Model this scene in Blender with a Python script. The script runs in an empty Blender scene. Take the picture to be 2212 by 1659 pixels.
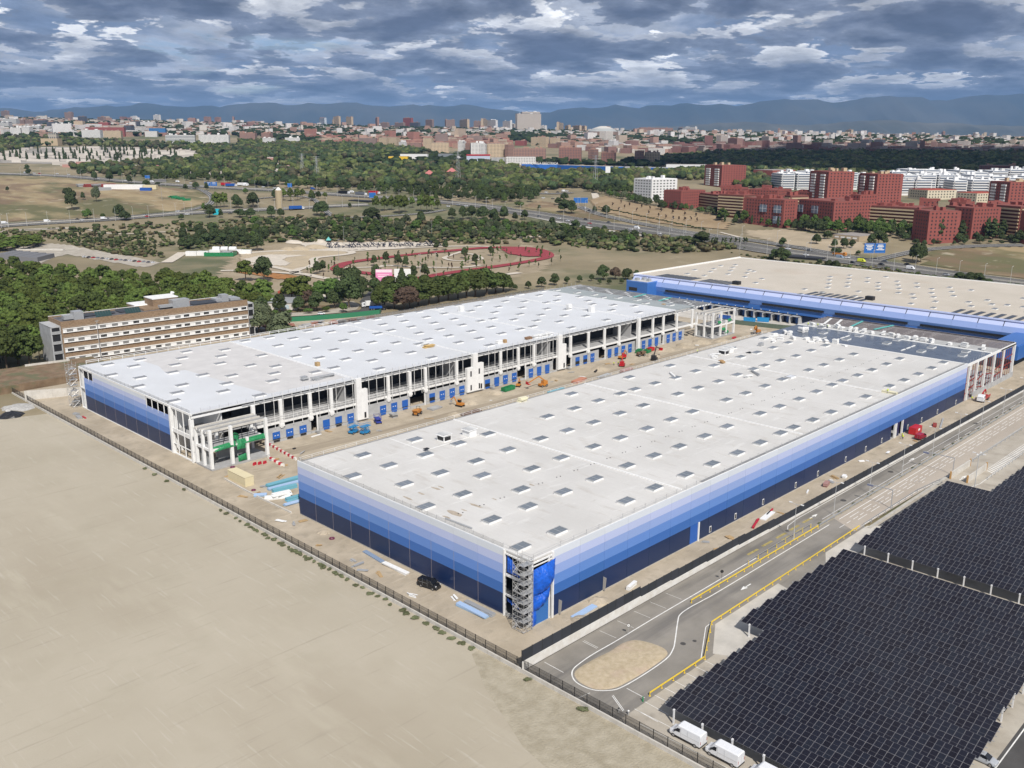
import bpy,math,random
from math import sin,cos,pi,radians,sqrt,atan2,floor
from mathutils import Vector,Matrix
random.seed(7)
S=bpy.context.scene
COL=S.collection

# ------------------------------------------------------------------ camera
CX,CY,CH=-119.2277,-112.7021,93.0
YAW,PITCH,ROLL,FPX=0.7801,0.2568,0.0014,1994.19      # FPX is for a picture 2212 units wide
_F=Vector((cos(YAW)*cos(PITCH),sin(YAW)*cos(PITCH),-sin(PITCH)))
_R=Vector((sin(YAW),-cos(YAW),0));_U=_R.cross(_F)
_R2=_R*cos(ROLL) + _U*sin(ROLL);_U2=_U*cos(ROLL) - _R*sin(ROLL)
cam_d=bpy.data.cameras.new('camera');cam=bpy.data.objects.new('camera',cam_d);COL.objects.link(cam)
cam.matrix_world=Matrix(((_R2.x,_U2.x,-_F.x,CX),(_R2.y,_U2.y,-_F.y,CY),(_R2.z,_U2.z,-_F.z,CH),(0,0,0,1)))
cam_d.sensor_width=36;cam_d.lens=FPX/2212*36;cam_d.clip_start=0.5;cam_d.clip_end=120000
S.camera=cam

# ------------------------------------------------------------------ sky and sun
SUN_AZ,SUN_EL=radians(-120),radians(46)
w=bpy.data.worlds.new("World");S.world=w;w.use_nodes=True
nt=w.node_tree;nt.nodes.clear();N=nt.nodes.new;L=nt.links.new
def mth(op,a,b=None,c=None,clamp=False,tree=None):
    n=(tree or nt).nodes.new('ShaderNodeMath');n.operation=op;n.use_clamp=clamp
    for i,v in enumerate((a,b,c)):
        if v is None: continue
        if isinstance(v,(int,float)): n.inputs[i].default_value=v
        else: (tree or nt).links.new(v,n.inputs[i])
    return n.outputs[0]
out=N('ShaderNodeOutputWorld');bg=N('ShaderNodeBackground');bg.inputs[1].default_value=0.1
L(bg.outputs[0],out.inputs[0])
sky=N('ShaderNodeTexSky');sky.sky_type='NISHITA';sky.sun_disc=False
sky.sun_elevation=SUN_EL;sky.sun_rotation=radians(90) - SUN_AZ;sky.altitude=650
tc=N('ShaderNodeTexCoord');sep=N('ShaderNodeSeparateXYZ');L(tc.outputs['Generated'],sep.inputs[0])
dx,dy,dz=sep.outputs
NL,TH0=6,0.462
BASE_E,TOP_E=(0.235,0.27,0.36),(1.25,1.25,1.25)
BASE_I,TOP_I=(0.115,0.14,0.21),(0.84,0.86,0.90)
HI_A,HI_B=(0.20,0.26,0.39),(0.55,0.59,0.68)
zz=mth('POWER',mth('ADD',mth('MAXIMUM',dz,0.0),0.05),0.55)
def cloud_uv(h,w):
    c=N('ShaderNodeCombineXYZ');k=mth('DIVIDE',h,zz);L(mth('MULTIPLY',dx,k),c.inputs[0]);L(mth('MULTIPLY',dy,k),c.inputs[1]);c.inputs[2].default_value=w
    return c.outputs[0]
def nz(vec,scale,detail,rough,dist=0.0):
    t=N('ShaderNodeTexNoise');t.inputs['Scale'].default_value=scale;t.inputs['Detail'].default_value=detail
    t.inputs['Roughness'].default_value=rough;t.inputs['Distortion'].default_value=dist
    L(vec,t.inputs['Vector']);return t.outputs[0]
def smooth_(v,lo,hi):
    m=N('ShaderNodeMapRange');m.interpolation_type='SMOOTHSTEP';m.inputs['From Min'].default_value=lo;m.inputs['From Max'].default_value=hi;L(v,m.inputs[0]);return m.outputs[0]
def mixc(f,a,b_):
    m=N('ShaderNodeMix');m.data_type='RGBA'
    for k,v in (('Factor',f),('A',a),('B',b_)):
        if isinstance(v,tuple): m.inputs[k].default_value=(*v,1)
        else: L(v,m.inputs[k])
    return m.outputs['Result']
# a deck of cumulus: the ray meets the dark bases first, then, through the gaps, the lit flanks behind them
n_big=nz(cloud_uv(1.0,3.3),0.8,2,0.5)
n_hi=nz(cloud_uv(1.2,8.0),2.2,6,0.55,0.3)
col=mixc(smooth_(n_hi,0.38,0.64),HI_A,HI_B)
blue=smooth_(mth('MULTIPLY_ADD',n_hi,0.45,mth('MULTIPLY',n_big,0.55)),0.60,0.66)
col=mixc(blue,col,(0.24,0.36,0.60))
for k in range(NL-1,-1,-1):
    f=k/(NL-1);h=1.0+0.13*f
    n=nz(cloud_uv(h,0.30*f),3.3,7,0.58,0.15)
    n=mth('ADD',n,mth('MULTIPLY',mth('SUBTRACT',n_big,0.5),-0.20))
    th=TH0+0.13*f**1.3
    m=smooth_(n,th,th+0.035)
    inner=smooth_(n,th+0.01,th+0.16)
    c_edge=tuple(a+(b2-a)*f**0.8 for a,b2 in zip(BASE_E,TOP_E));c_in=tuple(a+(b2-a)*f**0.8 for a,b2 in zip(BASE_I,TOP_I))
    col=mixc(m,col,mixc(inner,c_edge,c_in))
fine=nz(cloud_uv(1.0,5.0),7.0,6,0.62,0.3)
vm=N('ShaderNodeVectorMath');vm.operation='SCALE';L(col,vm.inputs[0]);L(mth('MULTIPLY_ADD',fine,1.5,0.36),vm.inputs['Scale']);col=vm.outputs[0]
hz=smooth_(dz,0.075,0.0)
mixh_out=mixc(mth('MULTIPLY',hz,0.60),col,(0.22,0.285,0.41))
sc=N('ShaderNodeVectorMath');sc.operation='SCALE';sc.inputs['Scale'].default_value=9.3
L(mixh_out,sc.inputs[0])
# far from the view the deck opens a little to the clear sky
mixs_out=mixc(mth('MULTIPLY',blue,0.5),sc.outputs[0],sky.outputs[0])
L(mixs_out,bg.inputs[0])

sun_d=bpy.data.lights.new('sun','SUN');sun_d.energy=4.9;sun_d.angle=radians(0.53);sun_d.color=(1.0,0.955,0.89)
sun=bpy.data.objects.new('sun',sun_d);COL.objects.link(sun)
sv=Vector((cos(SUN_EL)*cos(SUN_AZ),cos(SUN_EL)*sin(SUN_AZ),sin(SUN_EL)))
sun.rotation_euler=sv.to_track_quat('Z','Y').to_euler();sun.location=(0,0,300)
S.view_settings.view_transform='Standard';S.view_settings.look='None'
S.view_settings.exposure=0.0;S.view_settings.gamma=1;S.view_settings.use_curve_mapping=False

# ------------------------------------------------------------------ terrain and survey
TD=(0,620,680,750,800,850,950,1050,1300,1800,2500,3500,4500,6000,9000,14000,60000)
TL=(0,0,0,0.5,2,6,14,22,36,56,96,150,190,238,240,150,40)
TM=(0,0,0,0,0,1,8,16,29,46,72,120,141,152,120,90,40)
TR=(0,0,2,8,14,19,26,30,37,48,72,100,112,127,110,90,40)
FH=Vector((cos(YAW),sin(YAW)));RH=Vector((sin(YAW),-cos(YAW)))
def T(x,y):
    ax,ay=x-CX,y-CY
    s=ax*FH.x + ay*FH.y
    if s <= 620: return 0.0
    u=max(-1.0,min(1.0,(ax*RH.x + ay*RH.y)/s*FPX/1106))
    if s >= TD[-1]: i=len(TD)-2;f=1.0
    else:
        i=0
        while TD[i+1] < s: i += 1
        f=(s-TD[i])/(TD[i+1]-TD[i])
    m=TM[i]*(1-f)+TM[i+1]*f
    o=(TL if u < 0 else TR);o=o[i]*(1-f)+o[i+1]*f
    return m + (o-m)*abs(u) + (sin(x*.011+1)*cos(y*.009)*1.0*min(1,max(0,s-860)/200))
def ray(px,py):
    X,Y=px-1106,py-829.5
    c,s=cos(ROLL),sin(ROLL)
    x=c*X+s*Y;y=-s*X+c*Y
    d=_F*FPX + _R*x - _U*y
    return d/FPX
def G(px,py):
    "ground point seen at a place of the photograph (survey of the real site)"
    d=ray(px,py);t=560.0
    if d.z < 0:
        tf=-CH/d.z
        p=(CX+d.x*tf,CY+d.y*tf)
        if T(*p) == 0.0 and (p[0]-CX)*FH.x+(p[1]-CY)*FH.y < 620: return Vector((p[0],p[1],0))
    hi=t
    while hi < 60000:
        g=CH+d.z*hi-T(CX+d.x*hi,CY+d.y*hi)
        if g < .15: break
        hi += max(g/(.22-d.z),.8)
    if hi > 7500 and py < 330: return G(px,py+1.5)
    x,y=CX+d.x*hi,CY+d.y*hi
    return Vector((x,y,T(x,y)))
def fwd(p): return (p[0]-CX)*FH.x+(p[1]-CY)*FH.y
def proj(p):
    d=Vector(p)-Vector((CX,CY,CH));k=d.dot(_F)
    return 1106+d.dot(_R)/k*FPX,829.5-d.dot(_U)/k*FPX
def hgt(p,pytop):
    "height of what stands on p and ends at picture row pytop"
    k=fwd(p);return (proj(p)[1]-pytop)/FPX*k*1.03
def sheet(x0,y0,s): return lambda a,b: ((x0+a/s)/1.736,(y0+b/s)/1.736)
z1=sheet(0,300,2.212);z2=sheet(900,300,2.212);z3=sheet(1800,300,2.212);z4=sheet(2700,400,1.9404)
z5=sheet(0,850,2.212);z6=sheet(900,850,2.765);ident=lambda a,b: (a,b)
# ------------------------------------------------------------------ mesh helpers
class MB:
    def __init__(s): s.v=[];s.f=[];s.m=[]
    def quad(s,a,b,c,d,m=0):
        i=len(s.v);s.v += [tuple(a),tuple(b),tuple(c),tuple(d)];s.f.append((i,i+1,i+2,i+3));s.m.append(m)
    def tri(s,a,b,c,m=0):
        i=len(s.v);s.v += [tuple(a),tuple(b),tuple(c)];s.f.append((i,i+1,i+2));s.m.append(m)
    def box(s,x0,x1,y0,y1,z0,z1,m=0,top=None,skip=''):
        i=len(s.v)
        s.v += [(x0,y0,z0),(x1,y0,z0),(x1,y1,z0),(x0,y1,z0),(x0,y0,z1),(x1,y0,z1),(x1,y1,z1),(x0,y1,z1)]
        for nm,q in (('b',(0,3,2,1)),('t',(4,5,6,7)),('f',(0,1,5,4)),('r',(1,2,6,5)),('k',(2,3,7,6)),('l',(3,0,4,7))):
            if nm in skip: continue
            s.f.append(tuple(i+j for j in q));s.m.append(top if (top is not None and nm == 't') else m)
        return s
    def obox(s,c,ux,hx,hy,z0,z1,m=0,top=None):
        "upright box turned so that its x axis follows ux"
        ux=Vector((ux[0],ux[1])).normalized();uy=Vector((-ux.y,ux.x));i=len(s.v)
        for z in (z0,z1):
            for a,b in ((-1,-1),(1,-1),(1,1),(-1,1)):
                s.v.append((c[0]+ux.x*hx*a+uy.x*hy*b,c[1]+ux.y*hx*a+uy.y*hy*b,z))
        for k,q in enumerate(((0,3,2,1),(4,5,6,7),(0,1,5,4),(1,2,6,5),(2,3,7,6),(3,0,4,7))):
            s.f.append(tuple(i+j for j in q));s.m.append(top if (top is not None and k == 1) else m)
        return s
    def bar(s,p,q,w,h=None,m=0):
        "beam between two points, w wide, h high"
        h=h or w;p=Vector(p);q=Vector(q);d=(q-p).normalized()
        up=Vector((0,0,1)) if abs(d.z) < 0.95 else Vector((1,0,0))
        a=d.cross(up).normalized()*w/2;b=a.cross(d).normalized()*h/2;i=len(s.v)
        for o in (p,q):
            for k,l in ((-1,-1),(1,-1),(1,1),(-1,1)): s.v.append(tuple(o+a*k+b*l))
        for f in ((0,1,2,3),(7,6,5,4),(0,4,5,1),(1,5,6,2),(2,6,7,3),(3,7,4,0)):
            s.f.append(tuple(i+j for j in f));s.m.append(m)
        return s
    def tube(s,p,q,r,n=8,r2=None,m=0,cap=True):
        p=Vector(p);q=Vector(q);d=(q-p).normalized();r2=r if r2 is None else r2
        up=Vector((0,0,1)) if abs(d.z) < 0.95 else Vector((1,0,0))
        a=d.cross(up).normalized();b=a.cross(d).normalized();i=len(s.v)
        for o,rr in ((p,r),(q,r2)):
            for k in range(n): t=2*pi*k/n;s.v.append(tuple(o+a*rr*cos(t)+b*rr*sin(t)))
        for k in range(n): l=(k+1) % n;s.f.append((i+k,i+l,i+n+l,i+n+k));s.m.append(m)
        if cap:
            s.f.append(tuple(i+k for k in range(n))[::-1]);s.m.append(m)
            s.f.append(tuple(i+n+k for k in range(n)));s.m.append(m)
        return s
    def prism(s,pts,z0,z1,m=0,top=None):
        i=len(s.v);n=len(pts)
        for z in (z0,z1): s.v += [(p[0],p[1],z) for p in pts]
        for k in range(n): l=(k+1) % n;s.f.append((i+k,i+l,i+n+l,i+n+k));s.m.append(m)
        s.f.append(tuple(i+n+k for k in range(n)));s.m.append(top if top is not None else m)
        s.f.append(tuple(i+k for k in range(n))[::-1]);s.m.append(m)
        return s
    def side(s,prof,y0,y1,m=0):
        "profile in x,z extruded along y"
        i=len(s.v);n=len(prof)
        for y in (y0,y1): s.v += [(p[0],y,p[1]) for p in prof]
        for k in range(n): l=(k+1) % n;s.f.append((i+k,i+n+k,i+n+l,i+l));s.m.append(m)
        s.f.append(tuple(i+k for k in range(n)));s.m.append(m);s.f.append(tuple(i+n+k for k in range(n))[::-1]);s.m.append(m)
        return s
    def mesh(s,name,mats,off=(0,0,0),smooth=False):
        me=bpy.data.meshes.new(name)
        v=s.v if not any(off) else [(a-off[0],b-off[1],c-off[2]) for a,b,c in s.v]
        me.from_pydata(v,[],s.f)
        if not isinstance(mats,(list,tuple)): mats=[mats]
        for m in mats: me.materials.append(m)
        if len(mats) > 1: me.polygons.foreach_set('material_index',s.m)
        if smooth: me.polygons.foreach_set('use_smooth',[True]*len(s.f))
        me.update();return me
    def build(s,name,mats,parent=None,smooth=False,kind=None):
        off=parent['_o'] if parent is not None and '_o' in parent.keys() else (0,0,0)
        o=bpy.data.objects.new(name,s.mesh(name,mats,off,smooth));COL.objects.link(o)
        if parent is not None: o.parent=parent;o['_o']=list(off)
        if kind: o['kind']=kind
        return o
def lettering(txt,size,m,parent,loc,rot,name='lettering',ext=.01):
    c=bpy.data.curves.new(name,'FONT');c.body=txt;c.size=size;c.align_x='CENTER';c.align_y='CENTER';c.extrude=ext
    t=bpy.data.objects.new('tmp',c);COL.objects.link(t);bpy.context.view_layer.update()
    me=bpy.data.meshes.new_from_object(t.evaluated_get(bpy.context.evaluated_depsgraph_get()));bpy.data.objects.remove(t);me.materials.clear();me.materials.append(m)
    o=bpy.data.objects.new(name,me);COL.objects.link(o);o.parent=parent;o.location=loc;o.rotation_euler=rot;o['_o']=[0,0,0];return o
def tag(o,label=None,cat=None,group=None,kind=None):
    if label: o['label']=label
    if cat: o['category']=cat
    if group: o['group']=group
    if kind: o['kind']=kind
    return o
def thing(name,label,cat,loc=(0,0,0),rz=0.0,group=None):
    o=bpy.data.objects.new(name,None);COL.objects.link(o);o.location=loc;o.rotation_euler=(0,0,rz)
    o.empty_display_size=0.5;o['_o']=list(loc);return tag(o,label,cat,group)
def proto(name,label,cat,group=None):
    o=thing(name,label,cat,group=group);del o['_o'];return o
CHILD={}
def kids(o):
    if o.name not in CHILD: CHILD[o.name]=list(o.children)
    return CHILD[o.name]
def dup(o,loc=None,rz=None,label=None,group=None,scale=None,parent=None):
    c=o.copy();COL.objects.link(c)
    if parent is not None: c.parent=parent
    for ch in kids(o): dup(ch,parent=c)
    if loc is not None: c.location=loc
    if rz is not None: c.rotation_euler=(0,0,rz)
    if scale is not None: c.scale=(scale,)*3 if isinstance(scale,(int,float)) else scale
    if label: c['label']=label
    if group: c['group']=group
    return c
class Stamp:
    "the first use moves the prototype itself, later ones copy it"
    def __init__(s,o): s.o=o;s.used=False
    def put(s,loc,rz=0.0,label=None,group=None,scale=None):
        if s.used: return dup(s.o,loc,rz,label,group,scale)
        s.used=True;o=s.o;kids(o);o.location=loc;o.rotation_euler=(0,0,rz)
        if scale is not None: o.scale=(scale,)*3 if isinstance(scale,(int,float)) else scale
        if label: o['label']=label
        if group: o['group']=group
        return o

# ------------------------------------------------------------------ materials
MATS={}
def mat(name,col,rough=0.8,vary=0.0,scale=1.0,bump=0.0,metal=0.0,col2=None,detail=5,rnd=0.0,coord='pos',spec=0.4,stretch=None,lo=0.35,hi=0.65,bscale=None,bdist=0.1):
    if name in MATS: return MATS[name]
    m=bpy.data.materials.new(name);m.use_nodes=True;t=m.node_tree;b=t.nodes['Principled BSDF']
    b.inputs['Roughness'].default_value=rough;b.inputs['Metallic'].default_value=metal
    b.inputs['Specular IOR Level'].default_value=spec
    c=(*col,1);b.inputs['Base Color'].default_value=c
    src=None
    if vary or col2 or bump:
        if coord == 'pos': g=t.nodes.new('ShaderNodeNewGeometry').outputs['Position']
        else: g=t.nodes.new('ShaderNodeTexCoord').outputs['Object']
        if stretch:
            mp=t.nodes.new('ShaderNodeMapping');mp.inputs['Scale'].default_value=stretch[:3]
            if len(stretch) > 3: mp.inputs['Rotation'].default_value=(0,0,stretch[3])
            t.links.new(g,mp.inputs[0]);g=mp.outputs[0]
    if vary or col2:
        nn=t.nodes.new('ShaderNodeTexNoise');nn.inputs['Scale'].default_value=scale;nn.inputs['Detail'].default_value=detail
        nn.inputs['Roughness'].default_value=0.6;t.links.new(g,nn.inputs['Vector'])
        mr=t.nodes.new('ShaderNodeMapRange');mr.inputs['From Min'].default_value=lo;mr.inputs['From Max'].default_value=hi
        t.links.new(nn.outputs[0],mr.inputs[0])
        mx=t.nodes.new('ShaderNodeMix');mx.data_type='RGBA';t.links.new(mr.outputs[0],mx.inputs['Factor'])
        c2=col2 or tuple(min(1,k*(1+vary)) for k in col);c1=col if col2 else tuple(k*(1-vary) for k in col)
        mx.inputs['A'].default_value=(*c1,1);mx.inputs['B'].default_value=(*c2,1);src=mx.outputs['Result']
    if rnd:
        oi=t.nodes.new('ShaderNodeObjectInfo');hs=t.nodes.new('ShaderNodeHueSaturation')
        mv=mth('MULTIPLY_ADD',oi.outputs['Random'],2*rnd,1-rnd,tree=t);t.links.new(mv,hs.inputs['Value'])
        mh=mth('MULTIPLY_ADD',oi.outputs['Random'],rnd*0.10,0.5-rnd*0.05,tree=t);t.links.new(mh,hs.inputs['Hue'])
        if src is None: hs.inputs['Color'].default_value=c
        else: t.links.new(src,hs.inputs['Color'])
        src=hs.outputs[0]
    if src is not None: t.links.new(src,b.inputs['Base Color'])
    if bump:
        n2=t.nodes.new('ShaderNodeTexNoise');n2.inputs['Scale'].default_value=bscale or scale*4;n2.inputs['Detail'].default_value=4
        t.links.new(g,n2.inputs['Vector']);bp=t.nodes.new('ShaderNodeBump');bp.inputs['Strength'].default_value=bump
        bp.inputs['Distance'].default_value=bdist;t.links.new(n2.outputs[0],bp.inputs['Height']);t.links.new(bp.outputs[0],b.inputs['Normal'])
    MATS[name]=m;return m
def layer(m,col,scale,lo,hi,amount=1.0,stretch=None,detail=4,off=(0,0,0)):
    "adds another patchy tone over a material made by mat()"
    t=m.node_tree;b=t.nodes['Principled BSDF'];old=b.inputs['Base Color']
    mx=t.nodes.new('ShaderNodeMix');mx.data_type='RGBA'
    if old.is_linked: t.links.new(old.links[0].from_socket,mx.inputs['A'])
    else: mx.inputs['A'].default_value=old.default_value
    mx.inputs['B'].default_value=(*col,1)
    g=t.nodes.new('ShaderNodeNewGeometry').outputs['Position'];mp=t.nodes.new('ShaderNodeMapping')
    mp.inputs['Location'].default_value=off
    if stretch:
        mp.inputs['Scale'].default_value=stretch[:3]
        if len(stretch) > 3: mp.inputs['Rotation'].default_value=(0,0,stretch[3])
    t.links.new(g,mp.inputs[0])
    nn=t.nodes.new('ShaderNodeTexNoise');nn.inputs['Scale'].default_value=scale;nn.inputs['Detail'].default_value=detail
    nn.inputs['Roughness'].default_value=0.6
    t.links.new(mp.outputs[0],nn.inputs['Vector']);mr=t.nodes.new('ShaderNodeMapRange')
    mr.inputs['From Min'].default_value=lo;mr.inputs['From Max'].default_value=hi;mr.inputs['To Max'].default_value=amount
    t.links.new(nn.outputs[0],mr.inputs[0]);t.links.new(mr.outputs[0],mx.inputs['Factor']);t.links.new(mx.outputs['Result'],old)
    return m
def lines(m,col,axis,period,width,off=0.0,amount=1.0):
    "thin straight joints every period metres along a world axis"
    t=m.node_tree;b=t.nodes['Principled BSDF'];old=b.inputs['Base Color']
    mx=t.nodes.new('ShaderNodeMix');mx.data_type='RGBA'
    if old.is_linked: t.links.new(old.links[0].from_socket,mx.inputs['A'])
    else: mx.inputs['A'].default_value=old.default_value
    mx.inputs['B'].default_value=(*col,1)
    g=t.nodes.new('ShaderNodeNewGeometry').outputs['Position'];sp=t.nodes.new('ShaderNodeSeparateXYZ');t.links.new(g,sp.inputs[0])
    a=mth('ADD',sp.outputs[axis],off,tree=t);a=mth('PINGPONG',a,period/2,tree=t)
    a=mth('LESS_THAN',a,width/2,tree=t);a=mth('MULTIPLY',a,amount,tree=t)
    t.links.new(a,mx.inputs['Factor']);t.links.new(mx.outputs['Result'],old);return m

M_soil=mat('site soil',(0.345,0.29,0.215),0.95,scale=0.09,col2=(0.47,0.40,0.305),bump=0.5,bscale=1.3,bdist=0.12)
layer(M_soil,(0.27,0.235,0.18),0.35,0.52,0.75,0.7)
layer(M_soil,(0.50,0.43,0.33),0.9,0.55,0.7,0.6,stretch=(0.15,1,1))
M_field=mat('compacted pale field',(0.385,0.340,0.262),0.95,scale=0.018,col2=(0.445,0.398,0.315),detail=6,bump=0.25,bscale=0.8,bdist=0.06)
layer(M_field,(0.315,0.265,0.195),0.028,0.50,0.72,0.5,stretch=(1,0.4,1,0.5),off=(40,7,0))
layer(M_field,(0.50,0.455,0.36),0.09,0.58,0.78,0.6,stretch=(1,0.25,1,0.9))
layer(M_field,(0.335,0.30,0.22),0.05,0.55,0.75,0.4,off=(11,90,0))
layer(M_field,(0.50,0.46,0.385),1.6,0.60,0.72,0.55,stretch=(1,.06,1,.75))
layer(M_field,(0.27,0.24,0.185),1.1,0.60,0.74,0.45,stretch=(.05,1,1,.25),off=(31,7,0))
layer(M_field,(0.22,0.19,0.14),2.6,0.68,0.74,0.5)
layer(M_field,(0.62,0.58,0.50),3.1,0.70,0.76,0.6,off=(3,9,1))
M_fieldrough=mat('rough grassy strip',(0.32,0.28,0.205),0.95,scale=0.5,col2=(0.41,0.365,0.28),bump=0.9,bscale=2.5,bdist=0.15)
layer(M_fieldrough,(0.25,0.215,0.15),0.25,0.55,0.75,0.6,stretch=(1,0.4,1))
M_dry=mat('dry grassland',(0.235,0.185,0.105),0.95,scale=0.02,col2=(0.36,0.285,0.175),detail=8,bump=0.5,bscale=0.6,bdist=0.3)
layer(M_dry,(0.14,0.145,0.065),0.012,0.52,0.66,0.85)
layer(M_dry,(0.42,0.36,0.25),0.05,0.6,0.75,0.6)
M_gold=mat('golden cut grass',(0.26,0.195,0.105),0.95,scale=0.03,col2=(0.38,0.30,0.175),detail=8,stretch=(1,0.35,1,0.6))
layer(M_gold,(0.105,0.105,0.045),0.012,0.47,0.58,0.9,stretch=(1,.5,1,.7))
layer(M_gold,(0.185,0.125,0.075),0.02,0.50,0.6,0.85,off=(99,5,0),stretch=(1,.4,1,.7))
layer(M_gold,(0.42,0.37,0.27),0.06,0.6,0.7,0.7)
M_asph=mat('worn asphalt',(0.21,0.193,0.168),0.9,scale=0.12,col2=(0.275,0.253,0.222),detail=7,bump=0.15,bscale=9,bdist=0.01)
layer(M_asph,(0.135,0.127,0.118),0.22,0.5,0.66,0.75,stretch=(0.08,1,1))
layer(M_asph,(0.32,0.29,0.235),0.14,0.6,0.76,0.5,stretch=(0.3,1,1),off=(3,3,0))
M_asph_dark=mat('newer asphalt',(0.075,0.072,0.07),0.9,vary=0.2,scale=0.15)
M_conc_road=mat('concrete carriageway',(0.36,0.31,0.255),0.9,scale=0.1,col2=(0.44,0.385,0.32),detail=7,stretch=(0.15,1,1))
lines(M_conc_road,(0.2,0.18,0.15),0,5.0,0.07,amount=0.6)
M_lot=mat('car park concrete',(0.345,0.305,0.25),0.9,scale=0.13,col2=(0.46,0.42,0.355),detail=7)
layer(M_lot,(0.24,0.215,0.18),0.2,0.58,0.7,0.6,off=(5,1,0))
M_palelot=mat('pale concrete slab',(0.50,0.47,0.42),0.9,vary=0.12,scale=0.2,detail=6)
M_kerb=mat('kerb concrete',(0.42,0.40,0.36),0.9,vary=0.12,scale=0.6)
M_paint=mat('white road paint',(0.74,0.73,0.70),0.7,vary=0.12,scale=0.9)
M_ypaint=mat('faded yellow road paint',(0.36,0.29,0.10),0.8,vary=0.25,scale=1.2)
M_gravel=mat('ochre gravel',(0.40,0.325,0.215),0.95,scale=1.1,col2=(0.50,0.415,0.295),detail=8,bump=0.9,bscale=4,bdist=0.1)
layer(M_gravel,(0.46,0.34,0.28),0.15,0.52,0.7,0.5)
M_yellow=mat('yellow steel rail',(0.78,0.56,0.05),0.5,vary=0.12,scale=2)
M_wallconc=mat('cast concrete',(0.50,0.475,0.43),0.9,scale=0.5,col2=(0.60,0.575,0.53),detail=6)
layer(M_wallconc,(0.34,0.30,0.25),0.8,0.58,0.72,0.5,stretch=(1,1,0.15))
M_whitewall=mat('white rendered wall',(0.70,0.69,0.66),0.85,scale=0.6,col2=(0.60,0.57,0.52),detail=6)
M_black=mat('black steel',(0.02,0.02,0.022),0.5)
M_screen=mat('charcoal privacy screen',(0.032,0.036,0.045),0.75,rnd=0.18)
M_roofB=mat('white roof membrane',(0.555,0.54,0.515),0.6,scale=0.06,col2=(0.63,0.615,0.59),detail=7)
layer(M_roofB,(0.46,0.425,0.38),0.35,0.56,0.7,0.55,stretch=(1,0.25,1))
layer(M_roofB,(0.70,0.69,0.67),0.6,0.58,0.68,0.5,stretch=(.2,1,1),off=(5,5,0))
layer(M_roofB,(0.36,0.32,0.27),0.9,0.68,0.78,0.6,stretch=(.35,1,1),off=(8,1,0))
lines(M_roofB,(0.48,0.475,0.465),0,2.1,0.10,amount=0.35)
M_roofA=mat('bright roof membrane',(0.655,0.67,0.695),0.55,scale=0.05,col2=(0.595,0.605,0.62),detail=5)
lines(M_roofA,(0.60,0.61,0.63),0,2.1,0.10,amount=0.25)
M_roofApatch=mat('older roof membrane',(0.575,0.56,0.55),0.7,vary=0.06,scale=0.2)
M_roofC=mat('dusty beige roof membrane',(0.50,0.45,0.375),0.7,scale=0.05,col2=(0.56,0.505,0.43),detail=7)
layer(M_roofC,(0.46,0.375,0.29),0.035,0.56,0.72,0.5)
lines(M_roofC,(0.46,0.41,0.35),0,2.1,0.12,amount=0.3)
M_roofgrey=mat('grey vapour barrier',(0.33,0.36,0.36),0.5,vary=0.08,scale=0.2)
M_stain=mat('rust brown roof stain',(0.40,0.34,0.27),0.9,vary=0.15,scale=1)
M_membrane=mat('wet slate blue membrane',(0.085,0.105,0.145),0.25,scale=0.15,col2=(0.12,0.145,0.19),detail=5)
M_white=mat('white painted concrete',(0.76,0.76,0.75),0.7,vary=0.05,scale=0.7)
M_trim=mat('grey zinc flashing',(0.42,0.43,0.44),0.45,metal=0.3)
M_steel=mat('galvanised steel',(0.46,0.47,0.48),0.45,metal=0.4,vary=0.1,scale=2)
M_glass=mat('dusty rooflight glass',(0.19,0.215,0.245),0.18,spec=0.6,rnd=0.15)
M_glassopal=mat('opal rooflight cover',(0.68,0.70,0.74),0.4)
M_dockconc=mat('precast dock wall',(0.40,0.405,0.41),0.85,vary=0.10,scale=0.4)
M_doorblue=mat('blue dock door',(0.02,0.11,0.42),0.4)
M_interior=mat('interior grey',(0.16,0.165,0.17),0.9)
M_slab=mat('interior slab',(0.36,0.36,0.36),0.9,vary=0.1,scale=0.4)
M_tarp=mat('blue tarpaulin',(0.012,0.10,0.52),0.35,vary=0.25,scale=1.1,bump=0.6,bscale=2.2,bdist=0.3)
M_greensheet=mat('green plastic sheeting',(0.02,0.20,0.075),0.5,vary=0.3,scale=2)
M_red=mat('red paint',(0.48,0.02,0.025),0.4)
M_redsteel=mat('red oxide steel',(0.26,0.045,0.035),0.7,vary=0.2,scale=2)
M_wood=mat('raw timber',(0.42,0.29,0.15),0.85,vary=0.2,scale=3)
M_foam=mat('white insulation boards',(0.76,0.76,0.75),0.8,vary=0.06,scale=1.5)
M_card=mat('cardboard',(0.40,0.26,0.13),0.9)
BAND=[mat('navy cladding',(0.009,0.026,0.085),0.38,rnd=0.06),mat('deep blue cladding',(0.045,0.145,0.43),0.42,rnd=0.03),
        mat('mid blue cladding',(0.125,0.255,0.60),0.42,rnd=0.03),mat('light blue cladding',(0.28,0.385,0.69),0.42,rnd=0.03),
        mat('lavender blue cladding',(0.47,0.53,0.76),0.42,rnd=0.03),mat('pale cladding',(0.64,0.68,0.74),0.42,rnd=0.03)]
BZ=(0.25,4.9,7.1,9.25,11.3,13.1,14.6)
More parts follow.
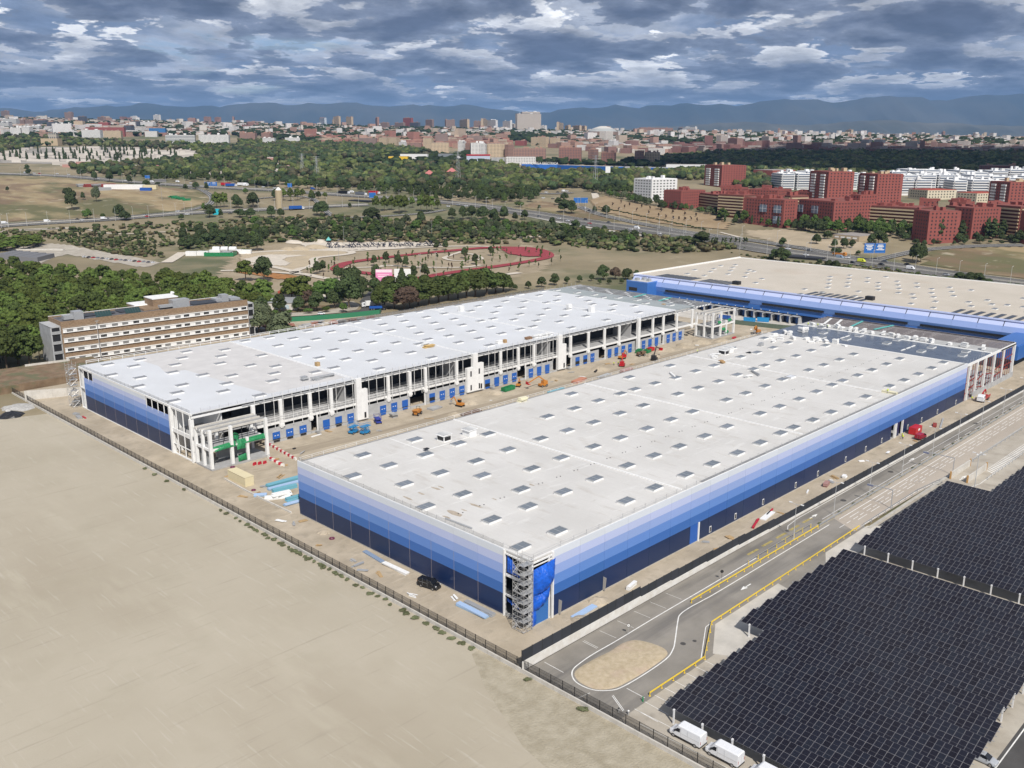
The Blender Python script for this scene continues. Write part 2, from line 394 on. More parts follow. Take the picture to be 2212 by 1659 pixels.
# ------------------------------------------------------------------ ground
def build_ground():
    angs=[];a=-180.0
    while a < 180: angs.append(a);a += 1.4 if abs(a) < 46 else 8
    rad=[1,150,300,450];r=560.0
    while r < 52000: rad.append(r);r *= 1.022 if r < 7000 else 1.08
    v=[];f=[];n=len(angs)
    for r in rad:
        for a in angs:
            t=YAW+radians(a);x=CX+r*cos(t);y=CY+r*sin(t)
            v.append((x,y,T(x,y)-(0.75 if x < 340 and y < 300 and r < 620 else 0.06)))
    for i in range(len(rad)-1):
        for j in range(n):
            k=(j+1) % n;f.append((i*n+j,(i+1)*n+j,(i+1)*n+k,i*n+k))
    me=bpy.data.meshes.new('terrain');me.from_pydata(v,[],f);me.materials.append(M_terr)
    me.polygons.foreach_set('use_smooth',[True]*len(f))
    o=bpy.data.objects.new('terrain',me);COL.objects.link(o);tag(o,'dry rolling ground of grass and earth reaching the hills',kind='structure')
M_terr=mat('dry earth and scrub',(0.20,0.165,0.10),0.95,scale=0.010,col2=(0.30,0.245,0.155),detail=9)
layer(M_terr,(0.085,0.10,0.045),0.006,0.50,0.62,0.85)
layer(M_terr,(0.35,0.30,0.21),0.03,0.60,0.75,0.7)
build_ground()
def flat(name,pts,z,m,label=None,thick=None):
    mb=MB()
    if thick: mb.prism(pts,z-thick,z)
    else: mb.v=[(p[0],p[1],z) for p in pts];mb.f=[tuple(range(len(pts)))];mb.m=[0]
    return tag(mb.build(name,m),label,kind='structure')
def rect(x0,x1,y0,y1): return [(x0,y0),(x1,y0),(x1,y1),(x0,y1)]
flat('field',rect(-330,-12.0,-230,232),-0.50,M_field,'pale compacted field left of the mesh fence')
flat('earth_strip',[(-12.02,-230),(-12.02,2),(-14,2),(-20,-8),(-27,-24),(-31,-45),(-28,-80),(-25,-230)],-0.492,M_fieldrough,'rough gravelly strip beside the low fence wall')
flat('site_ground',rect(-12.0,345,-9.2,262),0.0,M_soil,'brown churned soil of the building site')
flat('road',rect(-11.7,95,-31,-9.5),0.004,M_asph,'grey asphalt loop road beside the white wall')
flat('road',rect(95,420,-16.2,-9.5),0.004,M_asph,'grey asphalt lane between the lamp posts and the screen fence')
flat('carriageway',[(90.5,-24.2),(95.02,-16.2),(420,-16.2),(420,-25.4),(140,-25.4),(95.02,-24.3)],0.009,M_conc_road,'pale concrete carriageway with broken lane lines')
flat('car_park',rect(-11.7,420,-79.0,-31),0.004,M_lot,'concrete car park under the solar canopies')
flat('car_park',rect(95,420,-31,-25.4),0.005,M_lot,'concrete apron beside the carriageway')
flat('slab',[(27.2,-24.9),(52,-24.9),(50,-31.5),(44,-36),(20.5,-36),(17.5,-30.6)],0.013,M_palelot,'pale slab outside the solar canopies by the yellow rail')
flat('slab',[(74,-24.9),(96,-24.9),(100,-29),(84,-30.2),(62,-31)],0.013,M_palelot,'pale slab at the end of the yellow rail')
flat('road',rect(-40,420,-96,-79.0),0.006,M_asph_dark,'dark access road along the far end of the canopies')
flat('road',[(98,-26.8),(140,-27.2),(140,-28.6),(98,-28.4)],0.012,M_asph_dark,'dark asphalt strip along the pale kerb')
flat('verge',rect(87,300,-16.95,-15.6),0.016,M_fieldrough,'narrow weedy median below the lamp posts')

def ribbon(pts,wd,z=0.0,drape=False):
    mb=MB();P=[Vector((p[0],p[1])) for p in pts];Lp=[];Rp=[]
    for i,p in enumerate(P):
        a=P[max(0,i-1)];b=P[min(len(P)-1,i+1)];d=(b-a).normalized();n=Vector((-d.y,d.x))*wd/2
        Lp.append(p+n);Rp.append(p-n)
    for i in range(len(P)-1):
        q=[Rp[i],Rp[i+1],Lp[i+1],Lp[i]]
        mb.quad(*[(t.x,t.y,(T(t.x,t.y) if drape else 0)+z) for t in q])
    return mb
def smooth(pts,n=6,closed=False):
    out=[];P=[Vector(p[:2]) for p in pts];m=len(P)
    for i in range(m if closed else m-1):
        if closed: a,b,c,d=P[i-1],P[i],P[(i+1) % m],P[(i+2) % m]
        else: a,b,c,d=P[max(0,i-1)],P[i],P[i+1],P[min(m-1,i+2)]
        for k in range(n):
            t=k/n;out.append(0.5*((2*b)+(c-a)*t+(2*a-5*b+4*c-d)*t*t+(3*b-a-3*c+d)*t**3))
    if not closed: out.append(P[-1])
    return out
# one set of markings per kind, flat print on the road
def marking(name,segs,m,label,z=0.021):
    mb=MB()
    for pts,wd in segs:
        r=ribbon(pts,wd,z);o=len(mb.v);mb.v += r.v;mb.f += [tuple(i+o for i in f) for f in r.f];mb.m += r.m
    return tag(mb.build(name,m),label,kind='structure')
loop=smooth([(60,-14.9),(40,-14.9),(20.6,-14.8),(8.7,-14.9),(1.5,-14.8),(-2.9,-15.1),(-5.2,-15.6),(-6.8,-16.8),(-7.8,-18.6),(-7.9,-20.8),(-7.3,-22.7),(-5.8,-24.3),(-3.7,-25.3),(2.1,-25.7),(9.7,-25.5),(13.5,-24.4),(16.3,-22.9),(22.8,-19.0),(25.5,-17.7),(29.4,-17.4),(33.9,-17.6),(42.7,-17.8),(90,-17.9)],5)
segs=[(loop,0.22),([(14.3,-30.1),(24.9,-24.2),(27.5,-24.0),(92,-23.7)],0.16),([(95,-18.1),(400,-18.8)],0.2),([(95,-24.0),(128,-24.2),(143,-25.6),(400,-26.4)],0.16),
        ([(80,-11.9),(82,-10.9),(88,-10.3),(400,-11.4)],0.16),([(146,-13.0),(400,-13.9)],0.13),([(-14,-79.6),(420,-79.6)],0.2),([(92,-15.0),(146,-14.9)],0.14)]
for x in range(146,290,9): segs.append(([(x,-15.1),(x+5.5,-15.15)],0.14))
marking('edge_line',segs,M_paint,'white painted edge lines of the loop road and carriageway')
segs=[];x=90.5
while x < 300:
    if x > 92: segs += [([(x,-19.4-(x-92)*.003),(x+5.2,-19.4-(x-92)*.003)],0.16),([(x,-21.6-(x-92)*.003),(x+5.2,-21.6-(x-92)*.003)],0.16)]
    segs += [([(x-.5,-20.6-(x-92)*.003),(x+2.2,-20.6-(x-92)*.003)],0.16),([(x+3.4,-20.6-(x-92)*.003),(x+5.6,-20.6-(x-92)*.003)],0.16)];x += 7.6
for k,y in enumerate((-18.9,-19.9,-20.8,-21.7,-22.7)): segs.append(([(134.4+k*.5,y),(136.2+k*.5,y)],0.14))
marking('lane_line',segs,M_paint,'broken white lane lines on the concrete carriageway')
segs=[([(x,-30.9),(x-.2,-35.9)],0.11) for x in (14.3,11.4,8.4,4.8,1.8,-1.2,-4.0,-6.9)] + [([(-9.6,-34.1),(-9.0,-55)],0.13)]
segs += [([(-6.9,-31.6),(-6.8,-38)],0.11)] + [([(-2.0+k*5.5,-10.2),(-1.9+k*5.5,-14.2)],0.08) for k in range(2,7)]
segs += [([(3.6,-10.4),(3.5,-14.0)],0.10),([(4.0,-10.4),(3.9,-14.0)],0.10),([(-7.0,-10.2),(-7.1,-15.0)],0.12),([(-8.6,-22.5),(-11.5,-22.0)],0.12),([(-3.0,-26.2),(-3.1,-30.2)],0.13),([(-6.6,-25.8),(-8.8,-29.9)],0.12),([(-6.3,-25.8),(-8.5,-29.9)],0.12)]
for k in range(26):
    x=160+k*1.45;segs.append(([(x,-32.3),(x-1.2,-34.2)],0.5))
segs += [([(158,-34.5),(200,-34.6)],0.18),([(161,-31.9),(200,-32.0)],0.14),([(140,-31.9),(142,-33.5),(147,-34.6),(158,-34.5)],0.18)]
marking('bay_line',segs,M_paint,'thin white parking bay lines and hatching by the car park')
segs=[([(60+i*6.6,-12.6),(64.5+i*6.6,-12.7)],0.65) for i in range(5)] + [([(73+i*7,-14.1),(77+i*7,-14.2)],0.4) for i in range(2)]
marking('yellow_marking',segs,M_ypaint,'faded yellow blocks painted on the near lane',0.017)
def arrow(x,y,d,label,L_=4.2):
    mb=MB();z=0.022
    mb.quad((x,y-.13,z),(x+d*L_*.55,y-.13,z),(x+d*L_*.55,y+.13,z),(x,y+.13,z))
    mb.tri((x+d*L_*.5,y-.55,z),(x+d*L_,y,z),(x+d*L_*.5,y+.55,z));tag(mb.build('road_arrow',M_paint),label,kind='structure')
arrow(47.6,-20.8,-1,'white arrow between the two yellow rails pointing to the loop');arrow(90.2,-12.5,1,'white arrow on the asphalt lane past the yellow blocks')
arrow(152,-12.6,1,'white arrow on the lane by the red vehicles');arrow(146,-29.4,1,'white arrow between the two ramp walls',5.5)
# gravel island
gi=smooth([(-5.2,-16.2),(-7.2,-18.5),(-7.3,-21.7),(-6.2,-23.5),(-4.0,-24.7),(-0.7,-25.1),(4.4,-25.3),(10.1,-25.0),(11.9,-24.2),(12.6,-22.3),(12.1,-19.3),(11.0,-17.2),(8.4,-16.3),(4.4,-16.4),(-0.1,-16.0)],4,True)
mb=MB();c=Vector((2.6,-20.8));R_=[1.0,0.93,0.8,0.55,0.25];Z_=[0.01,0.16,0.22,0.28,0.3];n=len(gi)
for r,z in zip(R_,Z_): mb.v += [((c+(p-c)*r).x,(c+(p-c)*r).y,z+(random.uniform(-.03,.03) if r < 1 else 0)) for p in gi]
mb.v.append((c.x,c.y,0.3))
for k in range(4): mb.f += [(k*n+j,k*n+(j+1) % n,(k+1)*n+(j+1) % n,(k+1)*n+j) for j in range(n)]
mb.f += [(4*n+j,4*n+(j+1) % n,5*n) for j in range(n)];mb.m=[0]*len(mb.f)
tag(mb.build('gravel_island',M_gravel,smooth=True),'ochre gravel island in the middle of the loop road',kind='structure')

# ------------------------------------------------------------------ fences, walls and rails
def net_mat(name,col,alpha):
    m=bpy.data.materials.new(name);m.use_nodes=True;t=m.node_tree;b=t.nodes['Principled BSDF']
    b.inputs['Base Color'].default_value=(*col,1);b.inputs['Roughness'].default_value=0.8;b.inputs['Alpha'].default_value=alpha
    return m
M_net=net_mat('fine wire mesh',(0.05,0.045,0.04),0.30);M_safety=net_mat('safety netting',(0.30,0.30,0.30),0.16)
M_greennet=net_mat('green shade netting',(0.03,0.20,0.10),0.85)
fe=thing('mesh_fence','long mesh fence with black posts on a low concrete wall beside the pale field','fence',(-11.8,262,0))
y=262.0;k=0
PM=MB().box(-.05,.05,-.05,.05,0.1,2.15).mesh('post',M_black)
while y > -66:
    if abs(y+9) > 1.2:
        o=bpy.data.objects.new('post',PM);COL.objects.link(o);o.parent=fe;o.location=(0.15,y-262,0)
    y -= 2.78
y=262.0
while y > -66:
    y2=y-5.55;o=MB().box(-12.0,-11.72,y2+.015,y,-0.6,0.30).build('wall_segment',M_wallconc,fe);y=y2
mb=MB();mb.box(-11.66,-11.655,-66,262,0.32,2.1);mb.build('wire_mesh',M_net,fe)
mb=MB()
for z in (0.4,0.95,1.5,2.1): mb.box(-11.67,-11.64,-66,262,z-.012,z+.012)
mb.build('wire',M_black,fe)
sf=thing('screen_fence','charcoal screen fence on a white wall beside the loop road','fence',(-12,-9.3,0))
def fy(x): return -9.25-0.0085*max(0,x-60)
x=-11.9;PS=MB().box(-.05,.05,-.05,.05,0,1).mesh('post',M_black)
while x < 345:
    x2=x+2.72;ya,yb=fy(x),fy(x2)
    wt=1.85 if x < 22 else max(0.55,1.6-(x-22)*0.019);tp=wt+2.05
    wt=round(wt*4)/4;tp=round(tp*4)/4
    m=MB();c=((x+x2)/2,(ya+yb)/2);m.obox(c,(x2-x,yb-ya),1.35,0.11,0,wt,0);m.build('wall_panel',M_whitewall,sf)
    m=MB();m.obox((c[0],c[1]+.13),(x2-x,yb-ya),1.33,0.012,wt-.25,tp,0);m.build('screen_panel',M_screen,sf)
    o=bpy.data.objects.new('post',PS);COL.objects.link(o);o.parent=sf;o.location=(x+12,ya+9.3+.15,0);o.scale=(1,1,tp+.1)
    x=x2
def rail(name,label,pts,m,h=0.75,step=3.42,bh=0.3,cat='guard rail',both=False,postm=None):
    r=thing(name,label,cat,(*pts[0],0));L_=0
    for a,b in zip(pts,pts[1:]):
        a=Vector(a);b=Vector(b);d=(b-a);ln=d.length;d=d/ln;n=Vector((-d.y,d.x))
        mb=MB()
        for s in ((1,-1) if both else (1,)):
            for zc in (h-.08,h-.24) if bh > .2 else (h-.05,):
                mb.bar((*(a+n*.09*s),zc),(*(b+n*.09*s),zc),0.05,bh*.42 if bh > .2 else bh)
            if bh > .2: mb.bar((*(a+n*.06*s),h-.16),(*(b+n*.06*s),h-.16),0.03,bh)
        mb.build('beam',m,r)
        k=0
        while k*step <= ln:
            p=a+d*k*step;MB().box(p.x-.06,p.x+.06,p.y-.05,p.y+.05,0,h+.02).box(p.x-.16,p.x+.16,p.y-.16,p.y+.16,0,.02).build('post',postm or m,r);k += 1
    return r
rail('guard_rail','yellow guard rail between the two asphalt lanes',[(31.3,-16.5),(86.3,-16.9)],M_yellow)
rail('guard_rail','long yellow guard rail beside the solar canopies, bent at its near end',[(14.7,-30.7),(26.6,-24.5),(93.5,-24.2)],M_yellow)
rail('guard_rail','short yellow guard rail next to the first solar canopy',[(-2.0,-30.45),(14.6,-30.7)],M_yellow)
rail('low_barrier','thin grey rail on short yellow posts below the lamp posts',[(55.8,-15.35),(86,-15.35)],M_steel,0.9,4.2,0.1,'barrier',postm=M_yellow)
rail('crash_barrier','dark steel crash barrier along the weedy median',[(87,-16.8),(300,-17.0)],M_trim,0.8,4.0,0.3,'crash barrier',True)
rail('crash_barrier','steel crash barrier between carriageway and pale kerb',[(95,-24.6),(128,-24.7),(143,-26.2)],M_trim,0.9,4.2,0.14,'crash barrier')
rail('crash_barrier','steel crash barrier beyond the ramp walls',[(161,-26.6),(300,-27.5)],M_trim,0.9,4.0,0.2,'crash barrier')
rail('crash_barrier','short steel barrier along the white hatching',[(152,-35.0),(200,-35.2)],M_trim,0.8,3.0,0.14,'crash barrier')
MBk=MB().box(95,300,-26.3,-25.5,0,0.14);tag(MBk.build('kerb',M_kerb),'pale concrete kerb strip beside the carriageway',kind='structure')
for y0,y1,lab in ((-27.3,-27.0,'concrete ramp wall with ochre end nearest the carriageway'),(-31.9,-31.6,'concrete ramp wall with ochre end nearest the solar canopies')):
    r=thing('ramp_wall',lab,'wall',(145,y0,0))
    x=145.4
    while x < 160: MB().box(x,x+2.98,y0,y1,0,2.0).build('wall_segment',M_wallconc,r);x += 3.0
    MB().box(145,145.38,y0-.06,y1+.06,0,2.25).build('end_post',mat('ochre concrete',(0.46,0.27,0.10),0.8),r)
    MB().box(160.5,160.85,y0-.06,y1+.06,0,2.25).build('end_post',MATS['ochre concrete'],r)
# lamps
M_lamp=mat('grey lamp post',(0.50,0.50,0.49),0.5)
def lamp_proto(name,label,cat,h,arms,r=0.09,m=None,group=None):
    t=proto(name,label,cat,group);m=m or M_lamp
    MB().tube((0,0,0),(0,0,h),r,8,r*.55).box(-.2,.2,-.2,.2,0,.06).build('pole',m,t)
    for ang,ln in arms:
        d=Vector((cos(ang),sin(ang),0));e_=d*ln+Vector((0,0,h+.15))
        MB().tube((0,0,h-.1),e_,r*.5,6).build('arm',m,t)
        MB().obox((e_.x+d.x*.3,e_.y+d.y*.3),d,.38,.15,e_.z-.08,e_.z+.09).build('lamp_head',M_white,t)
    return t
LP=Stamp(lamp_proto('street_lamp','','street lamp',9.0,((pi/2,1.2),(-pi/2,1.2)),group='two-armed lamps on the weedy median'))
labs=['nearest the yellow rail end','where the median begins','before the first road gantry','beyond the first road gantry','opposite the open bay of the blue hall','behind the red van','with a weed tuft near its foot','second before the end of the blue wall','near the crane truck','past the crane truck','beyond the open end of the hall']
for i,x in enumerate((75.8,96.7,117.8,139.4,161.8,183,204,225.7,247,268,290)):
    LP.put((x,-15.75,0),0,'two-armed grey street lamp '+labs[i])
lm=lamp_proto('floodlight_mast','tall mast with four lamp heads beside the ramp walls','light mast',13,((0,1),(pi/2,1),(pi,1),(-pi/2,1)),.13);lm.location=(133.0,-37.5,0)
def gantry(x,y0,y1,label):
    g=thing('road_gantry',label,'gantry',(x,y0,0))
    MB().box(x-.09,x+.09,y0-.09,y0+.09,0,5.2).build('post',M_steel,g)
    MB().box(x-.07,x+.07,y0,y1,5.05,5.25).build('arm',M_steel,g)
    MB().box(x-.12,x+.12,y1-1.6,y1,4.7,5.05).build('height_board',mat('blue grey board',(0.15,0.17,0.28),0.6),g)
gantry(111.4,-24.4,-17.6,'slim height gantry over the carriageway nearer the yellow rails');gantry(148.9,-26.4,-17.6,'slim height gantry over the carriageway beside the ramp walls')
def round_sign(x,y,label,facing,back=False,num='30'):
    s=thing('speed_sign',label,'road sign',(x,y,0))
    MB().tube((x,y,0),(x,y,2.3),.035,6).build('pole',M_black if back else M_steel,s)
    d=Vector((cos(facing),sin(facing),0))
    MB().tube(Vector((x,y,2.15))+d*.04,Vector((x,y,2.15))+d*.07,.38,20).build('disc',mat('dark sign rim',(0.03,0.03,0.03),0.5),s)
    if not back:
        MB().tube(Vector((x,y,2.15))+d*.071,Vector((x,y,2.15))+d*.08,.30,20).build('face',M_white,s)
        lettering(num,.34,M_black,s,(d.x*.09,d.y*.09,2.15),(pi/2,0,facing+pi/2),'number',.004)
round_sign(11.6,-15.2,'round speed sign beside the gravel island',radians(225));round_sign(44.5,-15.4,'dark back of a round sign beside the yellow rail',radians(45),True)
# bollard, pole and bumps
b=thing('bollard','small dark green bollard at the end of the short yellow rail','bollard',(-4.2,-30.6,0))
MB().tube((-4.2,-30.6,0),(-4.2,-30.6,.95),.13,10,.11).build('shaft',M_greensheet,b);MB().tube((-4.2,-30.6,.95),(-4.2,-30.6,1.05),.11,10,.03).build('cap',M_greensheet,b)
for i,(x,y) in enumerate(((-9.0,-31.2),(-9.6,-29.6))):
    b=thing('vent_pipe',('short pale pipe by the mesh fence near the green bollard','short dark pipe closest to the mesh fence posts')[i],'pipe',(x,y,0))
    MB().tube((x,y,0),(x,y,.8),.12,8).build('shaft',M_steel,b);MB().tube((x,y,.8),(x,y,.95),.2,8,.05).build('cap',M_black if i else M_white,b)
for i,(x,y,r) in enumerate(((16.5,-24.6,.55),(18.9,-25.6,.4),(108,-13.0,.8),(139,-12.6,.8),(207,-13.0,.8),(79,-12.3,.5))):
    t=tag(MB().tube((x,y,0.0),(x,y,.028),r,14).build('manhole_cover',mat('dark cast iron',(0.07,0.065,0.06),0.6)),kind='structure')

# ------------------------------------------------------------------ solar canopies
M_pv=bpy.data.materials.new('photovoltaic glass');M_pv.use_nodes=True
t=M_pv.node_tree;b=t.nodes['Principled BSDF'];b.inputs['Roughness'].default_value=0.16;b.inputs['Specular IOR Level'].default_value=0.35
g=t.nodes.new('ShaderNodeTexCoord').outputs['Object'];sp=t.nodes.new('ShaderNodeSeparateXYZ');t.links.new(g,sp.inputs[0])
a=mth('LESS_THAN',mth('PINGPONG',sp.outputs[1],0.094,tree=t),0.010,tree=t)
oi=t.nodes.new('ShaderNodeObjectInfo');mx=t.nodes.new('ShaderNodeMix');mx.data_type='RGBA'
mx.inputs['A'].default_value=(0.0085,0.008,0.014,1);mx.inputs['B'].default_value=(0.026,0.024,0.036,1);t.links.new(mth('MULTIPLY',a,0.8,tree=t),mx.inputs['Factor'])
hs=t.nodes.new('ShaderNodeHueSaturation');t.links.new(mx.outputs['Result'],hs.inputs['Color']);t.links.new(mth('MULTIPLY_ADD',oi.outputs['Random'],0.7,0.7,tree=t),hs.inputs['Value'])
t.links.new(mth('MULTIPLY_ADD',oi.outputs['Random'],-0.08,0.54,tree=t),hs.inputs['Hue']);t.links.new(hs.outputs[0],b.inputs['Base Color'])
M_pvframe=mat('anodised panel frame',(0.205,0.20,0.215),0.5,metal=0.3);M_pvback=mat('panel back',(0.05,0.05,0.06),0.7)
M_colwhite=mat('white steel post',(0.72,0.72,0.72),0.5)
TILT=atan2(1.12,4.55);PLn=2.32;PW=1.13
mb=MB();fw=.032
mb.box(-PLn/2+.012,PLn/2-.012,-PW/2+.012,PW/2-.012,-.035,-.004,2)
for x0,x1,y0,y1 in ((-PLn/2+.012,-PLn/2+.012+fw,-PW/2+.012,PW/2-.012),(PLn/2-.012-fw,PLn/2-.012,-PW/2+.012,PW/2-.012),(-PLn/2+.012+fw,PLn/2-.012-fw,-PW/2+.012,-PW/2+.012+fw),(-PLn/2+.012+fw,PLn/2-.012-fw,PW/2-.012-fw,PW/2-.012)):
    mb.box(x0,x1,y0,y1,-.003,.006,1)
for x0,x1 in ((-PLn/2+.012+fw,-.012),(.012,PLn/2-.012-fw)): mb.box(x0,x1,-PW/2+.012+fw,PW/2-.012-fw,-.003,.0,0)
mb.box(-.012,.012,-PW/2+.012+fw,PW/2-.012-fw,-.003,.003,1)
PVM=mb.mesh('solar_panel',[M_pv,M_pvframe,M_pvback])
ncan=0
def canopy(x0,yl,yr,label):
    "one sawtooth roof of the car park: low edge at x0, high edge 4.55 m further"
    c=thing('solar_canopy',label,'solar canopy',(x0,yl,0),group='solar roofs over the car park')
    n=int((yl-yr)/PW)
    for r in range(2):
        u=(r+.5)*PLn
        for k in range(n):
            o=bpy.data.objects.new('solar_panel',PVM);COL.objects.link(o);o.parent=c
            o.location=(u*cos(TILT),-(k+.5)*PW,2.62+u*sin(TILT));o.rotation_euler=(random.gauss(0,.004),-TILT+random.gauss(0,.004),0)
    yy=-n*PW;mb=MB()
    for u in (.6,1.75,2.9,4.1):
        mb.bar((x0+u*cos(TILT),yl+.35,2.5+u*sin(TILT)),(x0+u*cos(TILT),yl+yy-.35,2.5+u*sin(TILT)),.08,.1)
    mb.build('purlin',M_steel,c)
    k=0;y=yl-1.9
    while y > yl+yy:
        MB().box(x0-.12,x0+.12,y-.12,y+.12,0,2.55).box(x0-.16,x0+.16,y-.16,y+.16,2.4,2.75).build('post',M_colwhite,c)
        MB().bar((x0,y,2.35),(x0+4.5,y,2.35+1.1),.16,.22).build('rafter',M_steel,c)
        y -= 5.5
    return c
ORD='first second third fourth fifth sixth seventh eighth ninth tenth eleventh twelfth thirteenth fourteenth'.split()
lows=[]
for k in range(6): lows.append((-5.72+5.555*k,-36.1,-78.6))
for k in range(6,14): lows.append((-5.72+5.555*k,-30.3,-77.6))
for k in range(10): lows.append((78.1+5.555*k,-30.4,-77.6))
for k in range(8): lows.append((133.6+5.555*k,-41.4,-77.6))
for i,(x0,a_,b_) in enumerate(lows):
    lab=('front solar canopy above the parked white vans' if i == 0 else 'solar canopy with exposed white posts facing the dark aisle' if i == 14 else 'solar canopy row nearest the dark aisle, on the side of the vans' if i == 13 else
           ORD[i]+' solar canopy row counted from the white vans' if i < 13 else ORD[i-14]+' solar canopy row beyond the dark aisle' if i < 24 else ORD[i-24]+' of the set back solar canopy rows behind the light mast')
    canopy(x0,a_,b_,lab)
# ------------------------------------------------------------------ vehicles (built facing +x, wheels on z=0)
M_tyre=mat('tyre rubber',(0.018,0.018,0.018),0.8);M_rim=mat('wheel rim',(0.35,0.35,0.36),0.35,metal=0.6)
M_window=mat('vehicle glass',(0.012,0.014,0.018),0.12,spec=0.6);M_plastic=mat('black bumper plastic',(0.03,0.03,0.032),0.6)
M_light=mat('headlamp glass',(0.6,0.6,0.6),0.2);M_tail=mat('tail lamp red',(0.35,0.01,0.01),0.3)
def paint(name,c,rough=0.3): return mat(name,c,rough,spec=0.5)
def loft(secs,m=0):
    "stack of closed sections, each a list of points"
    mb=MB();n=len(secs[0])
    for s in secs: mb.v += s
    for i in range(len(secs)-1):
        for k in range(n): l=(k+1) % n;mb.f.append((i*n+k,i*n+l,(i+1)*n+l,(i+1)*n+k))
    mb.f.append(tuple(range(n))[::-1]);mb.f.append(tuple((len(secs)-1)*n+k for k in range(n)));mb.m=[m]*len(mb.f);return mb
def wheels(t,xs,w,r,wd=.22):
    for x in xs:
        for s in (-1,1):
            o=MB().tube((x,s*(w-wd),r),(x,s*w,r),r,16).build('wheel',M_tyre,t)
            MB().tube((x,s*w,r),(x,s*(w+.012),r),r*.62,12).build('rim',M_rim,o)
def section(x,hw,zb,zt,tw,round_=.12):
    "cross section at x: half width hw at the belt, tw at the top"
    return [(x,-hw+.04,zb),(x,-hw,zb+.12),(x,-hw,zb+(zt-zb)*.45),(x,-tw,zt-round_),(x,-tw+round_,zt),(x,tw-round_,zt),(x,tw,zt-round_),(x,hw,zb+(zt-zb)*.45),(x,hw,zb+.12),(x,hw-.04,zb)]
def make_car(name,label,m,est=False,small=False):
    t=proto(name,label,'car');L2=2.1 if not small else 1.8;w=.88
    body=loft([section(-L2,w*.86,.45,.80,w*.8,.05),section(-L2+.12,w*.97,.28,.98,w*.88,.08),section(-L2+.7,w,.22,1.0,w*.9,.08),section(.5,w,.22,.98,w*.9,.08),section(L2-.75,w,.22,.90,w*.88,.08),section(L2-.2,w*.95,.26,.74,w*.82,.08),section(L2,w*.82,.38,.62,w*.7,.05)])
    body.build('body',m,t,smooth=False)
    back=-L2+.25 if est else -L2+.75
    def cs(x,hw,z0,tw,z1): return [(x,-hw,z0),(x,-tw,z1),(x,tw,z1),(x,hw,z0)]
    cab=MB();rb,rf=back+.45 if not est else back+.3,.35
    A=[(back,-.76,.96),(back,.76,.96),(1.12,.76,.92),(1.12,-.76,.92)];B=[(rb,-.58,1.40),(rb,.58,1.40),(rf,.58,1.42),(rf,-.58,1.42)]
    cab.v=A+B;cab.f=[(4,5,6,7),(0,1,5,4),(1,2,6,5),(2,3,7,6),(3,0,4,7)];cab.m=[1,0,0,0,0]
    cab.build('cabin',[M_window,m],t)
    r=MB();r.prism([(rb+.02,-.56),(rf-.03,-.56),(rf-.03,.56),(rb+.02,.56)],1.405,1.45);r.build('roof',m,t)
    wheels(t,(-L2+.8,L2-.82),w+.01,.33)
    for s in (-1,1):
        MB().box(L2-.16,L2-.02,s*.62-.17,s*.62+.17,.60,.72).build('headlight',M_light,t)
        MB().box(-L2-.01,-L2+.1,s*.66-.12,s*.66+.12,.70,.84).build('tail_light',M_tail,t)
        MB().box(.78,.92,s*.86-.1,s*.86+.1,.92,1.04).build('mirror',m,t)
    return t
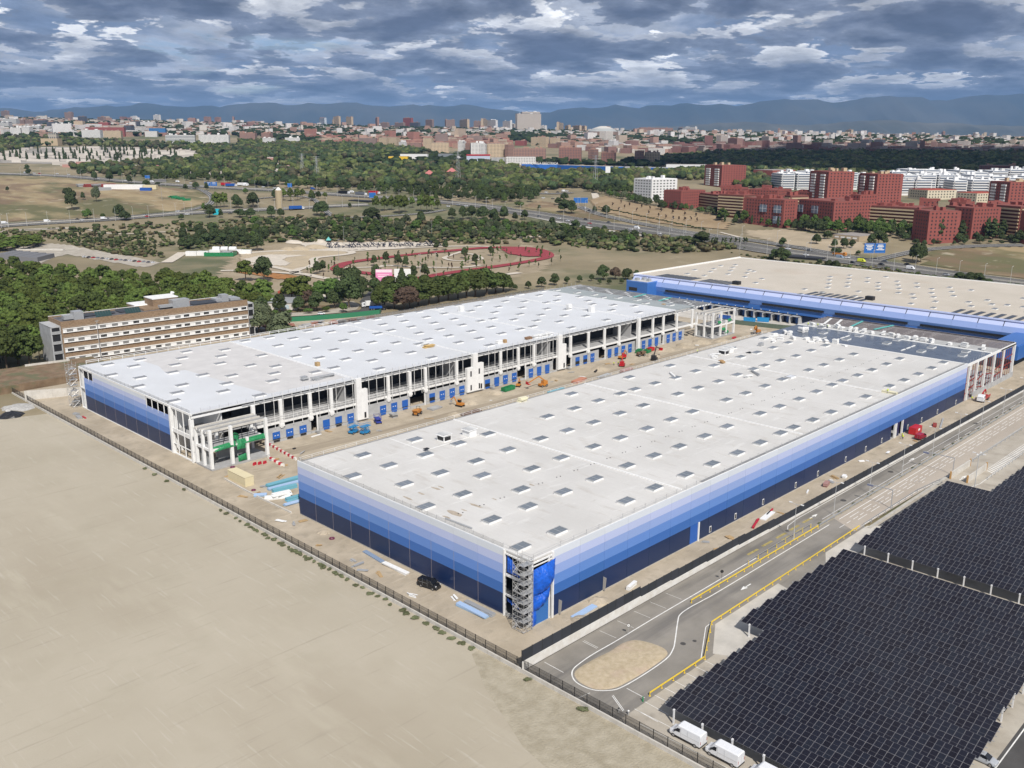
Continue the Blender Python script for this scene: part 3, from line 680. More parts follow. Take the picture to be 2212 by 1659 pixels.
def make_van(name,label,m,L_=6.0,H=2.55,win=M_window,cat='van',plastic=True):
    "panel van with sloped bonnet; origin at middle"
    t=proto(name,label,cat);h=L_/2;w=1.0
    body=loft([section(-h,w*.97,.55,H-.1,w*.88,.12),section(-h+.12,w,.42,H,w*.91,.16),section(h-1.85,w,.42,H,w*.91,.16),section(h-1.62,w,.42,H-.1,w*.88,.18),
                 section(h-1.05,w,.42,H-.72,w*.80,.15),section(h-.75,w,.42,1.42,w*.84,.12),section(h-.22,w*.95,.42,1.18,w*.8,.12),section(h,w*.8,.48,.95,w*.66,.08)])
    b=body.build('body',m,t)
    ws=MB();ws.quad((h-1.63,-w*.78,H-.17),(h-.98,-w*.83,1.55+(H-2.55)*.3),(h-.98,w*.83,1.55+(H-2.55)*.3),(h-1.63,w*.78,H-.17))
    for q in range(4): ws.v[q]=(ws.v[q][0]+.05,ws.v[q][1],ws.v[q][2]+.03)
    ws.build('windscreen',win,t)
    for s in (-1,1):
        k=MB();a=s*(w+.012)
        q=[(h-2.15,a,1.38),(h-1.15,a,1.30),(h-1.28,a*.965,1.62),(h-1.72,a*.93,2.02),(h-2.15,a*.93,2.05)]
        k.v=q;k.f=[(0,1,2,3,4)];k.m=[0];k.build('side_window',win,t)
        MB().box(h-2.35,h-2.32,min(a,a*.99),max(a,a*.99),.6,2.3).box(h-3.6,h-3.58,min(a,a*.99),max(a,a*.99),.6,2.3).box(-h+.2,h-2.35,min(a,a*.99),max(a,a*.99),1.30,1.33).build('door_seam',M_trim,t)
        MB().box(h-1.35,h-1.15,s*1.08-.12,s*1.08+.12,1.32,1.62).build('mirror',M_plastic,t)
        MB().box(h-.30,h-.10,s*.72-.14,s*.72+.14,.92,1.14).build('headlight',M_light,t)
        MB().box(-h-.015,-h+.05,s*.9-.06,s*.9+.06,.95,1.5).build('tail_light',M_tail,t)
        MB().box(-h+1.3,h-1.3,s*1.0-.03,s*1.0+.03,.36,.56).build('sill',M_plastic if plastic else m,t)
    MB().box(-h-.06,-h+.1,-.95,.95,.40,.60).build('rear_bumper',M_plastic,t)
    MB().box(h-.14,h+.04,-.86,.86,.36,.66).build('front_bumper',M_plastic if plastic else m,t)
    MB().box(-h-.02,-h,-.01,.01,.7,H-.25).box(-h-.02,-h,-.72,-.70,.7,H-.25).build('rear_door_seam',M_trim,t)
    for x in (-h+1.0,-h+2.0,-h+3.0): MB().box(x,x+.06,-.7,.7,H,H+.02).build('roof_rib',m,t)
    wheels(t,(-h+1.0,h-.95),w+.01,.35,.24)
    return t
def make_truck(name,label,cabm,boxm,L_=9,boxh=3.6,open_=False,cat='lorry'):
    t=proto(name,label,cat);h=L_/2
    MB().box(-h,h-.2,-.5,.5,.6,.95).build('chassis',M_plastic,t)
    c=loft([section(h-2.1,1.2,.6,2.9,1.12,.15),section(h-.7,1.2,.6,2.95,1.12,.15),section(h-.05,1.2,.6,2.1,1.15,.1),section(h,1.15,.62,1.7,1.1,.1)]);c.build('cab',cabm,t)
    k=MB();k.quad((h-.66,-1.0,2.85),(h+.01,-1.06,1.95),(h+.01,1.06,1.95),(h-.66,1.0,2.85));k.build('windscreen',M_window,t)
    for s in (-1,1): MB().box(h-1.7,h-.8,s*1.19-.02,s*1.19+.02,1.7,2.5).build('side_window',M_window,t)
    if open_:
        MB().box(-h,h-2.3,-1.22,1.22,1.0,1.15).build('load_bed',boxm,t)
        for y in (-1.22,1.16): MB().box(-h,h-2.3,y,y+.06,1.15,2.0).build('dropside',boxm,t)
    else: MB().box(-h,h-2.3,-1.25,1.25,1.0,boxh).build('cargo_box',boxm,t)
    wheels(t,[h-1.3,-h+1.2]+([-h+2.5] if L_ > 8 else []),1.2,.5,.3)
    return t
P_white=paint('white car paint',(0.72,0.73,0.75));P_silver=paint('silver car paint',(0.38,0.40,0.43),.25);P_black=paint('black car paint',(0.012,0.012,0.013),.2)
P_red=paint('red car paint',(0.42,0.012,0.02));P_yellow=paint('fluorescent yellow paint',(0.62,0.66,0.03));P_blue=paint('blue lorry paint',(0.02,0.09,0.35));P_grey=paint('grey car paint',(0.12,0.13,0.15))
P_darkred=paint('dark red paint',(0.30,0.012,0.03));P_bluegrey=paint('grey blue van paint',(0.20,0.27,0.36));P_orange=paint('orange machine paint',(0.50,0.20,0.035),.5);P_machblue=paint('blue machine paint',(0.02,0.22,0.48),.45)
VW=Stamp(make_van('white_van','',P_white))
VW.put((-7.55,-42.0,0),radians(90),'white panel van at the end of the canopy nearest the green bollard','white vans parked beside the front canopy')
VW.put((-7.5,-48.75,0),radians(90),'second white panel van, parked behind the first beside the mesh fence','white vans parked beside the front canopy')
VW.put((-7.5,-56.4,0),radians(90),'white panel van cut off by the picture edge','white vans parked beside the front canopy')
v=make_van('black_van','black people carrier parked on soil against the navy wall',P_black,5.1,1.95);v.location=(-2.7,27.6,0);v.rotation_euler=(0,0,radians(-78))
v=make_van('red_van','dark red van beside the charcoal screen fence',P_darkred,4.9,1.95);v.location=(176.5,-6.4,0);v.rotation_euler=(0,0,radians(-3))
v=make_van('red_pickup','dark red vehicle nosing out under the solar canopy',P_darkred,4.6,1.6);v.location=(17.6,-37.6,0);v.rotation_euler=(0,0,radians(90))
MBx=thing('red_container','bright red site container behind the red van','container',(181,-2.7,0));MB().box(178.6,183.8,-3.9,-1.6,.15,2.4).build('body',M_red,MBx);MB().box(180.6,182,-3.94,-3.9,1.2,1.9).build('label_plate',M_white,MBx)
for i,(x,y,m,r,lab) in enumerate(((1.5,-42.2,P_grey,90,'dark car in the shade behind the white vans'),(20.4,-77.6,P_silver,-90,'silver car nosing out of the far side of the canopies'),(30.6,-74.6,P_white,-90,'white car mostly hidden under the far side of the canopies'),(36.5,-73.8,P_black,-90,'black car at the far side of the canopies'),(5.5,-48.5,P_black,90,'black car in the shade under the second canopy'))):
    c=make_car('parked_car',lab,m);c.location=(x,y,0);c.rotation_euler=(0,0,radians(r))
t=make_truck('crane_truck','white cab truck with folded red crane by the open end of the blue hall',P_white,P_red,8.5,open_=True);t.location=(239.5,-4.6,0);t.rotation_euler=(0,0,radians(183))
MB().bar((1.6,0,1.2),(1.6,0,3.4),.5).bar((1.6,0,3.3),(-.6,.2,4.2),.35).bar((-.6,.2,4.2),(-1.4,.3,2.6),.3).build('crane',P_red,t)
MB().box(-1.6,0.6,-1.0,1.0,1.15,2.2).build('crane_base',P_red,t)
# ------------------------------------------------------------------ rooflight positions (measured)
BSKY=[(2.9,5.7),(3.1,35.2),(3.1,62.6),(8.3,19.6),(8.6,49.5),(13.8,5.6),(13.9,34.9),(14.0,62.4),(14.1,73.4),(19.2,19.2),(19.5,49.2),(25.5,27.5),(25.5,40.6),(25.8,62.3),(31.3,19.5),(31.6,49.3),(31.8,73.8),(37.1,5.8),(37.5,35.4),(37.9,63.0),(43.1,19.9),(43.6,49.9),(48.4,6.2),(48.7,35.7),(49.2,63.4),(55.9,20.1),(56.4,50.1),(60.8,6.0),(61.4,35.6),(66.8,19.9),(67.2,49.9),(72.1,5.8),(72.4,35.2),(73.2,63.1),(77.7,19.6),(78.3,49.6),(83.9,5.8),(84.4,35.2),(85.2,62.9),(90.0,19.8),(90.9,50.0),(95.7,6.0),(96.4,35.5),(97.1,63.4),(97.3,74.7),(102.1,20.3),(102.6,50.2),(107.3,6.4),(107.6,35.7),(108.6,63.7),(114.7,6.4),(116.2,63.8),(120.3,20.3),(121.2,50.4),(125.2,6.0),(126.2,35.6),(127.1,63.7),(127.6,74.9),(131.3,20.0),(132.4,50.2),(136.6,6.0),(137.5,35.5),(138.4,63.3),(143.2,19.9),(144.4,50.1),(148.8,6.1),(150.1,35.8),(151.1,63.7),(151.5,74.9),(155.5,20.3),(156.9,50.5),(160.9,6.3),(162.2,36.2),(163.0,63.8),(167.2,20.7),(167.4,36.0),(168.2,50.9),(175.1,20.8),(176.0,50.9),(179.3,6.5),(180.7,36.2),(182.2,64.4),(185.8,20.5),(187.2,50.8),(190.5,6.3),(191.9,36.1),(193.1,64.0),(193.5,75.2),(197.1,20.4),(198.3,50.4),(202.5,6.3),(204.2,36.0),(205.3,64.0),(209.4,20.5),(211.1,50.9),(215.0,6.5),(216.5,36.3),(218.0,64.4),(218.9,75.8),(221.5,20.7),(223.7,51.3),(227.0,6.9),(234.2,6.6),(239.8,20.4),(242.0,51.2),(244.4,6.4),(246.3,36.2),(247.5,64.1),(247.9,75.6),(251.0,20.3),(252.8,50.7),(256.7,28.1),(257.3,42.7)]
ASKY=[(2.1,154.3),(2.1,179.2),(2.1,200.5),(7.4,162.7),(7.5,190.0),(7.6,216.8),(12.9,170.5),(13.2,207.8),(18.6,153.8),(18.7,189.3),(19.1,216.0),(24.2,141.3),(24.3,162.1),(24.3,178.4),(24.5,199.4),(30.8,170.6),(31.2,207.6),(36.8,154.3),(36.9,189.9),(37.3,216.6),(42.8,163.1),(43.0,179.5),(43.0,200.4),(48.7,171.9),(49.3,209.3),(53.8,154.7),(54.2,190.8),(62.0,155.3),(62.5,180.6),(63.2,218.5),(67.2,172.2),(67.8,201.5),(72.4,142.8),(72.8,163.5),(73.3,191.2),(73.6,217.6),(78.3,154.8),(78.8,179.7),(79.4,209.2),(84.5,171.8),(85.1,201.3),(90.9,163.3),(91.6,191.2),(92.3,217.9),(96.8,143.0),(96.8,155.2),(97.6,180.6),(98.3,209.9),(103.7,173.0),(104.3,202.4),(108.8,164.8),(109.7,192.7),(110.5,219.6),(117.0,169.0),(117.9,194.2),(118.4,219.6),(121.8,155.9),(122.5,181.3),(123.3,206.9),(126.9,143.5),(127.7,168.4),(128.9,194.1),(129.4,219.4),(133.1,155.9),(134.0,181.1),(134.7,206.3),(140.6,168.7),(141.4,193.7),(141.8,218.9),(146.4,156.4),(147.2,181.7),(148.1,207.0),(152.9,169.4),(153.7,194.4),(154.9,220.4),(158.4,157.2),(159.3,182.7),(159.9,207.8),(166.7,157.6),(167.2,182.7),(168.0,220.7),(172.1,174.5),(173.3,204.3),(176.4,144.1),(177.4,165.5),(178.7,193.6),(179.4,220.4),(182.9,156.8),(183.7,182.0),(184.9,211.6),(189.3,173.9),(190.4,203.2),(195.7,165.2),(196.9,193.4),(198.0,220.5),(200.9,144.6),(201.9,157.5),(202.9,182.8),(204.2,212.3),(209.2,175.1),(210.3,204.7),(214.5,167.1),(216.0,195.0),(217.0,221.7),(222.2,158.6),(224.3,195.4),(225.6,222.6),(226.7,146.0),(228.4,175.7),(229.9,213.2),(233.8,167.0),(234.6,183.7),(235.4,205.1),(239.2,158.2),(241.5,195.3),(241.6,221.5),(245.4,174.5),(247.3,212.9),(250.5,145.5),(251.8,166.6),(254.0,205.3),(257.0,182.6),(257.7,158.2),(259.9,195.4),(262.1,223.0)]
CSKY=[(331.9,119.3),(339.0,53.3),(343.1,65.8),(344.9,114.0),(345.2,95.8),(348.4,125.8),(350.7,157.0),(354.3,205.7),(355.0,194.1),(356.8,42.0),(357.2,31.2),(358.3,59.7),(360.9,71.7),(361.8,101.5),(363.5,119.7),(367.4,162.7),(367.7,174.3),(368.2,47.2),(369.8,36.7),(370.5,187.5),(371.5,65.7),(372.3,212.6),(372.6,77.1),(372.6,201.3),(372.9,84.5),(374.5,113.9),(374.6,96.2),(377.0,125.9),(381.0,42.5),(382.3,181.8),(383.1,59.8),(384.6,71.7),(385.7,207.3),(385.8,195.2),(386.7,101.8),(387.0,90.1),(388.5,120.0),(390.2,132.2),(392.6,183.1),(395.6,187.9),(396.7,65.7),(398.8,77.1),(399.2,95.9),(399.3,202.0),(399.6,113.8),(399.9,107.3),(400.0,85.4),(401.5,212.3),(403.2,126.4),(404.2,138.5),(409.6,60.2),(411.4,207.6),(411.5,72.1),(413.4,102.2),(414.0,91.3),(414.6,120.2),(417.6,132.8),(427.4,114.8)]
M_glassA=mat('pale rooflight glass',(0.27,0.275,0.29),0.3)
def rooflights(par,pos,z,ybars=True,opal=(),lx=1.92,ly=1.2,dirty=None,x0=0,slats=True):
    "rooflight: white kerb, tilted frame, glass in four panes"
    o0=par['_o']
    mb=MB();mb.box(-lx,lx,-ly,ly,0,.42,0)
    KB=mb.mesh('skylight',M_white)
    mb=MB();a,b_=lx-.12,ly-.1
    for s in (-1,1):
        for q in (-1,1): mb.box(min(s*.05,s*a),max(s*.05,s*a),min(q*.05,q*b_),max(q*.05,q*b_),.43,.50,0)
    GP=mb.mesh('glass_pane',M_glass if slats else M_glassA);OP=mb.mesh('glass_pane',M_glassopal)
    mb=MB();mb.box(-lx-.05,-lx+.12,-ly-.05,ly+.05,.42,.62).box(lx-.12,lx+.05,-ly-.05,ly+.05,.42,.62).box(-.05,.05,-ly,ly,.44,.53)
    if slats: mb.box(-lx+.12,lx-.12,ly-.03,ly+.05,.42,.56)
    FR=mb.mesh('frame',M_trim if not dirty else dirty)
    for i,(x,y) in enumerate(pos):
        k=bpy.data.objects.new('skylight',KB);COL.objects.link(k);k.parent=par;k.location=(x-o0[0],y-o0[1],z-o0[2])
        g=bpy.data.objects.new('glass_pane',OP if i in opal else GP);COL.objects.link(g);g.parent=k
        f=bpy.data.objects.new('frame',FR);COL.objects.link(f);f.parent=k

M_joint=mat('grey pink joint',(0.34,0.29,0.28),0.8)
def cladding(par,axis,at,s0,s1,step,out_,skip=lambda i,j,a,b: False,zs=BZ,mats=None,first=0):
    "bands of sandwich panels on a wall plane; axis 'x' runs along x at y=at, 'y' along y at x=at"
    mats=mats or BAND;i=first;a=s0
    while a < s1-.5:
        b=min(a+step,s1)
        for j in range(len(zs)-1):
            if skip(i,j,a,b): continue
            mb=MB();z0,z1_=zs[j],zs[j+1]
            if axis == 'x': mb.box(a+.03,b-.03,min(at,at+out_),max(at,at+out_),z0+.004,z1_)
            else: mb.box(min(at,at+out_),max(at,at+out_),a+.03,b-.03,z0+.004,z1_)
            mb.build('cladding_panel',mats[j],par)
        o2=.10 if out_ > 0 else -.10
        if axis == 'y' and a > s0: MB().box(at-.02,at,a-.03,a+.03,zs[0],zs[3]).build('joint_strip',M_joint,par)
        a=b;i += 1

# ================================================================== hall B, the finished one in front
B=thing('warehouse','nearest huge hall with blue striped cladding and dusty white roof','warehouse',(0,0,0))
mb=MB()
mb.box(.2,232,.2,81.0,14.05,14.40);mb.build('roof',M_roofB,B)
MB().box(.2,232,81.0,81.8,14.02,14.30).box(60,232,.22,1.5,14.41,14.46).build('gutter',mat('grey gutter sheet',(0.27,0.27,0.27),0.7,vary=0.2,scale=0.8),B)
MB().box(.2,232,.12,.30,14.35,14.66).box(.12,.30,.2,82,14.35,14.66).build('parapet',M_white,B)
for x in (52.4,111.3,171.2): MB().box(x-.22,x+.22,1.4,81,14.40,14.62).build('roof_seam',M_white,B)
MB().box(28,28.25,65.5,80,14.40,14.46).box(28,52,65.5,65.7,14.40,14.46).box(187,187.25,66,80,14.40,14.46).box(171,187,66,66.2,14.40,14.46).build('roof_seam',M_white,B)
mb=MB()
for (x,y,r) in ((11.9,28.3,1.0),(17.5,28.2,.5),(24,28.4,.5),(30,28.3,.6),(8.3,28.3,.5),(5.5,28.2,1.5),(2.9,28,.7),(12.5,42.7,.8),(14,42.5,.6),(8,42.6,.7),(4,42.5,.8)):
    n=12;mb.v += [(x+r*random.uniform(.5,1.1)*cos(k*pi/6)*.6,y+r*random.uniform(.5,1.1)*sin(k*pi/6)*2.2,14.405) for k in range(n)];mb.f.append(tuple(range(len(mb.v)-n,len(mb.v))));mb.m.append(0)
mb.build('stain',M_stain,B)
k_=0
for x in [6+k*6.4 for k in range(35)]:
    for y in (27.6,42.3,56.8):
        if (k_*7) % 3 == 0: MB().tube((x,y,14.4),(x,y,14.48),.16,8).tube((x+1.1,y-.2,14.4),(x+1.1,y-.2,14.48),.16,8).build('drain',M_black,B)
        k_ += 1
Bfull=[q for q in BSKY if not (q[0] > 258)]
rooflights(B,[q for q in Bfull if q[0] < 231],14.40,opal=[i for i,q in enumerate(Bfull) if (abs(q[0]-114.7) < 1 and abs(q[1]-35) < 3) or (abs(q[0]-167) < 1 and 34 < q[1] < 38)])
# walls
def skipB(i,j,a,b): return j == 0 and ((a < 58 < b) or (164 < a < 176))
cladding(B,'x',-.06,6.5,230.5,8.0,.12,skipB)
cladding(B,'x',-.06,230.5,232.2,1.7,.12)
MB().box(54.8,58.0,-.05,.05,.1,4.85).build('dock_door',M_doorblue,B)
MB().box(50.5+4.03,54.75,-.06,.06,.25,4.9).build('cladding_panel',BAND[0],B);MB().box(58.8,62.47,-.06,.06,.25,4.9).build('cladding_panel',BAND[0],B)
MB().box(58.1,58.6,-.2,.3,0,4.9).build('column',M_white,B)
MB().box(166.55,170.9-4.3+1.5,-.06,.06,.25,4.9).build('cladding_panel',BAND[0],B);MB().box(172.3,174.4,-.06,.06,.25,4.9).build('cladding_panel',BAND[0],B);MB().box(177.2,182.5,-.06,.06,.25,4.9).build('cladding_panel',BAND[0],B)
for x in (171.0,171.9,176.9): MB().box(x,x+.45,-.15,.4,0,4.9).build('column',M_white,B)
cladding(B,'y',-.06,7.6,81.9,7.43,.12)
MB().box(-.1,.25,-.02,82,0,.26).box(.2,232,-.1,.25,0,.26).build('plinth',M_kerb,B)
MB().box(.1,.3,7.6,82,.3,14.0).box(6.6,166.4,.1,.3,.3,14.0).box(182.6,232,.1,.3,.3,14.0).box(166.4,182.6,.1,.3,4.9,14.0).build('backing_wall',mat('grey pink joint',(0.34,0.29,0.28),0.8),B)
MB().box(.3,232,81.7,82.0,0,14.3).build('rear_wall',M_dockconc,B)
MB().box(0,286.6,0,82,.02,.06).build('floor_slab',M_slab,B)
for x in (63.5,75.0,88.5,105.9,118.8,136.2,149.8,161.4,181.5,193.1,207.0,224.4):
    f=MB().box(x-.42,x+.42,-.12,-.06,.7,2.3).build('window',M_white,B);MB().box(x-.3,x+.28,-.14,-.12,.85,2.1).build('pane',M_window,f)
for i,x in enumerate((8.1,22.3)): MB().bar((x,-.15,.3),(x+.1,-.35,3.3),1.1,.07).build('leaning_panel',mat('grey sheet',(0.38,0.36,0.33),0.7),B)
# roof edge posts and ropes
mb0=MB().box(-.03,.03,-.03,.03,0,1.25).mesh('edge_post',M_steel)
def edge_posts(par,pts,z,mesh=mb0):
    o0=par['_o']
    for x,y in pts:
        o=bpy.data.objects.new('edge_post',mesh);COL.objects.link(o);o.parent=par;o.location=(x-o0[0],y-o0[1],z-o0[2])
edge_posts(B,[(.35,8+k*2.9) for k in range(26)]+[(9+k*4.0,.4) for k in range(56)],14.5)
mb=MB()
for z in (15.0,15.5): mb.box(.33,.36,.4,82,z,z+.025).box(.4,232,.39,.42,z,z+.025)
mb.build('safety_rope',M_steel,B)
MB().box(.33,.335,8,82,14.6,15.5).build('safety_net',M_safety,B)
mb=MB()
for k in range(80):
    x=1+k*3.5
    if x > 230: break
    mb.box(x,x+.07,82.05,82.12,14.3,15.25)
mb.box(.3,232,82.05,82.1,14.75,14.8).box(.3,232,82.05,82.1,15.2,15.26);mb.build('edge_rail',M_white,B)
# unfinished corner nearest the camera
MB().box(6.1,6.5,-.2,.3,0,14.5).box(5.2,5.5,-.05,.4,0,14.0).box(-.15,.35,7.2,7.6,0,14.5).box(.2,.8,.2,.8,0,14.2).build('column',M_white,B)
MB().box(.1,6.3,.0,.35,13.6,13.9).box(.0,.35,.4,7.4,13.6,13.9).box(0.1,6.3,.0,.2,12.9,13.1).box(.05,.4,.4,7.4,8.9,9.35).box(.05,.4,.4,7.4,4.6,5.0).build('edge_beam',M_white,B)
MB().box(.3,12,.3,12,8.9,9.3).box(.3,12,.3,12,4.6,5.0).build('floor_slab',mat('dark slab',(0.10,0.10,0.10),0.9),B)
MB().box(1.1,5.1,.02,.12,.15,5.6).build('dock_door',mat('corner door blue',(0.03,0.15,0.44),0.4),B)
def tarp(name,label,pts,bulge,dirn,m=M_tarp,seedv=1,nx=16,nz=14):
    "a hanging cloth between four corners, blown out along dirn"
    rnd=random.Random(seedv);A,Bc,C_,D=[Vector(p) for p in pts];dn=Vector(dirn);mb=MB();V=[]
    for j in range(nz+1):
        for i in range(nx+1):
            u,v_=i/nx,j/nz;p=(A*(1-u)+Bc*u)*(1-v_)+(D*(1-u)+C_*u)*v_
            q=sin(pi*u)**.6*sin(pi*min(1,v_*.97+.03))**.7 if 0 < u < 1 and 0 < v_ < 1 else 0
            V.append(p+dn*(bulge*q+.12*q*sin(u*23+v_*5)+.08*rnd.uniform(-1,1)*q)+Vector((0,0,-.15*sin(u*7)*q)))
    mb.v=[tuple(p) for p in V];w_=nx+1
    mb.f=[(j*w_+i,j*w_+i+1,(j+1)*w_+i+1,(j+1)*w_+i) for j in range(nz) for i in range(nx)];mb.m=[0]*len(mb.f)
    o=mb.build(name,m,smooth=True);return tag(o,label,'tarpaulin')
tarp('tarpaulin','big blue tarpaulin bellying out at the top of the open corner',[(.5,-.1,6.6),(5.6,-.1,7.4),(6.8,-.3,13.0),(.4,-.1,12.4)],1.7,(.1,-1,0),seedv=3)
tarp('tarpaulin','lower blue tarpaulin bellying out above the blue corner door',[(.5,-.1,3.3),(4.6,-.1,4.9),(5.6,-.1,7.5),(.5,-.1,6.9)],1.2,(0,-1,0),seedv=4)
tarp('tarpaulin','narrow strip of blue tarpaulin hanging beside the corner door',[(.3,-.15,.2),(1.2,-.2,.4),(1.3,-.2,3.6),(.3,-.1,3.6)],.4,(0,-1,0),seedv=5)
tarp('tarpaulin','blue tarpaulin tied inside the opening left of the scaffold tower',[(.5,3.4,9.5),(.5,7.1,9.6),(.5,7.1,13.4),(.5,5.6,12.6)],.4,(-1,0,0),seedv=6)
tarp('tarpaulin','crumpled blue tarpaulin on the lowest floor left of the scaffold tower',[(.5,3.4,2.6),(.5,7.0,3.2),(.5,7.0,3.9),(.5,3.6,3.0)],.4,(-1,0,0),seedv=7)
# open end of the hall
MB().box(232,257.5,.3,81.5,14.05,14.36).build('roof',M_membrane,B)
MB().box(257.5,258.6,.3,81.5,14.05,14.5).box(231.8,232.3,.3,81.5,14.3,14.52).build('roof_seam',M_white,B)
MB().box(258.6,268.5,.3,81.5,14.05,14.30).build('roof',mat('bare roof deck',(0.42,0.42,0.41),0.7,vary=0.1,scale=.4),B)
mb=MB()
for k in range(7): x=270+k*2.7;mb.box(x,x+.5,.3,82,13.9,14.3)
mb.build('purlin',mat('grey purlins',(0.30,0.27,0.27),0.7),B)
mb=MB()
for y in range(0,83,10): mb.box(268.5,286.6,y,y+.4,13.2,13.9)
mb.build('roof_beam',M_white,B)
MB().box(232,286.6,.0,.35,13.3,14.25).box(286.2,286.6,0,82,13.3,14.25).build('edge_beam',M_white,B)
for x in (235.2,243.3,252.3,262.4,272.8,285.8): MB().box(x-.45,x+.45,-.1,.8,0,13.4).build('column',M_white,B)
for y in (16,33,49,66,81): MB().box(285.6,286.4,y-.4,y+.4,0,13.4).build('column',M_white,B)
for x in (245,262,278):
    for y in (17,34,51): MB().box(x-.3,x+.3,y-.3,y+.3,0,14).build('column',mat('shaded inner column',(0.5,0.5,0.5),0.7),B)  # white columns greyed here, the hall's inner shade is put into the colour
mb=MB()
for k in range(19): x=233.6+k*2.75;mb.bar((x,.3,.1),(x,.3,13.3),.14)
for x0,x1,za,zb in ((233,243,6.3,7.2),(243,252,5.3,7),(252,262,7.0,5.6),(262,272,6.0,7.2),(272,285,8.9,9.6),(233,243,2.2,4.6),(246,252,3,2.2),(262,280,3.4,5.0),(272,285,6.2,6.4)): mb.bar((x0,.5,za),(x1,.5,zb),.28)
mb.build('bracing',M_redsteel,B)
MB().box(233,243,2,7,6.6,7.6).build('red_platform',M_darkred if 'M_darkred' in globals() else M_red,B)
MB().box(240.5,286.5,-.25,-.02,0,2.1).build('low_wall',M_dockconc,B)
edge_posts(B,[(233+k*2.9,.4) for k in range(19)],14.3)
rooflights(B,[(236.5,74.9),(238,60),(241,20.4),(242,51.2),(247.5,64.1),(245,6.4),(246.3,36.2),(251.0,20.3),(252.8,50.7),(253,8),(256,36),(257.6,70),(263,28),(263.5,56),(263,12)],14.34)
def cstack(name,label,x,y,z,n,m=M_foam,group=None,w=2.4,d=1.2,h=.25,tiltp=.2,seedv=0,rz=0,cat='building material'):
    "pack of boards lying on each other, every board a piece"
    rnd=random.Random(seedv);t=thing(name,label,cat,(x,y,z),group=group);zz_=z
    for k in range(n):
        c=(x+rnd.uniform(-1,1)*tiltp,y+rnd.uniform(-1,1)*tiltp);a=rz+rnd.uniform(-1,1)*tiltp*.4
        MB().obox(c,(cos(a),sin(a)),w/2,d/2,zz_,zz_+h*.92).build('board',m,t);zz_ += h
    return t
for i in range(22):
    y=4+i*3.4+random.uniform(-.8,.8)
    if y < 22 and i % 2: continue
    cstack('insulation_pack','pack of white insulation boards along the edge of the bare roof deck',260.5+random.uniform(-.6,1.6),y,14.31,random.choice((4,5,6,7)),group='insulation packs on the open roof end',seedv=i,tiltp=.25,rz=random.uniform(0,1.5),h=.28)
for i,(x,y,n_) in enumerate(((233.6,72.2,7),(234.6,74.8,6),(243,72,8),(245,71,8),(228,76,4),(225.5,71.3,6),(227,67,5),(222,69.8,4),(231,59.5,6),(229.6,57,6),(230.5,54.3,5),(231.2,50.8,7),(226,58.5,3),(230.0,62.5,4),(216,69.6,4),(229.6,46.2,2),(222,74,5))):
    cstack('insulation_pack','pack of white boards beside the slate blue membrane',x,y,14.41,n_,group='packs around the blue membrane',seedv=50+i,tiltp=.2,rz=i*.7,h=.26)
for x in (239,244,248.5):
    for yy in (53.8,26.5):
        MB().box(x-2.0,x+1.6,yy-.25,yy+.25,14.37,14.62).build('membrane_roll',M_foam,B)
MB().bar((270,52,14.6),(285,50,14.6),.9,.3).bar((270,62,14.6),(285,64,14.6),.9,.3).build('teal_bridge',mat('teal sheeting',(0.12,0.42,0.40),0.6),B)
MB().bar((266,73,14.7),(281,77,14.7),1.0,.2).bar((266,68,14.7),(281,72,14.7),1.0,.2).build('white_beam',M_white,B)
# roof equipment
def hatch(x,y,label,open_=False):
    t=thing('roof_hatch',label,'roof hatch',(x,y,14.4))
    MB().box(x-1.3,x+1.3,y-1.5,y+1.5,14.4,16.1).build('housing',M_white,t)
    mb=MB();mb.side([(x-1.7,16.1),(x+1.6,16.35),(x+1.6,16.45),(x-1.7,16.2)],y-1.7,y+1.7);mb.build('lid',M_foam,t)
    for k in range(5): MB().box(x-1.6,x+1.5,y-1.4+k*.65,y-1.3+k*.65,16.42,16.5).build('rib',M_trim,t)
    if open_: MB().box(x-1.33,x-1.3,y-1.2,y+1.2,14.8,15.9).box(x-1.1,x+1.1,y-1.53,y-1.5,14.8,15.9).build('opening',M_black,t)
hatch(45.5,66.8,'white ribbed roof hatch farther from the seam corner');hatch(37.5,68.3,'white roof hatch with dark open sides',True)
hatch(187.5,73.0,'white ribbed hatch on the far part of the roof');hatch(182.5,72,'open white hatch on the far part of the roof amid debris',True)
cstack('debris_heap','scattered white offcuts beside the far roof hatches',177.5,72.5,14.41,7,seedv=91,tiltp=1.6,h=.12,w=2.6)
cstack('debris_heap','flattened white packaging near the far roof hatches',174.5,70.5,14.41,5,seedv=92,tiltp=1.6,h=.10,w=2)
cstack('debris_heap','brown and white wrapping between two skylights',169.6,64.6,14.41,4,M_card,seedv=93,tiltp=.6,h=.3,w=1.6)
cstack('membrane_bundle','long bundle of grey profiles lying by a skylight',163.5,47.5,14.41,3,M_trim,seedv=94,tiltp=.3,h=.25,w=7,d=.5,rz=.9)
cstack('foil_heap','white wrapping heap next to the long grey bundle',157.5,46.5,14.41,3,seedv=95,tiltp=.4,h=.3,w=3)
cstack('board_stack','white rolled membranes near the left roof edge',141,66.3,14.41,2,seedv=96,tiltp=.1,h=.35,w=.6,d=6,rz=-.7)
cstack('roll','yellow and white pack on the gutter of the near hall',80.8,80.6,14.31,4,mat('cream pack',(0.72,0.68,0.5),0.8),seedv=97,tiltp=.3,h=.35,w=3,d=1.6)
tag(MB().bar((2.0,27.4,14.62),(2.4,19.4,14.62),.3,.3).build('dark_bar',M_trim),'long grey gutter length lying at the left roof edge','gutter')
cstack('black_tray','black crate lid lying on a skylight near the seam corner',28.6,65.0,14.9,2,M_black,seedv=98,w=1.4,d=1,h=.12)
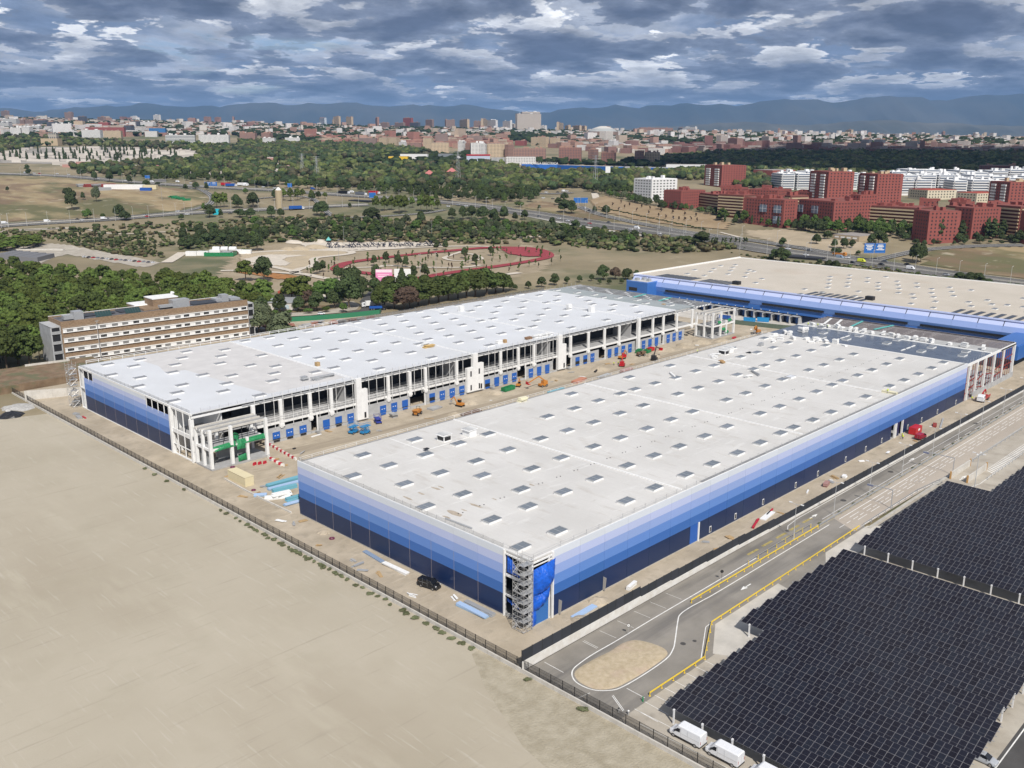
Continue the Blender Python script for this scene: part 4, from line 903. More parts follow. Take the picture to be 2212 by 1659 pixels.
cstack('cable_heap','loose black cables on the far white roof',192,66.4,14.41,3,M_black,seedv=99,w=2.2,d=.8,h=.1,tiltp=.8)
cstack('mesh_cage','steel mesh pallet near the left roof edge',206,69.7,14.41,4,M_steel,seedv=100,w=2.2,d=1.4,h=.35,tiltp=.05)
cstack('cream_pack','cream wrapped pack on the right roof edge near a seam',171.6,3.2,14.41,3,mat('cream pack',(0.72,0.68,0.5),0.8),seedv=101,w=1.4,d=4.8,h=.25,tiltp=.1)

# scaffold towers
M_scaf=mat('scaffold tube',(0.50,0.50,0.50),0.4,metal=0.4)
def scaffold(x0,x1,y0,y1,h_,label,bay=2.0,dense=True):
    t=thing('scaffold_tower',label,'scaffold',(x0,y0,0));r=.045
    xs=(x0,(x0+x1)/2,x1);ys=(y0,y1)
    for x in xs:
        for y in ys: MB().tube((x,y,0),(x,y,h_+1.1),r,6).build('upright',M_scaf,t)
    n=int(h_/bay);mb=MB()
    for k in range(n+1):
        z=.3+k*bay
        for zz_ in (z,z+1.0):
            for y in ys: mb.tube((x0,y,zz_),(x1,y,zz_),r,5,cap=False)
            for x in xs: mb.tube((x,y0,zz_),(x,y1,zz_),r,5,cap=False)
    mb.build('ledger',M_scaf,t);mb=MB()
    for k in range(n):
        z=.3+k*bay
        for a,b in (((x0,y0),(x1,y0)),((x0,y1),(x1,y1)),((x0,y0),(x0,y1)),((x1,y0),(x1,y1))):
            if k % 2: a,b=b,a
            mb.tube((*a,z),(*b,z+bay),r*.9,5,cap=False)
    mb.build('brace',M_scaf,t)
    for k in range(1,n+1):
        z=.3+k*bay
        MB().box(x0+.05,x1-.05,y0+.05,(y0+y1)/2-.02,z-.05,z).build('platform',M_steel,t)
        s=(x0+.2,x1-.4) if k % 2 else (x1-.2,x0+.4);mb=MB()
        for q in (0,.5): mb.bar((s[0],y1-.55+q*.9,z-bay),(s[1],y1-.55+q*.9,z),.05,.16)
        for q in range(8): f=(q+.5)/8;x=s[0]*(1-f)+s[1]*f;mb.box(x-.12,x+.12,y1-.55,y1-.12,z-bay+bay*f-.02,z-bay+bay*f+.01)
        mb.build('stair',M_scaf,t)
    return t
scaffold(-2.6,.0,-.6,2.4,15.0,'tall silver scaffold stair tower at the open corner of the near hall')
scaffold(-3.4,-.9,223.8,227.5,15.6,'grey scaffold tower at the back corner of the white roofed hall')

# ================================================================== hall A, behind, with dock front
AX,AY,AZ=-.4,138.0,15.3
A=thing('warehouse','second hall with bright white roof and an unfinished dock front','warehouse',(AX,AY,0))
MB().box(-.2,246,138.3,223,14.85,15.2).build('roof',M_roofA,A)
flatp=MB();flatp.v=[(x,y,15.204) for x,y in ((19,222),(20,203),(17.4,192),(24,190.4),(26,160),(28,142),(57.5,142),(59,222))];flatp.f=[tuple(range(8))];flatp.m=[0];flatp.build('roof_patch',M_roofApatch,A)
MB().box(246,261.5,138.3,223,14.80,15.1).build('roof',M_roofgrey,A)
MB().box(245.7,246.2,139,223,15.1,15.25).build('roof_seam',M_white,A)
for x in (58.6,112.6,163.6,216.8): MB().box(x-.22,x+.22,139,222.6,15.19,15.42).build('roof_seam',M_white,A)
rooflights(A,[q for q in ASKY if q[0] < 245],15.2,opal=[i for i,q in enumerate(ASKY) if abs(q[0]-20) < 2 and 170 < q[1] < 183],slats=False)
rooflights(A,[(250.5,219),(252,206),(253,195),(254.5,180),(251,160),(256,169),(255,148),(249,186)],15.1,slats=False)
mb=MB()
for k in range(6): x=263+k*2.6;mb.box(x,x+.4,138.3,223,14.5,14.9)
mb.build('purlin',M_steel,A);mb=MB()
for k in range(11): mb.box(261.5,276,139+k*8.3,139.3+k*8.3,13.9,14.5)
for k in range(26): y=140+k*3.2;mb.box(262+(k % 4)*2.6,264.4+(k % 4)*2.6,y,y+1.0,14.92,14.97)
mb.build('roof_beam',M_white,A)
MB().bar((262,176,15.1),(275,178,15.1),1.1,.25).bar((262,160,15.1),(275,162,15.1),1.1,.25).build('teal_bridge',MATS['teal sheeting'],A)
# back wall with white handrail and scaffold netting
MB().box(-.4,276,222.7,223.1,0,15.0).build('rear_wall',M_dockconc,A)
MB().box(.5,276,223.15,224.2,14.6,15.1).build('gutter',M_trim,A)
mb=MB()
for z in (15.75,16.3): mb.box(3,112,224.3,224.42,z,z+.14)
mb.build('edge_rail',M_white,A)
RP=MB().box(-.07,.07,-.07,.07,0,1.4).mesh('edge_post',M_white)
edge_posts(A,[(3+k*4.4,224.35) for k in range(25)],15.05,RP)
MB().box(112,246,224.3,224.31,15.1,16.6).build('safety_net',net_mat('dark edge net',(0.12,0.12,0.12),0.35),A)
edge_posts(A,[(112+k*3.4,224.35) for k in range(48)],15.0,MB().box(-.05,.05,-.05,.05,0,1.7).mesh('edge_post',M_steel))
# left gable x=-0.4
def skipA(i,j,a,b): return (j >= 4 and a > 209) or (j == 4 and a < 168) or (j == 5 and a < 168) 
AZB=(.25,5.35,7.6,9.9,11.75,13.3,15.2)
cladding(A,'y',-.48,152.2,218.8,8.32,.12,lambda i,j,a,b: (j >= 4 and a > 209) or (j >= 4 and a < 168),AZB)
MB().box(-.30,-.2,152.3,218.6,.3,11.7).box(-.30,-.2,168.5,210.4,11.7,15.0).build('backing_wall',MATS['grey pink joint'],A)
for y in (222.8,218.9,214.5,210.6,168.2,164.2,160.0,155.8): MB().box(-.5,-.3,y-.12,y+.12,0 if y > 218.5 else 11.0,15.0).build('gable_post',M_white,A)
for y in (151.9,147.8,143.4,139.0): MB().box(-.55,-.3,y-.14,y+.14,.2,14.9).build('gable_post',M_white,A)
MB().box(-.9,.2,151.0,152.0,0,14.6).box(-.9,.3,138,139,0,13.5).box(0.3,1.0,222,222.8,0,14.6).build('column',M_white,A)
MB().box(-.5,-.1,138,152,7.0,8.2).box(-.5,-.1,138,223,14.5,15.15).box(-.5,-.1,219,223,7.4,7.8).box(-.5,-.2,138,152,3.2,3.4).box(-.6,0,138,223,0,.26).build('edge_beam',M_white,A)
MB().box(0,60,139,152,7.0,7.4).build('floor_slab',M_slab,A)
MB().box(9.5,9.8,139,152,0,15).box(0,9.5,151.8,152.1,0,15).build('inner_wall',M_white,A)
# dock front along y=138
MB().box(18,260,137.9,149,6.3,6.9).build('floor_slab',M_slab,A)
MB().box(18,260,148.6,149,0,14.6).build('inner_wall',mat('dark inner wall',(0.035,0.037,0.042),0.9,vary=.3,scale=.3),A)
mb=MB()
for k in range(24): mb.box(22+k*9.6,22.6+k*9.6,141,148.7,13.2,13.5)
mb.build('tie_beam',M_trim,A)
for x in (58.0,109,160,214.5): MB().box(x-3.5,x-3.2,138.3,148.6,6.9,14.8).build('inner_wall',mat('light inner wall',(0.42,0.42,0.42),0.9),A)
MB().box(18,262,137.75,138.1,6.0,6.85).build('edge_beam',M_white,A)
MB().box(-.5,262,137.8,138.3,13.7,14.25).build('edge_beam',M_white,A)
MB().box(16,262,137.55,137.8,14.35,14.65).build('gutter',M_steel,A)
BKM=MB().box(0,.6,0,.55,0,.4).mesh('bracket',M_trim)
for k in range(60): o=bpy.data.objects.new('bracket',BKM);COL.objects.link(o);o.parent=A;o.location=(18+k*4-AX,137.35-AY,13.95)
cols=(19.5,29.3,40.2,48.4,72.2,81.9,89.2,94.7+9.6,127.4,137.3,146.4,168.9,180.5,191.4,201.8,226.8,235.1,246.0,258.9)
for x in cols: MB().box(x-.55,x+.55,137.3,138.0,4.6,13.8).box(x-.8,x+.8,137.2,138.1,5.0,5.9).build('column',M_white,A)
for (x0,x1) in ((24,40.2),(43,59.2),(62.9,81.8),(89.1,109),(118,136.8),(142,158),(169.8,187.8),(192.6,213.7),(216.7,234),(235.9,252.8)):
    MB().box(x0,x1,137.7,137.98,0,5.05).build('dock_wall',M_dockconc,A)
    MB().box(x0+.3,x1-.3,137.6,137.7,1.05,1.3).build('ledge',M_kerb,A)
for x0,x1 in ((40.2,43),(59.2,62.9),(81.8,89.1),(109,118),(136.8,142),(158,169.8),(187.8,192.6),(213.7,216.7),(234,235.9)):
    MB().box(x0+.2,x1-.2,137.75,137.95,0,.8).build('ledge',M_dockconc,A)
    MB().box(x1-.5,x1-.15,137.6,138,0,6.0).build('column',M_white,A)
DX=(25.8,30.7,35.7,44.7,49.6,54.5,68.3,73.2,78.1,90.8,95.7,100.6,105.5,118.9,123.9,128.7,133.7,143.3,148.2,153.1,172.2,177.3,182.1,193.9,198.7,203.7,208.6,218.8,223.7,228.8,238.2,243.0,248.0)
for i,x in enumerate(DX):
    h_=3.45+x*.0035;sh=(i in (9,13,20,21))
    MB().box(x-.12,x+2.77,137.60,137.7,.9 if not sh else .5,h_+.12).build('door_frame',M_trim,A)
    d=MB().box(x,x+2.62,137.52,137.6,(1.35 if i % 4 == 0 else 1.1) if not sh else 2.3,h_).build('dock_door',M_doorblue,A)
    if sh: MB().box(x,x+2.62,137.55,137.6,.9,2.3).build('opening',M_black,d)
    for k in (.6,1.6):
        if i % 5 < 3 and not sh: MB().box(x+k,x+k+.5,137.5,137.52,2.3,2.52).build('label_plate',M_white,d)
    MB().box(x+.25,x+2.4,137.45,137.6,.35,.95).build('leveller',M_black if i in (0,1,2,4) else M_doorblue,d)
# white stair cores
for x0,x1,x2,lab in ((58.2,60.4,62.7,1),(112.2,114.6,117.5,2),(160.5,163,165.3,3),(214.9,216.6,216.6,4)):
    MB().box(x0,x1,136.9,138.2,.8,15.4).build('stair_core',M_white,A)
    if x2 > x1:
        c=MB().box(x1,x2,136.8,138.2,.8,11.3).build('stair_core',M_white,A);MB().box(x2-1.7,x2-.9,136.76,136.8,1.2,3.2).build('opening',M_black,c)
    if lab == 2:
        c=MB().box(109.1,112.2,136.9,138.2,.8,10.2).build('stair_core',M_white,A)
        for x,z in ((110.6,6.8),(114.8,7.2),(110.6,1.4),(114.8,1.4)): MB().box(x,x+.7,136.76 if x > 112 else 136.86,136.8 if x > 112 else 136.9,z,z+2.1).build('opening',M_black,c)
# slim posts and ledgers of the edge scaffold along the front
SP=MB().box(-.06,.06,-.06,.06,0,11.5).mesh('facade_post',M_white)
xs_=[20+k*3.35 for k in range(45)]
for x in xs_:
    if min(abs(x-c) for c in (59.5,61.5,111,113.5,116)) < 1.3: continue
    o=bpy.data.objects.new('facade_post',SP);COL.objects.link(o);o.parent=A;o.location=(x-AX,137.15-AY,5.0)
mb=MB()
for z in (7.7,8.5): mb.box(20,110,137.1,137.18,z,z+.1).box(117.6,160,137.1,137.18,z,z+.1)
for k in range(100):
    x=20+k*1.67
    if x < 158 and min(abs(x-60.5),abs(x-113)) > 3: mb.bar((x,137.15,6.9),(x,137.15,8.5),.06) if k % 2 else mb.bar((x,137.2,6.95),(x+1.2,138.9,6.95),.1,.3)
mb.build('guard_rail',M_white,A)
edge_posts(A,[(3+k*3.0,138.5) for k in range(86)]+[(-.2,141+k*3.1) for k in range(27)],15.0)
mb=MB();mb.box(3,260,138.48,138.51,15.7,15.73).box(-.22,-.19,139,223,15.7,15.73);mb.build('safety_rope',M_steel,A)
MB().box(-.22,-.215,139,222,15.2,16.1).build('safety_net',M_safety,A)
# things on hall A
for i,(x,y,n_,lab) in enumerate(((50,147,2,'grey duct lengths'),(62.5,144.5,3,'brown crate'),(96.4,141.5,3,'ochre pack'))): pass
cstack('crate','brown wooden crate on the first roof seam',60.3,163.0,15.2,4,M_wood,seedv=110,w=1.4,d=1.4,h=.35,tiltp=.05)
cstack('duct_lengths','grey ducts lying on the roof near the dock edge',51.5,146.5,15.2,3,M_steel,seedv=111,w=9,d=.8,h=.4,tiltp=.7,rz=0)
cstack('duct_lengths','short grey duct pieces at the end of the long ducts',45.5,148.2,15.2,4,M_steel,seedv=112,w=2.2,d=1.5,h=.35,tiltp=.6)
cstack('board_pack','ochre and white pack on the second roof seam',108.6,158.2,15.2,4,mat('ochre pack',(0.55,0.38,0.16),0.8),seedv=113,w=4.4,d=1.8,h=.25,tiltp=.5)
cstack('board_pack','white pack stacked behind the ochre one on the seam',109.5,161.3,15.2,5,seedv=114,w=3,d=1.4,h=.25,tiltp=.4)
cstack('board_pack','white pack with an open brown box beside a skylight',133.3,144.6,15.2,4,seedv=115,w=2.6,d=1.6,h=.28,tiltp=.2)
cstack('open_box','open brown box beside the white pack on the roof',135.6,143.4,15.2,2,M_card,seedv=116,w=1.2,d=1.2,h=.7,tiltp=.05)
for i in range(5): cstack('sack_heap','white sacks along the dock edge near the third core',151+i*2.1,141.3,15.2,4,seedv=120+i,group='sacks along the dock edge',w=2,d=1.6,h=.3,tiltp=.4)
cstack('brick_pallet','pallet of brown blocks among the white sacks',147.2,141.5,15.2,4,mat('brown blocks',(0.25,0.15,0.09),0.9),seedv=126,w=3.2,d=1.4,h=.25,tiltp=.2)
for x,y,lab in ((171.0,208.5,'white mesh frames stacked beyond the middle of the bright roof'),(213.3,163.5,'tall white block pallet nearer the dock edge of the bright roof'),(211.3,176,'tall white block pallet farther from the dock edge')):
    cstack('pallet_stack',lab,x,y,15.2,6,seedv=int(x),w=2.6,d=1.8,h=.42,tiltp=.06)
tag(MB().box(-.9,.9,-.7,.7,0,.3).build('pallet',M_wood),'timber pallet with white sheet on the grey roof end','pallet').location=(255,152,15.12)

# annex frames
def annex(x0,x1,y0,y1,h_,label,seedv=0):
    t=thing('concrete_annex',label,'building frame',(x0,y0,0))
    nx=(x0,(x0+x1)/2-2.5,x1)
    for x in nx:
        for y in (y0,y1): MB().box(x-.45,x+.45,y-.45,y+.45,0,h_+(.6 if y == y0 else -.2)).build('column',M_white,t)
    MB().box(x0-.4,x0+.4,(y0+y1)/2-.4,(y0+y1)/2+.4,0,h_).build('column',M_white,t)
    MB().box((x0+x1)/2+2.2,(x0+x1)/2+3.0,y0-.4,y0+.4,0,7.6).build('column',M_white,t)
    for z in (6.0,):
        MB().box(x0-.2,x1+.2,y0-.25,y0+.25,z-.3,z+.35).box(x0-.25,x0+.25,y0,y1,z-.3,z+.4).box(x1-.25,x1+.25,y0,y1,z-.3,z+.4).build('beam',M_white,t)
        k=0
        for q in range(5):
            yy=y0+1.4+q*(y1-y0-2)/5;MB().box(x0+.2,x1-.2,yy,yy+1.25,z+.1,z+.3).build('floor_plank',M_slab,t)
    for q in range(5):
        yy=y0+.4+q*(y1-y0-.8)/4.4;MB().box(x0-.5,x1+.6,yy,yy+.55,h_-.35,h_+.2).build('roof_beam',M_slab if q % 2 else M_wallconc,t)
    MB().box(x0-.2,x0+.3,y0,y1,h_-.9,h_-.35).box(x1-.3,x1+.2,y0,y1,h_-.9,h_-.35).box(x0,x1,y1-.3,y1+.1,h_-1,h_-.3).build('edge_beam',M_white,t)
    MB().box(x0-.5,x1+.5,y0-.6,y1,.02,.55).build('base_slab',M_slab,t)
    MB().box(x0+1,x0+1.25,y0+4,y1,.55,5.6).box(x0+5,x1-3,y1-3.2,y1-3,.55,5.6).build('inner_wall',mat('inner wall grey',(0.30,0.31,0.31),0.9),t)
    rnd=random.Random(seedv);mb=MB()
    for k in range(9):
        x=x0+1.5+rnd.random()*(x1-x0-3);y=y0+1+rnd.random()*(y1-y0-2);mb.bar((x,y,6.3),(x,y,h_-.4),.08)
    mb.build('prop',M_black,t)
    return t
annex(0.0,18.2,128.2,137.0,11.6,'white concrete frame with green sheeting at the near end of the dock front',3)
annex(262.5,281.5,128.0,137.4,12.2,'white concrete frame at the far end of the dock front',5)
for i,(pts,lab) in enumerate((([(1.0,127.7,5.6),(8.0,127.7,5.9),(8.2,128.8,7.2),(1.0,128.8,6.8)],'green sheeting over the front beam of the near frame'),([(10,127.7,6.0),(17.6,127.7,6.0),(17.8,128.8,7.3),(10,128.8,7.2)],'green sheeting over the right front beam of the near frame'),([(8.0,127.6,4.6),(10.8,127.6,4.6),(11.2,128.4,7.4),(8.4,128.4,7.4)],'green sheeting hanging down between two white columns'),([(8.4,128.0,.7),(11.2,128.0,.7),(11.2,128.2,2.8),(8.4,128.2,2.4)],'green sheeting on the ground floor of the near frame'),([(9,129,7.0),(12,133,7.0),(11,134,8.2),(7.5,130,8.2)],'crumpled green sheeting on the upper floor of the near frame'))):
    tarp('green_sheet',lab,pts,.45,(0,-1,.1),M_greensheet,seedv=20+i,nx=10,nz=5)['category']='plastic sheet'
for i,(x,z) in enumerate(((267,6.9),(271,3.0),(276,6.9),(274,1.2))): tarp('green_sheet','green sheeting on the far concrete frame',[(x,127.6,z),(x+3,127.6,z+.2),(x+3,128.2,z+1.4),(x,128.2,z+1.3)],.4,(0,-1,0),M_greensheet,seedv=30+i,nx=8,nz=4)['category']='plastic sheet'
for o in [o for o in COL.objects if o.name.startswith('green_sheet') and o['label'] == 'green sheeting on the far concrete frame']: o['group']='green sheets on the far frame'

# ================================================================== hall C, finished, at the back
C0,C1=329.0,449.5;CY0,CY1,CZ=-70,227,15.0
Cb=thing('warehouse','finished hall with beige roof and long blue fascia at the back','warehouse',(C0,CY0,0))
MB().box(C0+3.2,C1,CY0,CY1,CZ-.6,CZ).build('roof',M_roofC,Cb)
MB().box(C0,C1+.3,CY1,CY1+.5,CZ-3,CZ+.9).box(C1,C1+.5,CY0,CY1,CZ-3,CZ+.5).build('parapet',M_white,Cb)
MB().box(C0+.2,C1,CY0,CY1-.2,0,CZ-.7).build('wall',BAND[0],Cb)
CB=[(7.6,10.2,.9,.3,2),(10.2,12.9,.3,1.2,3),(12.9,15.3,1.2,3.4,4)]
y=CY0
while y < CY1-.5:
    y2=min(y+11.0,CY1)
    for za,zb,xa,xb,k in CB:
        mb=MB();q=0.03
        mb.side([(C0-2.6+xa,za),(C0-2.6+xb,zb),(C0-2.3+xb,zb),(C0-2.3+xa,za)],y+q,y2-q);mb.build('fascia_panel',BAND[k],Cb)
    MB().box(C0-1.7,C0-1.6,y+.03,y2-.03,4.9,7.4).build('fascia_panel',BAND[1],Cb)
    MB().bar((C0+.6,y2-.2,15.33),(C0-1.5,y2-.2,12.8),.25,.12).build('gutter_spout',M_black,Cb)
    y=y2
MB().box(C0-1.6,C0+.2,CY0,CY1,7.2,7.5).box(C0-.1,C0+3.3,CY0,CY1,15.0,15.3).build('fascia_cap',BAND[4],Cb)
for y0,y1 in ((146,202),(103,138.5),(60,97),(14,54),(-30,6)): MB().box(C0-2.55,C0-2.3,y0,y1,7.9,9.0).build('window',M_window,Cb)
for y in [118+i*5.3 for i in range(15)]:
    if abs(y-142) < 2.5: continue
    MB().box(C0-3.6,C0+.2,y-2.2,y-1.85,0,4.3).box(C0-3.6,C0+.2,y-2.2,y+2.2,4.0,4.4).build('dock_shelter',M_dockconc,Cb)
    MB().box(C0+.1,C0+.16,y-1.5,y+1.5,0,3.7).build('dock_door',BAND[1],Cb);MB().box(C0-1.75,C0-1.7,y-.25,y+.25,5.0,5.5).build('number_plate',M_white,Cb)
ext=list(CSKY)+[(x,y-54) for x,y in CSKY if 31 < y < 86]+[(x,y-108) for x,y in CSKY if 31 < y < 86]
rooflights(Cb,[q for q in ext if q[1] > CY0+2 and q[0] < C1-3],CZ,lx=1.6,ly=1.1)
M_strip=mat('dark solar strip',(0.045,0.05,0.06),0.3,vary=.2,scale=1)
for ys in ([190+i*3.2 for i in range(8)],[165+i*3.4 for i in range(6)],[87+i*4.1 for i in range(8)],[13+i*4.6 for i in range(7)]):
    for y in ys: MB().box(333.5,346,y,y+2.3,CZ+.08,CZ+.2).build('solar_strip',M_strip,Cb)
for x,y in ((338,160.5),(340,84)): MB().box(x,x+3,y,y+4,CZ,CZ+1.9).build('air_unit',M_black,Cb)
Cx=thing('annex_block','bright blue flat roofed block attached to the left end of the beige hall','annex',(318,209,0))
for j in range(3): MB().box(318,333,208.8,224,j*4.3+.02,j*4.3+4.3).build('wall_band',BAND[1] if j else BAND[0],Cx)
MB().box(318.3,333,209.1,223.7,12.92,13.05).build('roof',M_roofB,Cx);MB().box(317.95,333,208.75,209.05,12.9,13.5).box(317.95,318.3,209,224,12.9,13.5).build('parapet',BAND[2],Cx)
for x,y in ((322,219),(326,217),(324,212)): MB().box(x,x+2.4,y,y+2,13.05,14.6).build('air_unit',M_trim,Cx)
MB().box(317.9,317.95,216,222,7.6,9.6).box(328,329.4,208.7,208.78,6.8,8.6).build('window',M_window,Cx)
MB().box(296,329,1.5,13,4.8,10.6).box(296,329,2,12,10.6,10.9).build('low_wing',BAND[1],Cb)
# ================================================================== brick and white banded block
M_brick=mat('brown split stone',(0.185,0.125,0.075),0.9,scale=1.1,col2=(0.315,0.225,0.145),detail=8,stretch=(1,1,3))
layer(M_brick,(0.26,0.17,0.12),1.4,0.5,0.65,0.6,stretch=(.6,.6,3))
Hh=thing('brick_block','long brown brick building with white window bands behind the white roofed hall','apartment building',(20.9,297.4,0),radians(-2.9))
Hh['_o']=[0,0,0]
def HB(): return MB()
L_=86.2;D_=17.0;HT=18.25
HB().box(0,L_,0,D_,0,HT-.8).build('wall',M_brick,Hh)
HB().box(-.1,L_,-.15,.25,15.3,HT).box(0,L_,D_-.4,D_,HT-.8,HT).box(0,.4,0,D_,HT-.8,HT).build('parapet',M_brick,Hh)
HB().box(.4,L_-.1,.25,D_-.4,HT-.8,HT-.7).build('roof',mat('dark roof gravel',(0.11,0.11,0.12),0.9,vary=.3,scale=.5),Hh)
HB().box(0,L_,D_-.5,D_+.1,HT,HT+.12).build('coping',M_white,Hh)
WX=(1.5,5.8,11.0,15.3,20.5,25.0,29.9,34.4,39.5,43.8,49.2,53.3,58.6,63.0,68.1,72.5,77.7,82.1)
rnd=random.Random(5)
for zb in (13.4,9.1,4.9,.9):
    band=HB().box(.5,L_-.5,-.45,0,zb,zb+1.75).build('window_band',M_white,Hh)
    HB().box(.4,L_-.4,-.62,0,zb+1.5,zb+1.78).box(.4,L_-.4,-.55,0,zb-.08,zb+.1).build('sill',M_white,band)
    for k,x in enumerate(WX):
        x += (0,.5,-.3,.2)[int(zb) % 4]
        f=HB().box(x,x+2.6,-.50,-.45,zb+.3,zb+1.45).build('window',mat('grey window frame',(0.30,0.30,0.29),0.6),Hh)
        mb=HB()
        for q in range(4): mb.box(x+.06+q*.63,x+.59+q*.63,-.53,-.50,zb+.42,zb+1.36)
        mb.build('pane',M_window if rnd.random() < .25 else mat('pane with pale blind',(0.19,0.19,0.19),0.3),f)
for zb in (11.6,7.2,2.9): HB().box(.3,L_-.3,-.2,.0,zb+4.0,zb+4.08).build('string_course',M_kerb,Hh)
# stair towers
for x0,x1,lab in ((-4.2,-.02,0),(L_+.02,L_+3.4,1)):
    HB().box(x0,x1,7,D_-1,0,HT-2.2).box(x0,x0+.5,.5,7,0,HT-2).box(x1-.5,x1,.5,7,0,HT-2).box(x0,x1,.5,D_-1,HT-2.4,HT-1.9).build('stair_tower',M_dockconc,Hh)
    HB().box(x0+.5,x1-.5,.6,1.0,0,HT-2.5).build('stairwell',M_black,Hh)
    for z in (4.4,8.7,13.0): HB().box(x0+.3,x1-.3,.2,.6,z,z+.25).box(x0+.3,x1-.3,.2,.26,z+.25,z+1.3).build('balcony',M_steel,Hh)
HB().box(38,50,6,27,HT-1,HT+.1).build('rear_wing',M_brick,Hh)
HB().box(38,50.2,D_,27.2,HT+.1,HT+.5).build('coping',M_white,Hh)
HB().box(44,56,10,20,HT-.7,HT+3.4).build('penthouse',M_brick,Hh);HB().box(43.8,56.2,9.8,20.2,HT+3.4,HT+3.8).build('coping',M_white,Hh)
HB().box(51,59,4,9,HT-.7,HT+3.0).box(45,51,4.5,7,HT,HT+1.2).build('air_duct',M_steel,Hh)
HB().box(7,11,4,9,HT-.7,HT+2.8).box(3,7,5,8,HT-.3,HT+1.4).box(76,79.5,6,10,HT-.7,HT+2.6).box(73,76,6,12,HT-.5,HT+.8).box(80,85,5,12,HT-.5,HT+.6).build('air_duct',M_steel,Hh)
HB().box(59.5,61.2,9,11,HT-.7,HT+1).build('tank',mat('orange box',(0.55,0.14,0.05),0.6),Hh)
HB().tube((57,19,HT+3.4),(57.2,18.6,HT+4.6),.9,14).build('dish',M_white,Hh)
for x0,n_ in ((12,6),(20,3),(28,7),(61,7),(67,6)):
    for k in range(n_):
        q=HB();y0=5+k*1.3 if x0 > 55 else 8+k*1.0
        q.quad((x0,y0,HT-.3),(x0+6,y0,HT-.3),(x0+6,y0+.9,HT+.1),(x0,y0+.9,HT+.1));q.build('solar_panel',M_strip,Hh)
for x0 in (16,29):
    for k in range(6):
        q=HB();q.quad((x0+k*1.15,3.2,HT-.4),(x0+k*1.15+1.05,3.2,HT-.4),(x0+k*1.15+1.05,5.6,HT+1.7),(x0+k*1.15,5.6,HT+1.7));q.build('solar_collector',mat('collector glass',(0.03,0.06,0.06),0.15),Hh)
p_=thing('light_pole','tall slim dark pole standing in front of the brick building','light pole',(35.1,295.0,0));MB().tube((35.1,295,0),(35.1,295,17.0),.18,8,.1).build('pole',M_steel,p_);MB().box(34.4,35.8,294.8,295.2,16.9,17.15).build('lamp_head',M_trim,p_)
# slope, retaining wall and rubble at the far left corner of the site
M_slope=mat('reddish scrub slope',(0.15,0.10,0.06),0.95,scale=0.25,col2=(0.24,0.17,0.11),detail=8);layer(M_slope,(0.12,0.13,0.07),0.15,.5,.62,.8)
tag(MB().prism([(-17,263),(30,263),(30,292),(-40,296),(-60,262)],-0.4,2.6).build('embankment',M_slope),'reddish scrub embankment above the concrete retaining wall',kind='structure')
rw=thing('retaining_wall','pale concrete retaining wall at the far left corner of the site','wall',(-12,245,0))
for k in range(9):
    x=-12+k*2.4;MB().obox((x+1.1,246.5-k*.8),(2.4,-.8),1.25,.2,-.5,3.6-k*.1).build('wall_segment',M_wallconc,rw)
gw=thing('garden_wall','low white wall in front of the brick building','wall',(-5,292,2.6));MB().bar((3,292,3.0),(20,289.5,3.0),.3,.9).build('wall_segment',M_wallconc,gw)
import numpy as np
# ------------------------------------------------------------------ trees
def leaf_mat(name,c,c2,rnd=.25):
    m=mat(name,c,0.75,scale=0.9,col2=c2,rnd=rnd,coord='pos',spec=0.15,lo=.3,hi=.7)
    return m
L_pine=leaf_mat('pine needles',(0.060,0.090,0.019),(0.125,0.160,0.038),.35)
L_pine2=leaf_mat('dark pine needles',(0.040,0.060,0.016),(0.085,0.110,0.030),.22)
L_dark=leaf_mat('dark leaves',(0.032,0.048,0.018),(0.075,0.098,0.038),.25)
L_mid=leaf_mat('green leaves',(0.045,0.078,0.018),(0.095,0.140,0.035),.3)
L_grey=leaf_mat('olive grey leaves',(0.060,0.075,0.038),(0.120,0.135,0.075),.25)
L_brown=leaf_mat('purple brown leaves',(0.060,0.040,0.030),(0.115,0.080,0.055),.2)
L_scrub=leaf_mat('scrub leaves',(0.075,0.095,0.030),(0.145,0.150,0.065),.3)
M_bark=mat('bark',(0.10,0.075,0.05),0.9)
def leaves(clumps,nper,size,rnd,shell=.75):
    "leaf sized faces through the volume of several clumps; returns arrays of corners"
    V=[]
    for (c,r) in clumps:
        n=nper
        d=rnd.normal(size=(n,3));d /= np.linalg.norm(d,axis=1)[:,None]
        d[:,2]=np.where(d[:,2] < -.35,-d[:,2],d[:,2])
        rad=(shell+(1-shell)*rnd.random(n))[:,None]
        p=np.array(c)+d*np.array(r)*rad
        nn=d+rnd.normal(size=(n,3))*.22;nn /= np.linalg.norm(nn,axis=1)[:,None]
        a=np.cross(nn,rnd.normal(size=(n,3)));a /= np.linalg.norm(a,axis=1)[:,None];b=np.cross(nn,a)
        s=size*(.6+.8*rnd.random(n))[:,None]
        V.append(np.stack([p-a*s-b*s*.7,p+a*s-b*s*.7,p+a*s*.8+b*s*.8,p-a*s*.8+b*s*.8],axis=1))
    return np.concatenate(V).reshape(-1,3)
def core(clumps,k=.72):
    mb=MB()
    for (c,r) in clumps:
        i=len(mb.v);R_=[(0,0,-1),(1,0,0),(0,1,0),(-1,0,0),(0,-1,0),(0,0,1)]
        mb.v += [tuple(c[q]+R_[j][q]*r[q]*k for q in range(3)) for j in range(6)]
        for f in ((0,2,1),(0,3,2),(0,4,3),(0,1,4),(5,1,2),(5,2,3),(5,3,4),(5,4,1)): mb.f.append(tuple(i+q for q in f));mb.m.append(0)
    return mb
